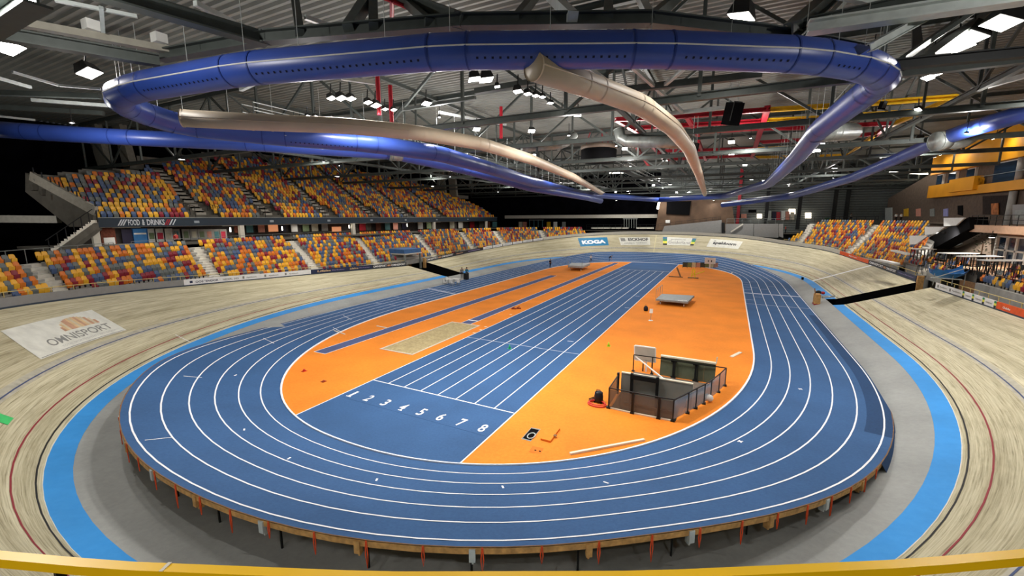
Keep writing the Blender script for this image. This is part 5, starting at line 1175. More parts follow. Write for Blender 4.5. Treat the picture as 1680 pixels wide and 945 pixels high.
for dx, dy in ((-1.0, -1.7), (-1.0, 2.3)):
    mb = MB(); mb.bar(p + (dx, dy, -1.0), p + (dx, dy, 1.7), 0.28); mb.build('leg', GALV, o)
# kiosk of plywood at the right tunnel mouth, grey drum beside it
q = onz(1335, 501, 0.05); o = thing('plywood_stall', 'small tan plywood stall with a red base at the right tunnel mouth', 'stall', tuple(q))
mb = MB(); mb.box(q + (0.25, 0.2, 0.75), (0.55, 1.0, 1.1)); mb.build('body', TIMBER, o); mb = MB(); mb.box(q + (0.25, 0.2, 0.12), (0.6, 1.05, 0.22)); mb.build('base', REDST, o); mb = MB(); mb.bar(q + (0.0, -0.1, 1.3), q + (-.05, 0.3, 1.9), 0.08); mb.build('mast', TIMBERD, o); mb = MB(); mb.lathe([(0.12, -.14), (.18, -.05), (.18, .08), (.08, .16)], q + (0.75, .2, 1.45), 10); mb.build('red_cap', REDST, o, True)
q = onz(1352, 492, 0.3); o = thing('cable_roll', 'pale grey roll lying at the inner end of the right tunnel', 'roll'); mb = MB(); mb.tube([q + (-.2, 0, .25), q + (1.0, 0.15, .3)], .26, 12); mb.build('roll', GALV, o, True); mb = MB(); mb.tube([q + (1.0, .15, .3), q + (1.25, .18, .32)], .2, 12); mb.build('core', STEELL, o, True); o.location = (0, 0, 0)
for k, (px, py, m, l) in enumerate(((1342.5, 482, STEELB, 'small black box at the edge of the grey floor before the right tunnel'), (778, 436, mat('pale_sack', '#c9cfa8', 0.8), 'pale sack on the blue band beyond the left tunnel'), (770, 438, WHITEP, 'white sack on the blue band beyond the left tunnel'))):
    q = onz(px, py, .6); mb = MB(); mb.lathe([(0.2, 0), (0.34, .1), (.3, .3), (.1, .42)], q, 10); tag(mb.build(['box', 'sack', 'sack'][k], m, None, True), l, ['box', 'sack', 'sack'][k])
for k, (px, py, l) in enumerate(((814, 430.5, 'long black case on the left blue band'), (1267, 428.8, 'black case at the foot of the timber on the far right curve'), (1316.5, 459, 'tiny black speaker on the grey floor by the finish line'))):
    q = onz(px, py, .68); mb = MB(); L_ = (2.2, 1.5, 0.5)[k]; mb.box(q + (0, 0, .2), (L_ * 0.5, L_, .35), (0.1, 0.9, 0)[k]); o = mb.build('equipment_case', BLACK); tag(o, l, 'case')
# ------------------------------------------------------------------ people
SKIN = mat('skin', '#b98468', 0.6)
def person(q, rz, lab, top, bottom, pose='stand', hair='#2a211c', hgt=1.76):
    o = thing('person', lab, 'person', tuple(q), rz); V = {}; s = hgt / 1.76
    if pose == 'run':
        J = dict(pel=(0, 0, .95), ch=(0, -.05, 1.32), nk=(0, -.07, 1.47), hd=(0, -.1, 1.62), lh=(.1, 0, .92), lk=(.11, -.28, .62), la=(.11, -.12, .26), lt=(.11, -.26, .2), rh=(-.1, 0, .92), rk=(-.11, .1, .5), ra=(-.11, .34, .26), rt=(-.11, .4, .14), ls=(.19, -.05, 1.4), le=(.24, .16, 1.2), lw=(.2, -.02, 1.06), rs=(-.19, -.05, 1.4), re=(-.24, -.1, 1.14), rw=(-.18, -.32, 1.2))
    elif pose == 'bend':
        J = dict(pel=(0, .1, .88), ch=(0, -.22, 1.12), nk=(0, -.36, 1.18), hd=(0, -.5, 1.2), lh=(.1, .1, .86), lk=(.11, .0, .47), la=(.11, .06, .09), lt=(.11, -.12, .04), rh=(-.1, .1, .86), rk=(-.11, .02, .47), ra=(-.11, .1, .09), rt=(-.11, -.08, .04), ls=(.19, -.28, 1.14), le=(.22, -.34, .86), lw=(.18, -.4, .6), rs=(-.19, -.28, 1.14), re=(-.22, -.34, .86), rw=(-.18, -.4, .6))
    else:
        J = dict(pel=(0, 0, .95), ch=(0, .01, 1.32), nk=(0, 0, 1.47), hd=(0, -.02, 1.63), lh=(.1, 0, .92), lk=(.11, -.02, .5), la=(.11, .03, .09), lt=(.12, -.14, .04), rh=(-.1, 0, .92), rk=(-.11, -.02, .5), ra=(-.11, .03, .09), rt=(-.12, -.14, .04), ls=(.19, 0, 1.41), le=(.25, .03, 1.13), lw=(.25, -.08, .9), rs=(-.19, 0, 1.41), re=(-.25, .03, 1.13), rw=(-.25, -.08, .9))
    RD = dict(pel=.15, ch=.165, nk=.06, hd=.095, lh=.095, lk=.06, la=.045, lt=.04, rh=.095, rk=.06, ra=.045, rt=.04, ls=.065, le=.045, lw=.035, rs=.065, re=.045, rw=.035)
    names = list(J); ed = [('pel', 'ch'), ('ch', 'nk'), ('nk', 'hd'), ('pel', 'lh'), ('lh', 'lk'), ('lk', 'la'), ('la', 'lt'), ('pel', 'rh'), ('rh', 'rk'), ('rk', 'ra'), ('ra', 'rt'), ('ch', 'ls'), ('ls', 'le'), ('le', 'lw'), ('ch', 'rs'), ('rs', 're'), ('re', 'rw')]
    verts = [tuple(c * s for c in J[n]) for n in names]; rad = [RD[n] * s for n in names]
    for w_ in ('l', 'r'):        # five short fingers on each hand
        e, h = np.array(J[w_ + 'e']), np.array(J[w_ + 'w']); d = (h - e) / np.linalg.norm(h - e); sd = np.array([1.0, 0, 0])
        palm = h + d * .07; verts.append(tuple(palm * s)); rad.append(.035 * s); names.append(w_ + 'p'); ed.append((w_ + 'w', w_ + 'p'))
        for j in range(4):
            b_ = palm + d * (.075 - .008 * abs(j - 1.3)) + np.cross(d, sd) * (.02 * (j - 1.5)) + np.array([0, -.01, 0]); verts.append(tuple(b_ * s)); rad.append(.009 * s); names.append(w_ + 'f%d' % j); ed.append((w_ + 'p', w_ + 'f%d' % j))
        b_ = h + d * .06 + np.array([-.05 if w_ == 'l' else .05, -.03, 0]); verts.append(tuple(b_ * s)); rad.append(.011 * s); names.append(w_ + 't5'); ed.append((w_ + 'w', w_ + 't5'))
    me = bpy.data.meshes.new('body'); me.from_pydata(verts, [(names.index(a), names.index(b)) for a, b in ed], []); b = bpy.data.objects.new('body', me); C.objects.link(b)
    sk = b.modifiers.new('skin', 'SKIN'); sub = b.modifiers.new('sub', 'SUBSURF'); sub.levels = sub.render_levels = 1
    for i, r in enumerate(rad): me.skin_vertices[0].data[i].radius = (r, r)
    me.skin_vertices[0].data[0].use_root = True
    bpy.context.view_layer.update(); dg = bpy.context.evaluated_depsgraph_get(); m2 = bpy.data.meshes.new_from_object(b.evaluated_get(dg)); bpy.data.objects.remove(b)
    b = bpy.data.objects.new('body', m2); C.objects.link(b); m2.materials.clear()
    for m in (SKIN, top, bottom, STEELB): m2.materials.append(m)
    pel, nk = np.array(J['pel']) * s, np.array(J['nk']) * s; ax = (nk - pel); Lx = np.linalg.norm(ax); ax /= Lx
    for f in m2.polygons:
        c = np.array(f.center); t = float((c - pel) @ ax)
        low = c[2] < pel[2] + 0.02 and t < 0.06
        f.material_index = (3 if c[2] < .1 * s or (pose == 'run' and c[2] < .22) else 2) if low else (1 if t < Lx * 0.97 and np.linalg.norm(c - np.array(J['lw']) * s) > .18 and np.linalg.norm(c - np.array(J['rw']) * s) > .18 else 0); f.use_smooth = True
    b.parent = o
    h = np.array(J['hd']) * s; hb = MB(); hb.lathe([(.085, -.02), (.108, .03), (.10, .09), (.06, .125), (.01, .135)], tuple(h + (0, .015, 0)), 12); local('hair', hb, mat('hair_' + hair, hair, 0.7, var=0.0), o, True)
    fb = MB(); fb.add([tuple(h + (x, -.1, z)) for x, z in ((-.012, .0), (.012, .0), (.0, -.03))] + [tuple(h + (0, -.125, -.025))], [(0, 1, 3), (1, 2, 3), (2, 0, 3)]); local('nose', fb, SKIN, o)
    for x in (-.035, .035): local('eye', MB().lathe([(.002, -.01), (.012, 0), (.002, .01)], tuple(h + (x, -.092, .015)), 8), BLACK, o)
    for x in (-.1, .1): local('ear', MB().lathe([(.005, -.03), (.02, 0), (.005, .03)], tuple(h + (x, 0, 0)), 8), SKIN, o)
    local('mouth', MB().box(tuple(h + (0, -.093, -.05)), (.045, .01, .01)), mat('lips', '#8a4a44', 0.6), o)
    return o
SH_W = mat('shirt_white', '#e6e4e2', 0.8); SH_D = mat('cloth_dark', '#1a1d2b', 0.85); SH_B = mat('cloth_black', '#121216', 0.85); SH_T = mat('cloth_teal', '#2f6a7c', 0.85); SH_G = mat('cloth_grey', '#6d6a66', 0.85); SH_R = mat('cloth_red', '#a83a36', 0.85)
iF = lambda px, py: None
def on_track(px, py):
    e = (MARKG[:, :, 0] - px) ** 2 + (MARKG[:, :, 1] - py) ** 2; i, j = np.unravel_index(np.argmin(e), e.shape); return np.array(kpt(i, min(DE, j * 0.12), 0.0))
person(on_track(969, 429.8), 2.2, 'person in a white shirt and dark shorts jogging on the far lanes', SH_W, SH_B, 'run')
person(on_track(1001, 428.0), 1.9, 'person in dark clothes bending on the far lanes', SH_D, SH_D, 'bend')
person(on_track(902.5, 439.0), 1.2, 'person in dark clothes standing beside the kerb of the far left lanes', SH_D, SH_B)
q = onz(758, 457, .35); person(q, 0.6, 'person in grey by the end of the black tunnel wall', SH_G, SH_B)
q = onz(766, 456.5, .35); person(q, 0.2, 'person in teal and black beside the left tunnel', SH_T, SH_B)
q = onz(764, 459, .3); mb = MB(); mb.box(q + (0.1, 0, .55), (.6, .6, 1.0)); o = tag(mb.build('wheeled_bin', STEELB), 'black wheeled bin beside the person in teal', 'bin')
for k, (px, t_) in enumerate(((1395, SH_G), (1470, SH_W), (1478, SH_W), (1263, SH_B), (1290, SH_R), (1275, SH_B))):
    z = 8.9 if px > 1385 else 6.1
    qq = np.array(onx(px, 358, 47.2)) if px > 1440 else np.array(ony(px, 366, 96.0 if px > 1300 else 98.0)); qq[2] = z
    person(qq, 0.3 * k, ['person in grey standing on the gallery behind the right seats', 'person in white on the right concourse by the grey metal door', 'second person in white on the right concourse by the yellow poster', 'person in black on the far gallery under the grey banner', 'person in red on the far gallery by the white banner', 'person in black on the far gallery by the red banner'][k], t_, SH_B)
ff_ = find_f(302, lambda f: row_pt(f, zl[-1])[0], LA, LB, .1); q, n_, d_ = row_pt(ff_, zl[-1]); person(q + n_ * 1.0, math.atan2(n_[1], n_[0]) - PI / 2, 'person in black with an orange top behind the gap in the left seats', SH_R, SH_B)
# ------------------------------------------------------------------ yellow rail in the foreground
fA, fB = 54.0, 66.0
hr = thing('hand_rail', 'yellow hand rail along the top of the bank in the foreground', 'railing', tuple(epf((fA + fB) / 2)[0]))
mb = MB(); rows = []
for f in np.linspace(fA, fB, 60):
    a, n = epf(f, 0.1, 0); up = np.array([0, 0, 1.0]); c = np.array([a[0], a[1], 8.0]); rows.append([c - n * .03 + up * .015, c + n * .03 + up * .02, c + n * .035 - up * .03, c - n * .03 - up * .03])
mb.grid(rows, closed=True); mb.build('handrail', YELLOWP, hr)
fpost = find_f(101, lambda f: np.array([*epf(f, .1)[0][:2], 7.9]), 54, 61, 0.01)
for f in (fpost, fpost + 2.2, fpost + 4.4, fpost + 6.6):
    a, n = epf(f, 0.1, 0); mb = MB(); mb.bar(a - (0, 0, .3), (a[0], a[1], 7.98), 0.04, 0.04); mb.build('post', STEELB, hr)
f = find_f(272, lambda f: np.array([*epf(f, .1)[0][:2], 8.0]), 54, 61, 0.01); c, n = epf(f, .1); mb = MB(); mb.box((c[0], c[1], 8.02), (.02, .06, .004), math.atan2(n[1], n[0]) + PI / 2); mb.build('tape_mark', CREAM, hr)
# ------------------------------------------------------------------ lounge seating on the right
LW_ = mat('lounge_floor_wood', '#c59a76', 0.7, var=0.08)
mb = MB(); fsr = np.linspace(fR(1452), ROFF, 40); rows = []
for f in fsr:
    p, n = epf(f); rows.append([p + n * 2.9 + (0, 0, 4.9 - p[2]), (46.4, p[1], 4.9)])
mb.grid(rows); struct(mb.build('floor_lounge', LW_), 'tan floor of the lounge terrace behind the right board wall', 'floor')
zv = [4.05, 4.48, 4.9]
def vgap(f, k): return int(f * 2.6 + k * 1.7) % 5 == 0
build_stand(fr_b, fr[1501], zv, [(fR(1478), 0.9, 0)], 'floor_terrace', 'raked terrace beside the white finish line on the right', (('right lounge rows'), ['pale stair flight in the seat rows by the white finish line']), gapf=vgap)
build_stand(fr[1533] - 1.5, ROFF, zv, [(fR(1645), 0.9, 0)], 'floor_terrace', 'raked terrace above the flag boards on the right', (('right lounge rows'), ['pale stair flight in the seat rows above the flag boards']), gapf=vgap)
for k, (x0, x1, y) in enumerate(((1500, 1530, 409), (1546, 1599, 416), (1577, 1639, 421.5), (1613, 1682, 428))):
    a, b = onz(x0, y, 6.15), onz(x1, y, 6.15); d = (b - a) / np.linalg.norm(b - a); s = np.array([-d[1], d[0], 0]) * 0.5
    o = thing('bar_table', 'long white topped bar table with black legs, %s from the black slab' % ORD[k], 'table', tuple((a + b) / 2 - (0, 0, 1.25)), group='bar tables on the lounge terrace')
    mb = MB(); mb.hexa([a - s, b - s, b + s, a + s], [p + (0, 0, .08) for p in (a - s, b - s, b + s, a + s)]); mb.build('table_top', WHITEP, o)
    for t in np.linspace(0.03, 0.97, 6):
        for sg in (-.85, .85):
            p = a + (b - a) * t + s * sg; mb = MB(); mb.bar((p[0], p[1], 4.9), p, 0.07); mb.build('leg', STEELB, o)
    for z in (5.5,):
        p, q = a - s * .85, b - s * .85; mb = MB(); mb.bar((p[0], p[1], z), (q[0], q[1], z), 0.05); mb.build('foot_rail', STEELB, o)
for k, (px, py) in enumerate(((1508, 450), (1523, 446), (1540, 436), (1560, 434), (1600, 452), (1612, 450), (1628, 448), (1655, 456), (1668, 459))):
    q = onz(px, py, 4.9); o = thing('bar_stool', 'black bar stool on the lounge terrace, %s from the finish line' % ORD[k], 'stool', tuple(q), group='black bar stools')
    for dx, dy in ((-.18, -.18), (.18, -.18), (-.18, .18), (.18, .18)):
        mb = MB(); mb.bar(q + (dx, dy, 0), q + (dx * .7, dy * .7, .78), .035); mb.build('leg', STEELB, o)
    mb = MB(); mb.box(q + (0, 0, .8), (.4, .4, .06)); mb.build('seat', STEELB, o); mb = MB(); mb.box(q + (.18, 0, 1.02), (.04, .38, .36)); mb.build('backrest', STEELB, o)
for k, (x0, x1, y) in enumerate(((1466, 1493, 413), (1441, 1471, 428))):
    a, b = onz(x0, y - 3, 5.6 - k * .6), onz(x1, y + 3, 5.6 - k * .6); d = (b - a) / np.linalg.norm(b - a); s = np.array([-d[1], d[0], 0]) * .3; mb = MB(); mb.hexa([a - s - (0, 0, .2), b - s - (0, 0, .2), b + s - (0, 0, .2), a + s - (0, 0, .2)], [a - s, b - s, b + s, a + s]); tag(mb.build('white_ledge', WHITEP), 'white ledge between the seat rows by the white finish line, %s one' % ['upper', 'lower'][k], 'ledge')
xpoly([(1643, 456), (1643, 433), (1659, 433), (1659, 456)], 46.0, 0.1, mat('door_orange', '#d9853a', 0.6, emit=0.15, var=0.06), 'door_4', 'orange lit door at the back of the lounge terrace', 'door')
c = at(1556, 447, 37.0); o = thing('tarpaulin', 'crumpled blue tarpaulin slung over poles beside the open tunnel', 'tarpaulin', tuple(c - (0, 0, 1)))
mb = MB(); rows = []
for i in range(17):
    u = i / 16 * 2 - 1; r = []
    for j in range(9):
        v = j / 8 * 2 - 1; z = 0.55 * u * u + 0.55 * v * v - 0.55 + 0.06 * math.sin(9 * u + 5 * v) + 0.05 * math.sin(14 * v); p = c + RIGHT * (1.55 * u) + np.array([-RIGHT[1], RIGHT[0], 0]) * (0.75 * v * (1 - .5 * u * u)) + np.array([0, 0, z]); r.append(p)
    rows.append(r)
mb.grid(rows); mb.build('cloth', mat('tarp_blue', '#3173b4', 0.5, var=0.12, scale=2), o, True)
for p, q in (((1532, 456), (1592, 438)), ((1527, 455), (1578, 459))):
    mb = MB(); mb.tube([at(*p, 36.2), at(*q, 36.6)], .04, 6); mb.build('pole', STEELL, o)
for px in (1532, 1563, 1583):
    p = at(px, 458, 36.6); mb = MB(); mb.bar((p[0], p[1], 4.0), p + (0, 0, .5), .05); mb.build('prop', GALV, o)
c = onx(1612, 405, 45.2); o = thing('potted_plant', 'dark leafy potted plant in front of the taupe wall', 'plant', (c[0], c[1], 4.9))
mb = MB(); mb.lathe([(.3, 4.9 - c[2]), (.4, 5.6 - c[2])], tuple(c), 12); mb.build('pot', STEELB, o)
mb = MB()
for k in range(170):
    a_, r_ = rng.random() * 2 * PI, 1.5 * math.sqrt(rng.random()); z_ = rng.random() * 2.2 - 0.7; p = c + (math.cos(a_) * r_ * .6, math.sin(a_) * r_, z_); d_ = np.array([math.cos(a_), math.sin(a_), rng.random() - .3]) * .28; s_ = np.array([-d_[1], d_[0], 0]) * .3; mb.quad(p, p + d_ * .5 + s_, p + d_, p + d_ * .5 - s_)
mb.build('foliage', mat('plant_green', '#27331d', 0.7, var=0.2), o)
mb = MB(); mb.bar((c[0], c[1], 5.5), c + (0, 0, .4), .08); mb.build('stem', TIMBERD, o)
# ------------------------------------------------------------------ roof deck, beams, trusses
DECK = mat('roof_deck_grey', '#7b7d77', 0.55, 0.0, var=0.06, scale=0.5)
mb = MB(); ys = np.arange(-38, YW, 0.55)
for y in ys:
    z = ZR; mb.add([(-60, y, z), (66, y, z), (-60, y + .18, z), (66, y + .18, z), (-60, y + .26, z + .16), (66, y + .26, z + .16), (-60, y + .46, z + .16), (66, y + .46, z + .16), (-60, y + .55, z), (66, y + .55, z)], [(0, 1, 3, 2), (2, 3, 5, 4), (4, 5, 7, 6), (6, 7, 9, 8)])
struct(mb.build('ceiling', DECK), 'grey corrugated roof deck', 'ceiling')
ZB, ZT = 16.0, 21.4
tg = 0
def truss(name, lab, P, Q, zb, zt, n, m, w=0.3, dw=0.18, group='steel roof trusses'):
    P, Q = np.array(P, float), np.array(Q, float); o = thing(name, lab, 'truss', ((P[0] + Q[0]) / 2, (P[1] + Q[1]) / 2, zb), group=group)
    p3 = lambda t, z: np.array([P[0] + (Q[0] - P[0]) * t, P[1] + (Q[1] - P[1]) * t, z])
    for nm, z in (('bottom_chord', zb), ('top_chord', zt)): MB().ibeam(p3(0, z), p3(1, z), w, w * 1.2).build(nm, m, o)
    for k in range(n + 1):
        MB().bar(p3(k / n, zb), p3(k / n, zt), dw).build('post', m, o)
    for k in range(n):
        a, b = (zb, zt) if k % 2 else (zt, zb); MB().bar(p3(k / n, a), p3((k + 1) / n, b), dw * .9).build('diagonal', m, o)
    return o
for k, y in enumerate((7, 18, 29, 41, 53, 65, 77, 89, 99)):
    truss('roof_truss', 'dark steel roof truss crossing the hall, %s from the near end' % ORD[k], (-56, y), (46 if y < 80 else 56, y), ZB + .25 * (k % 2), ZT, 14, STEEL, 0.32 if y < 60 else .26)
for k, x in enumerate((-24, -8, 12, 30)):
    truss('roof_truss', 'dark steel roof truss running the length of the hall, %s from the left' % ORD[k], (x, 7), (x, 99), ZB + .6, ZT - .1, 12, STEEL, 0.24, .14)
def beam(a, b, w, h, m, lab, nm='roof_beam', cat='beam', i=True, group=None):
    mb = MB(); (mb.ibeam(a, b, w, h) if i else mb.bar(a, b, w, h)); return tag(mb.build(nm, m), lab, cat, group)
zq = 16.4
rb = [onz(px, py, zq) for px, py in ((262, 92), (437, 61), (757, 35), (1066, 31), (1256, 53), (1430, 85))]
o = thing('ring_beam', 'dark steel ring beam just above the near side of the blue duct', 'beam', tuple(rb[2]))
for a, b in zip(rb[:-1], rb[1:]): MB().ibeam(a, b, 0.42, 0.42).build('segment', STEEL, o)
def strut(p0, p1, w, lab, m=STEEL, z0=zq, z1=21.0, i=False, h=None):
    a, b = onz(*p0, z0), onz(*p1, z1); beam(a, b, w, h or w, m, lab, 'roof_brace', 'brace', i)
# webs seen above the duct, from the ring beam up to the deck
strut((492, 54), (478, -40), .30, 'dark upright post above the blue duct, by the first diagonal'); strut((572, 48), (640, -60), .38, 'dark diagonal brace above the blue duct, leaning right')
strut((613, 44), (612, -50), .32, 'dark upright post above the blue duct between two diagonals'); strut((705, 38), (640, -20), .30, 'dark diagonal brace above the blue duct, meeting the red pipe')
strut((845, 34), (905, -40), .30, 'dark diagonal brace over the middle of the blue duct'); strut((757, 34), (620, -20), .62, 'wide dark beam falling to the ring beam from the upper left', i=True, h=.5)
strut((998, 32), (998, -40), .32, 'dark upright post over the right half of the blue duct'); strut((940, 28), (880, -30), .34, 'pale edged brace over the middle of the blue duct', STEELL)
strut((1075, 45), (1040, -25), .30, 'pale steel brace crossing in front of the ring beam joint', STEELL, zq); strut((1066, 33), (1140, -30), .34, 'dark diagonal brace rising right from the ring beam joint')
strut((1300, 50), (1385, -25), .55, 'heavy dark brace on the right above the blue duct', i=True); strut((1350, 40), (1395, -10), .22, 'thin pale brace on the right above the blue duct', STEELL)
strut((1505, 102), (1503, 42), .34, 'black upright post right of the blue duct corner', STEELB, 15.6, 20.5); strut((1428, 78), (1518, 28), .26, 'pale beam reaching from the blue duct corner to the right', STEELL, 15.2, 16.4, i=True)
strut((1520, 100), (1640, 12), .45, 'dark diagonal brace behind the bright flood light', STEEL, 15.6, 20.5); strut((1480, 98), (1590, 20), .2, 'thin dark brace behind the bright flood light', STEEL, 15.6, 20.5)
beam(onz(1462, 107, 15.4), onz(1700, 84, 15.4), .34, .34, STEELB, 'black bottom chord on the right beside the flood lights'); beam(onz(1325, 46, 16.2), onz(1690, -8, 16.2), .5, .4, STEELL, 'pale steel beam across the upper right corner')
beam(onz(1308, 42, 17.0), onz(1640, -30, 17.0), .35, .35, STEEL, 'dark steel beam across the upper right corner')
beam(onz(60, -10, 15.0), onz(-40, 58, 15.0), .5, .5, STEEL, 'dark beam in the upper left corner of the roof'); beam(onz(150, -18, 16.4), onz(437, 66, 16.4), .5, .45, STEEL, 'dark beam sloping to the ring beam from the upper left')
beam(onz(-20, 52, 16.0), onz(262, 100, 16.0), .42, .42, STEEL, 'dark beam running to the left corner of the blue duct')
TRAY = mat('cable_tray_grey', '#9a968a', 0.6, var=0.05)
o = thing('cable_tray', 'pale grey cable tray with two small boxes in the upper left', 'cable tray', tuple(onz(150, 55, 16.6)))
MB().bar(onz(-5, 30, 16.6), onz(296, 85.5, 16.6), .35, .25).build('tray', TRAY, o)
for px, py in ((149, 42), (261, 63)): MB().box(onz(px, py, 16.9), (.45, .4, .35)).build('junction_box', WHITEP, o)
MB().bar(onz(90, 0, 17.2), onz(225, 27, 17.2), .12, .12).build('conduit', STEELL, o); MB().bar(onz(166, 12, 17.2), onz(169, 52, 16.7), .12, .12).build('drop', STEELL, o)
for k, (p, q, w, m) in enumerate((((20, 118), (96, 140), .12, STEELL), ((96, 140), (165, 146), .12, STEELL), ((-10, 126), (50, 143), .16, STEELL), ((-10, 190), (58, 197), .14, STEELL), ((52, 164), (200, 175), .2, STEELL), ((-10, 175), (170, 186), .3, STEEL), ((-10, 152), (165, 158), .3, STEEL), ((320, 5), (385, 38), .18, STEELL), ((500, 28), (545, 44), .16, STEELL), ((395, 147), (420, 135), .2, STEELL), ((1365, -10), (1450, 8), .2, STEELL), ((1595, 148), (1690, 122), .25, STEELL), ((960, 108), (1092, 206), .22, STEELL), ((1036, 108), (1120, 184), .18, STEELL), ((1090, 140), (1125, 110), .18, STEELL), ((780, 150), (960, 120), .3, STEEL), ((1000, 150), (1250, 122), .35, STEEL), ((1100, 186), (1195, 176), .25, STEELL), ((560, 128), (615, 136), .2, STEELL), ((720, 184), (830, 205), .16, STEELL), ((660, 180), (780, 160), .2, STEEL))):
    beam(onz(*p, 17.4), onz(*q, 17.4), w, w, m, 'thin %s roof rail, %s counted from the left wall' % ('pale' if m is STEELL else 'dark', ORD[k]), 'roof_rail', 'rail', False, 'thin rails in the roof')
# red sprinkler pipes, red and yellow frames
o = thing('sprinkler_pipe', 'red sprinkler pipe along the roof above the near blue duct', 'pipe', tuple(onz(680, 14, 18.5)))
for p, q in (((620, -8), (708, 29)), ((643, 0), (643, 36)), ((708, 29), (740, 45))): MB().tube([onz(*p, 18.5), onz(*q, 18.5)], .09, 8).build('pipe', REDST, o)
for k, (p, q) in enumerate((((619, 120), (622, 165)), ((640, 140), (641, 165)), ((822, 175), (826, 195)))):
    mb = MB(); mb.tube([onz(*p, 18.4), onz(*p, 18.4) - (0, 0, 2.4)], .13, 8); tag(mb.build('sprinkler_riser', REDST), 'red drop pipe hanging among the trusses, %s from the left' % ORD[k], 'pipe')
ZF = 18.6
def frame(name, lab, segs, m, w=.30):
    o = thing(name, lab, 'frame', tuple(onz(*segs[0][0], ZF)))
    for p, q in segs: MB().ibeam(onz(*p, ZF), onz(*q, ZF), w * 1.1, w * 1.2, w * .35).build('member', m, o)
frame('red_roof_frame', 'red steel frame under the roof behind the beige duct', (((1011, 196), (1105, 192)), ((1105, 192), (1258, 180)), ((1043, 210), (1254, 198)), ((1056, 221), (1250, 211)), ((1011, 196), (1056, 222)), ((1126, 190), (1146, 222))), REDST)
frame('red_roof_frame', 'red steel frame under the roof, lower one beyond the silver duct', (((1071, 240), (1088, 260)), ((1088, 262), (1236, 255)), ((1080, 248), (1238, 244)), ((1146, 232), (1158, 262)), ((1045, 242), (1066, 275)), ((1238, 234), (1322, 229)), ((1250, 211), (1328, 210))), REDST)
frame('red_roof_frame', 'red steel cross piece between the yellow and red beams', (((1259, 178), (1234, 257)),), REDST, .4)
frame('yellow_roof_frame', 'yellow steel beams left of the right blue duct', (((1263, 180), (1376, 173)), ((1254, 198), (1351, 193)), ((1238, 244), (1306, 242)), ((1240, 258), (1318, 257))), YELST)
frame('yellow_roof_frame', 'yellow steel frame reaching to the amber building', (((1396, 172), (1568, 159)), ((1394, 190), (1500, 183)), ((1568, 159), (1461, 206)), ((1440, 218), (1390, 256)), ((1356, 241), (1406, 238)), ((1345, 256), (1392, 254))), YELST)
frame('red_roof_frame', 'dark red beams right of the silver duct box', (((1406, 205), (1460, 203)), ((1385, 224), (1440, 219)), ((1460, 203), (1436, 222))), REDST)
# ------------------------------------------------------------------ ducts
DUCT = mat('duct_royal_blue', '#334fa6', 0.38, 0.0, var=0.04, scale=0.8, spec=0.6); DBEIGE = mat('duct_beige', '#cdbda6', 0.5, var=0.04, scale=0.8); HOLE_ = mat('duct_hole', '#0d1230', 0.8); DSEAM = mat('duct_seam_blue', '#263c86', 0.4, var=0.0)
def duct(name, lab, pts, r, m, seam=True, holes=None, collar=.03, closed=False, seam_m=WHITEP, centre=None, wires=None):
    pts = [np.array(p, float) for p in pts]; o = thing(name, lab, 'duct', tuple(sum(pts) / len(pts))); N = len(pts)
    ctr = np.array(centre) if centre is not None else None
    dense = []; segs = N if closed else N - 1
    for k in range(segs):       # round the corners a little
        a, b = pts[k], pts[(k + 1) % N]; L_ = np.linalg.norm(b - a); e = min(.28 * L_, r * 1.1)
        d = (b - a) / L_
        dense.append(a + d * e if (k or closed) else a); dense.append(b - d * e if (k < segs - 1 or closed) else b)
    mb = MB(); mb.tube(dense, r, 20, closed=closed); mb.build('duct_body', m, o, True)
    for k in range(len(dense)):
        a, b = dense[k], dense[(k + 1) % len(dense)]
        if not closed and k == len(dense) - 1: b = a + (a - dense[k - 1])
        d = (b - a) / (np.linalg.norm(b - a) + 1e-9)
        mb = MB(); mb.tube([a - d * .03, a + d * .03], r + collar, 20, caps=False); mb.build('collar', DSEAM if m is DUCT else m, o, True)
    if seam:
        mb = MB(); side = []
        for k in range(len(dense)):
            a, b = dense[k], dense[(k + 1) % len(dense)]
            if not closed and k == len(dense) - 1: b = a + (a - dense[k - 1])
            d = b - a; n = np.cross(d, (0, 0, 1)); n /= np.linalg.norm(n) + 1e-9
            if ctr is not None and (a - ctr) @ n < 0: n = -n
            side.append(a + n * r * 1.0 + (0, 0, r * -.02))
        mb.tube(side, .025, 6, closed=closed); mb.build('seam_rail', seam_m, o)
        if holes:
            for k in range(0, len(dense) - 1):
                mb = MB(); a, b = dense[k], dense[k + 1]; L_ = np.linalg.norm(b - a)
                if L_ < 1.6 or (a - CAM) @ FWD > 45: continue
                d = (b - a) / L_; n = np.cross(d, (0, 0, 1)); n /= np.linalg.norm(n)
                if (a - ctr) @ n < 0: n = -n
                for t in np.arange(.3, L_ - .2, .24):
                    c = a + d * t + n * r * .78 * 1.005 - np.array([0, 0, r * .64]); q = (n * .78 - np.array([0, 0, .64])); u = np.cross(d, q); mb.quad(c - d * .035 - u * .035, c + d * .035 - u * .035, c + d * .035 + u * .035, c - d * .035 + u * .035)
                tag(mb.build('nozzle_row', HOLE_, o), None, None, kind='stuff')
    if wires:
        for k in range(len(dense) - (0 if closed else 1)):
            a, b = dense[k], dense[(k + 1) % len(dense)]; L_ = np.linalg.norm(b - a)
            n_ = max(1, int(L_ / 2.6))
            if (a - CAM) @ FWD > 60: continue
            for j in range(n_):
                p = a + (b - a) * (j + .5) / n_; mb = MB(); mb.bar(p + (0, 0, r), (p[0], p[1], 17.5), .014); mb.build('hanger_wire', STEELL, o)
    return o
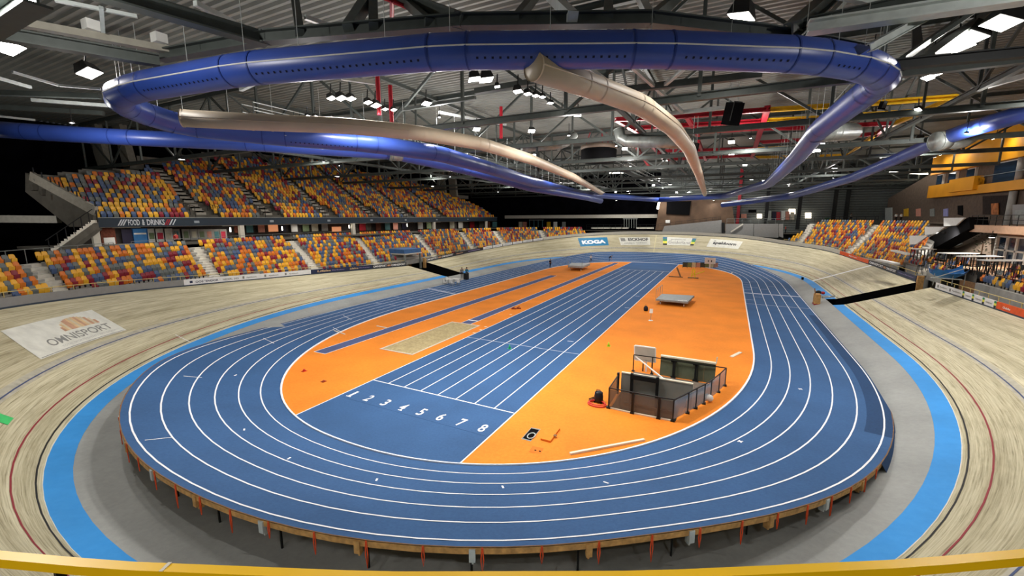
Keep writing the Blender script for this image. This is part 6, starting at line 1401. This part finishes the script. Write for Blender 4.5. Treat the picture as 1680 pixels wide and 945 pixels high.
ring_px = [(1068, 81), (738, 84), (402, 113), (230, 142), (188, 158), (218, 180), (300, 206), (450, 223), (600, 235), (720, 252), (800, 275), (870, 298), (960, 319), (1080, 328), (1190, 321), (1262, 301), (1308, 258), (1345, 212), (1436, 140), (1452, 126), (1420, 106), (1322, 90)]
RP = [onz(px, py, float(np.interp(py, [165, 290], [15.1, 14.0]))) for px, py in ring_px]; RC = sum(RP) / len(RP)
duct('ring_duct', 'huge royal blue ring duct hanging over the running track', RP, .55, DUCT, True, True, .02, True, centre=RC, wires=True)
duct('outer_duct', 'long royal blue duct passing in front of the upper left tier', [at(-60, 208, 29), at(60, 217, 29.5), at(200, 225, 30), at(420, 236, 31.5), at(645, 251, 35), at(760, 276, 42), at(870, 307, 53), at(960, 323, 70), at(985, 329, 79)], .55, DUCT, True, None, .02, centre=RC)
duct('outer_duct', 'long royal blue duct running up to the amber building on the right', [at(1186, 336, 90), at(1300, 321, 74), at(1400, 291, 52), at(1480, 257, 41), at(1545, 228, 34), at(1610, 206, 29), at(1710, 178, 25)], .55, DUCT, True, None, .02, centre=RC)
duct('air_duct', 'beige air duct entering from the left below the blue ring', [onz(px, py, 14.5) for px, py in ((300, 194), (430, 201), (560, 206), (680, 217), (790, 236), (870, 261), (940, 290), (991, 319))], .40, DBEIGE, True, None, .015, seam_m=DBEIGE, centre=RC)
duct('air_duct', 'beige air duct running away under the middle of the blue ring', [onz(px, py, 14.5) for px, py in ((876, 110), (970, 141), (1052, 172), (1102, 208), (1130, 243), (1146, 284), (1157, 321))], .42, DBEIGE, True, None, .015, seam_m=DBEIGE, centre=RC)
for nm, lab, pts, r in (('branch_duct', 'silver branch duct joining the long beige duct to a grilled elbow', [at(856, 243, 40), at(925, 238, 41), at(942, 222, 42)], .38), ('branch_duct', 'silver branch duct joining the middle beige duct', [at(1015, 212, 33), at(1020, 232, 33), at(1060, 233, 32), at(1136, 234, 30)], .42), ('branch_duct', 'silver duct box beside the right side of the blue ring', [at(1340, 218, 24), at(1362, 217, 24.5), at(1398, 216, 27)], .52), ('branch_duct', 'silver collar box on the right outer blue duct', [at(1536, 232, 33), at(1552, 230, 33)], .72), ('branch_duct', 'silver branch duct leaving the right outer blue duct', [at(1552, 233, 33.5), at(1576, 235, 33.5), at(1594, 224, 33.5)], .5), ('branch_duct', 'grey end piece on the left outer blue duct', [at(640, 250, 34.5), at(657, 251, 35)], .66), ('branch_duct', 'grey end piece on the far part of the blue ring', [at(756, 252, 55), at(768, 252, 55)], .62)):
    duct(nm, lab, pts, r, GALV, False, None, .02)
# scoreboard ring and loudspeakers
c = at(982, 256, 54); o = thing('round_scoreboard', 'round black scoreboard hanging in the middle of the hall', 'scoreboard', tuple(c))
mb = MB(); mb.lathe([(2.2, -.75), (2.25, -.7), (2.25, .75), (2.1, .8)], tuple(c), 28); mb.build('screen_ring', BLACK, o, True); mb = MB(); mb.lathe([(2.3, .8), (2.3, 1.25), (1.2, 1.5)], tuple(c), 28); mb.build('top_ring', mat('scoreboard_brown', '#5a4c42', 0.6), o, True)
for k in range(6): a_ = k * PI / 3; MB().bar(c + (1.8 * math.cos(a_), 1.8 * math.sin(a_), 1.2), c + (1.2 * math.cos(a_), 1.2 * math.sin(a_), 3.0), .08).build('hanger', REDST if k % 2 else STEEL, o)
for k, (px, py, d_, s_, lab) in enumerate(((1202, 187, 27, 1.0, 'big black loudspeaker hung on pale chains near the red beams'), (1139, 243, 32, .55, 'small black loudspeaker hung under the silver branch duct'), (1448, 173, 30, .4, 'small black loudspeaker by the yellow frame'))):
    c = at(px, py, d_); o = thing('loudspeaker', lab, 'loudspeaker', tuple(c)); MB().box(c, (.75 * s_, .8 * s_, 1.35 * s_), YAW + .25, tilt=('X', .25)).build('cabinet', BLACK, o); MB().box(c + FWD * -.42 * s_, (.62 * s_, .04, 1.15 * s_), YAW + .25, tilt=('X', .25)).build('grille', mat('grille_grey', '#2e2f2e', 0.7), o)
    for dx in (-.3, .3): MB().bar(c + RIGHT * dx * s_ + (0, 0, .6 * s_), c + RIGHT * dx * s_ * .8 + (0, 0, 2.3), .04).build('chain', STEELL, o)
for px, py0, py1, d_ in ((881, 255, 292, 38), (710, 225, 262, 45)):
    c = at(px, py0, d_); e = at(px + 2, py1, d_); mb = MB(); mb.tube([c + (0, 0, 1), c, e, e + RIGHT * .3], .12, 8); tag(mb.build('cable_loop', STEELB), 'dark hanging cable loop %s' % ('beside the long beige duct' if px > 800 else 'in front of the far upper tier'), 'cable')
# catwalks with slatted floors
def catwalk(x, y0, y1, z, lab):
    o = thing('catwalk', lab, 'catwalk', (x, (y0 + y1) / 2, z)); mb = MB()
    for y in np.arange(y0, y1, .55): mb.box((x, y, z), (1.3, .28, .06))
    mb.build('slatted_floor', STEEL, o)
    for dx in (-.68, .68):
        MB().bar((x + dx, y0, z - .05), (x + dx, y1, z - .05), .08, .2).build('side_beam', STEEL, o)
        for h in (.55, 1.1): MB().bar((x + dx, y0, z + h), (x + dx, y1, z + h), .05).build('handrail', STEELL, o)
    for y in np.arange(y0, y1, 3.2):
        for dx in (-.68, .68): MB().bar((x + dx, y, z), (x + dx, y, z + 1.1), .05).build('post', STEEL, o)
catwalk(-13.0, 2, 98, 16.9, 'slatted steel catwalk over the left side of the infield'); catwalk(3.5, 46, 98, 17.0, 'slatted steel catwalk over the middle of the hall'); catwalk(25.5, 12, 98, 17.0, 'slatted steel catwalk over the right side of the infield')
# ------------------------------------------------------------------ make the seats
SA = np.array([s[:3] for s in SEATS]); PJ = project(SA + (0, 0, 0.5))
vis = (PJ[:, 0] > -5) & (PJ[:, 0] < 1685) & (PJ[:, 1] > 0) & (PJ[:, 1] < 945) & (PJ[:, 2] > 1)
order = [i for i in np.argsort(PJ[:, 2]) if vis[i]]
# skip seats hidden behind the low wall in front
def seat_ok(i): return True
near = set(order[:300])
protos = {}
cnt = {}
def proto(c):
    o = thing('stadium_seat', '', 'seat'); m = SEATC[c][1]
    local('backrest', seat_back(), m, o, True); local('seat_pan', seat_pan(), m, o, True); local('bracket', seat_foot(), STEELB, o); return o
for i in order[:300]:
    x, y, z, rz, c, (wh, blk, row) = SEATS[i]
    key = (wh[0], row) if 'right' in wh[0] else (wh[0], blk, row); cnt[key] = cnt.get(key, 0) + 1
    nm = SEATC[c][0]
    if wh[0] == 'lower left stand': where = ['before the stair above the grey wall', 'between the first and second stairs', 'between the second and third stairs', 'past the third stair', 'past the fourth stair', 'past the fifth stair', 'past the sixth stair', 'past the seventh stair', 'at the far end'][blk]
    elif wh[0] == 'upper left tier': where = 'upper tier'
    elif wh[0] == 'right lounge rows': where = 'lounge rows above the flag boards' if SEATS[i][1] < 36 else 'lounge rows by the white finish line'
    else: where = 'far right stand'
    lab = '%s tip-up seat, row %d up, place %d, %s' % (nm, row, cnt[key], where)
    if c not in protos:
        protos[c] = proto(c); r = protos[c]; r.location = (x, y, z); r.rotation_euler = (0, 0, rz); tag(r, lab, 'seat', 'tip-up seats in the stands')
    else: dup(protos[c], (x, y, z), rz, lab, 'tip-up seats in the stands')
rest = [i for i in range(len(SEATS)) if i not in near]
def seat_mass(idx, name):
    base = MB(); b = seat_back(); p = seat_pan(); base.add(b.v, b.f); base.add(p.v, p.f)
    V = np.array(base.v); nv = len(V); lens = np.array([len(f) for f in base.f]); FL = np.concatenate([np.array(f) for f in base.f])
    n = len(idx); D = np.array([SEATS[i][:5] for i in idx]); ca, sa = np.cos(D[:, 3]), np.sin(D[:, 3])
    X = V[None, :, 0] * ca[:, None] - V[None, :, 1] * sa[:, None] + D[:, 0:1]; Y = V[None, :, 0] * sa[:, None] + V[None, :, 1] * ca[:, None] + D[:, 1:2]; Z = V[None, :, 2] + D[:, 2:3]
    co = np.stack([X, Y, Z], 2).reshape(-1, 3); me = bpy.data.meshes.new(name)
    me.vertices.add(n * nv); me.vertices.foreach_set('co', co.ravel())
    lo = (FL[None] + (np.arange(n) * nv)[:, None]).ravel(); me.loops.add(len(lo)); me.loops.foreach_set('vertex_index', lo)
    st = np.r_[0, np.cumsum(np.tile(lens, n))[:-1]]; me.polygons.add(n * len(lens)); me.polygons.foreach_set('loop_start', st); me.polygons.foreach_set('loop_total', np.tile(lens, n))
    for _, m in SEATC: me.materials.append(m)
    me.polygons.foreach_set('material_index', np.repeat(D[:, 4].astype(int), len(lens))); me.update(calc_edges=True); me.validate()
    o = bpy.data.objects.new(name, me); C.objects.link(o); return o
# ------------------------------------------------------------------ lamps
LAMP = mat('flood_lamp_face', '#fffaf0', 0.4, emit=26.0, var=0.0); HOUS = mat('lamp_housing', '#2a2b2b', 0.5, 0.3)
PW = 0.62
def flood(p, lab, size=.45, watt=600, tilt=0.25, nm='flood_light', aim=(4.5, 36, 0), group='flood lights under the roof'):
    p = np.array(p, float); o = thing(nm, lab, 'lamp', tuple(p), group=group); d = np.array(aim, float) - p; d /= np.linalg.norm(d); d = d * tilt + np.array([0, 0, -1]) * (1 - tilt); d /= np.linalg.norm(d)
    q = Vector(d).to_track_quat('-Z', 'Y'); Rm = np.array(q.to_matrix())
    def loc(v): return p + Rm @ np.array(v)
    h = size / 2
    b = [loc(v) for v in ((-h, -h * .8, 0), (h, -h * .8, 0), (h, h * .8, 0), (-h, h * .8, 0))]; t = [loc(v) for v in ((-h * .7, -h * .5, size * .5), (h * .7, -h * .5, size * .5), (h * .7, h * .5, size * .5), (-h * .7, h * .5, size * .5))]
    MB().hexa(b, t).build('housing', HOUS, o)
    fc = [loc((v[0] * .92, v[1] * .92, -.015)) for v in ((-h, -h * .8), (h, -h * .8), (h, h * .8), (-h, h * .8))]; MB().quad(*fc[::-1]).build('lamp_face', LAMP, o)
    MB().bar(p + Rm @ np.array((0, 0, size * .4)), p + (0, 0, size + .25), .05).build('bracket', HOUS, o)
    if watt:
        l = bpy.data.lights.new('lamp', 'AREA'); l.shape = 'DISK'; l.size = size * .9; l.energy = watt * PW; l.color = (1.0, .96, .90); l.spread = math.radians(150)
        lo = bpy.data.objects.new('lamp', l); C.objects.link(lo); lo.location = loc((0, 0, -.05)); lo.rotation_euler = q.to_euler(); lo.parent = o; lo.matrix_parent_inverse = Matrix.Translation(-Vector(o.location))
    return o
WL = 'white flood light %s'
fl_px = [(544, 161, .42, 520, 'at the left end of the triple lamp row under the blue duct'), (560, 161, .5, 520, 'in the middle of the triple lamp row under the blue duct'), (576, 162, .45, 520, 'at the right end of the triple lamp row under the blue duct'),
 (604, 168, .4, 0, 'upper one of the pair beside the triple lamp row'), (617, 173, .5, 420, 'lower one of the pair beside the triple lamp row'), (632, 179, .3, 0, 'first of the dim pair right of the triple lamp row'), (646, 180, .3, 0, 'second of the dim pair right of the triple lamp row'),
 (778, 130, .62, 900, 'left one of the bright pair under the blue duct'), (798, 131, .7, 900, 'right one of the bright pair under the blue duct'), (816, 142, .3, 0, 'small, just right of the bright pair'), (850, 150, .5, 500, 'at the left of the slanting lamp row before the beige duct'), (866, 154, .4, 0, 'second of the slanting lamp row before the beige duct'), (879, 157, .35, 300, 'third of the slanting lamp row before the beige duct'), (890, 159, .3, 0, 'last of the slanting lamp row before the beige duct'),
 (903, 169, .3, 0, 'tilted, below the slanting lamp row'), (922, 186, .35, 300, 'above the round scoreboard, left one'), (948, 189, .4, 0, 'above the round scoreboard, right one'), (505, 191, .3, 0, 'first of the pair on the catwalk above the long beige duct'), (518, 192, .35, 0, 'second of the pair on the catwalk above the long beige duct'),
 (147, 120, .75, 500, 'round and warm, left of the blue duct corner'), (14, 79, .9, 500, 'at the left edge of the picture'), (1216, 28, .9, 700, 'above the right half of the blue duct'), (1566, 75, 1.1, 1100, 'the biggest, beside the black post right of the blue duct'), (1590, 62, 1.0, 0, 'next to the biggest lamp, slightly higher'), (1642, 38, 1.0, 700, 'in the upper right corner'), (1530, 94, .5, 0, 'small, below the biggest lamp'),
 (1533, 120, .5, 0, 'in the dim row behind the blue duct corner, upper'), (1522, 128, .4, 0, 'in the dim row behind the blue duct corner, lower'), (1411, 190, .3, 0, 'on the yellow beam, left one'), (1505, 180, .35, 0, 'on the yellow diagonal'), (1338, 246, .7, 500, 'bright, between the blue duct and the yellow diagonal'), (1350, 236, .3, 0, 'small, just above the bright one by the yellow diagonal')]
for px, py, s, w_, t in fl_px:
    z = 16.4 if py > 100 else 17.6
    flood(onz(px, py, z), WL % t, s * 1.15, w_, .5, aim=(12, 4, 0))
far_px = [(676, 245), (705, 243), (735, 259), (750, 262), (760, 264), (775, 268), (790, 240), (878, 255), (908, 270), (931, 282), (943, 303), (962, 306), (990, 310), (1010, 315), (1030, 313), (1072, 304), (1110, 316), (1130, 315), (1200, 233), (1200, 252), (1222, 270), (1231, 232), (1219, 293), (1201, 306), (1253, 297), (1011, 244), (1025, 244), (1034, 254), (872, 215), (700, 170), (721, 199), (782, 212)]
for k, (x, y) in enumerate(((15, -22), (24, -19), (8, -25))):
    flood((x, y, 14.5), 'added flood light on the near stand behind the yellow hand rail, %s' % ['middle one', 'right one', 'left one'][k], .5, 420, .3, aim=(17, -12, 5), group='added flood lights behind the hand rail')  # unseen lamps added to brighten the yellow rail
for k, (x, y) in enumerate(((-25, 16), (-26, 40), (-24, 64), (-12, 84), (5, 93), (22, 86), (33, 68), (35, 40), (35, 16), (5, 72), (10, 46))):
    flood((x, y, 17.6), 'added square flood light high over the cycling track, %s clockwise from the near left' % ORD[k], .7, 1500, 0.0, 'added_bay_lamp', group='added high bay lamps')  # extra lamps added to brighten the far half and the sides
def bay(p, lab, watt, r=.2, nm='roof_and_fill_globe', group='globe lamps under the roof'):
    p = np.array(p, float); o = thing(nm, lab, 'lamp', tuple(p), group=group)
    MB().lathe([(.05, r + .22), (.13, r + .18), (.13, r + .06), (.05, r + .03)], tuple(p), 10).build('cap', HOUS, o); MB().bar(p + (0, 0, r + .2), p + (0, 0, r + .9), .03).build('stem', HOUS, o)
    if watt:
        l = bpy.data.lights.new('globe', 'POINT'); l.shadow_soft_size = r; l.energy = watt; l.color = (1.0, .965, .91); lo = bpy.data.objects.new('globe', l); C.objects.link(lo); lo.location = p; lo.parent = o; lo.matrix_parent_inverse = Matrix.Translation(-p)
far_px.sort()
for k, (px, py) in enumerate(far_px):
    p = onz(px, py, 16.6)
    if p[1] > 100: p = ony(px, py, 99.0)
    lab = 'small white lamp among the far trusses, %s in the row from the left' % (ORD + ['twenty-fifth', 'twenty-sixth', 'twenty-seventh', 'twenty-eighth', 'twenty-ninth', 'thirtieth', 'thirty-first', 'thirty-second'])[k]
    if k % 3 == 0: bay(p, lab, 1000)
    else: flood(p, lab, .55, 0, .5, aim=(14, 0, 0))
for k, (x, y) in enumerate(((-6, 2), (8, 12), (23, 3), (-20, 14), (33, 24), (-18, 34), (8, 33), (33, 44), (-18, 56), (8, 55), (32, 62), (-16, 74), (6, 74), (28, 78), (-4, 90), (14, 92), (2, -14), (30, -4), (-18, -6), (-36, 8), (-36, 30), (-36, 54))):
    bay((x, y, 15.4 if x > -30 else 17.5), 'added white globe lamp hanging below the trusses, %s in the roof grid' % ORD[k], (1150 if x > -17 else 620) if x > -30 else 220, .16)  # grid of globes added to light the floor, deck and trusses
for k, (x, y) in enumerate(((-31, 6), (-32, 26), (-32, 48), (-30, 70))):
    flood((x, y, 15.6), 'flood light over the lower left seats, %s from the near end' % ORD[k], .5, 700, 0.3, aim=(-33, y, 3), group='lamps over the left seats')
bay((-40, -9, 14), 'added white globe lamp left of the picture near the dark end stair', 900, .2)  # added out of view to lift the dark left end
# lamps on the amber building
for k, (px, py, s) in enumerate(((1636, 226, 1.0), (1556, 250, .8), (1544, 254, .6), (1534, 258, .5), (1567, 244, .5))):
    q = onx(px, py, XR - 2.2); flood(q, 'white lamp washing the amber wall, %s' % ['the big one on the right', 'widest of the left row', 'second of the left row', 'end of the left row', 'small one at the silver duct'][k], s, 50, 0.45, 'wall_washer', aim=(XR, q[1], q[2] - 2), group='lamps on the amber wall')
flood((41.5, 40, 7.9), 'warm lamp under the peach balcony slab', .4, 420, 0, 'ceiling_lamp', group=None); flood((42.3, 53, 7.9), 'added warm lamp by the taupe wall under the balcony end', .4, 800, .65, 'ceiling_lamp', aim=(46.6, 57, 6.2), group=None); flood((42.5, 30, 7.9), 'warm lamp under the peach balcony slab farther from the stair', .4, 420, 0, 'ceiling_lamp', group=None)  # the lamp by the taupe wall is added to brighten that wall
for k, px in enumerate((1011, 1088, 1171)):
    flood(ony(px, 329, 97.0), 'small warm spot lamp over the far brown wall, %s from the left' % ORD[k], .4, 120, .5, 'spot_lamp', aim=ony(px, 370, 98.4), group='spot lamps over the far wall')
mb = MB(); a = ony(1082, 328, 97.6); b = ony(1079, 343, 97.6); mb.bar(a, b, .5, .1); tag(mb.build('light_strip', GLOW), 'glowing white strip at the left edge of the far brown wall', 'lamp')
MB_ = MB().bar(onx(1455, 282.5, 46), onx(1521, 285, 46), .25, .25); tag(MB_.build('tube_lamp', GLOW), 'long white tube lamp left of the amber building', 'lamp')
MB_ = MB().bar(ony(1000, 284, 70), ony(1028, 283, 70), .2, .2); tag(MB_.build('tube_lamp', GLOW), 'white tube lamp under the trusses beyond the scoreboard', 'lamp')
for k in range(7):
    y = YU0 + 3 + k * 11.0; p = (XF - 1.9, y, 8.7); o = thing('added_strip_lamp', 'added strip lamp under the upper tier lighting the concourse, %s from the near end' % ORD[k], 'lamp', p, group='added strip lamps in the concourse')  # lamps added to brighten the concourse
    MB().box((p[0], y, 8.74), (.2, 2.4, .08)).build('housing', WHITEP, o); l = bpy.data.lights.new('strip', 'AREA'); l.shape = 'RECTANGLE'; l.size = .18; l.size_y = 2.2; l.energy = 55; l.color = (1, .93, .84); lo = bpy.data.objects.new('strip', l); C.objects.link(lo); lo.location = (p[0], y, 8.69); lo.parent = o; lo.matrix_parent_inverse = Matrix.Translation(-Vector(p))
EXPO = 0.0
tag(seat_mass(rest, 'stadium_seats'), 'yellow, orange, red, blue and grey seats filling the farther rows of the stands', 'seats', 'tip-up seats in the stands', 'stuff')
# ------------------------------------------------------------------ light and view
w = bpy.data.worlds.new('world'); bpy.context.scene.world = w; w.use_nodes = True
w.node_tree.nodes['Background'].inputs[0].default_value = (0.5, 0.52, 0.55, 1); w.node_tree.nodes['Background'].inputs[1].default_value = 0.05
sc = bpy.context.scene
sc.view_settings.view_transform = 'Standard'; sc.view_settings.look = 'None'; sc.view_settings.gamma = 1.0; sc.view_settings.use_curve_mapping = False
sc.view_settings.exposure = EXPO if 'EXPO' in globals() else 0.0
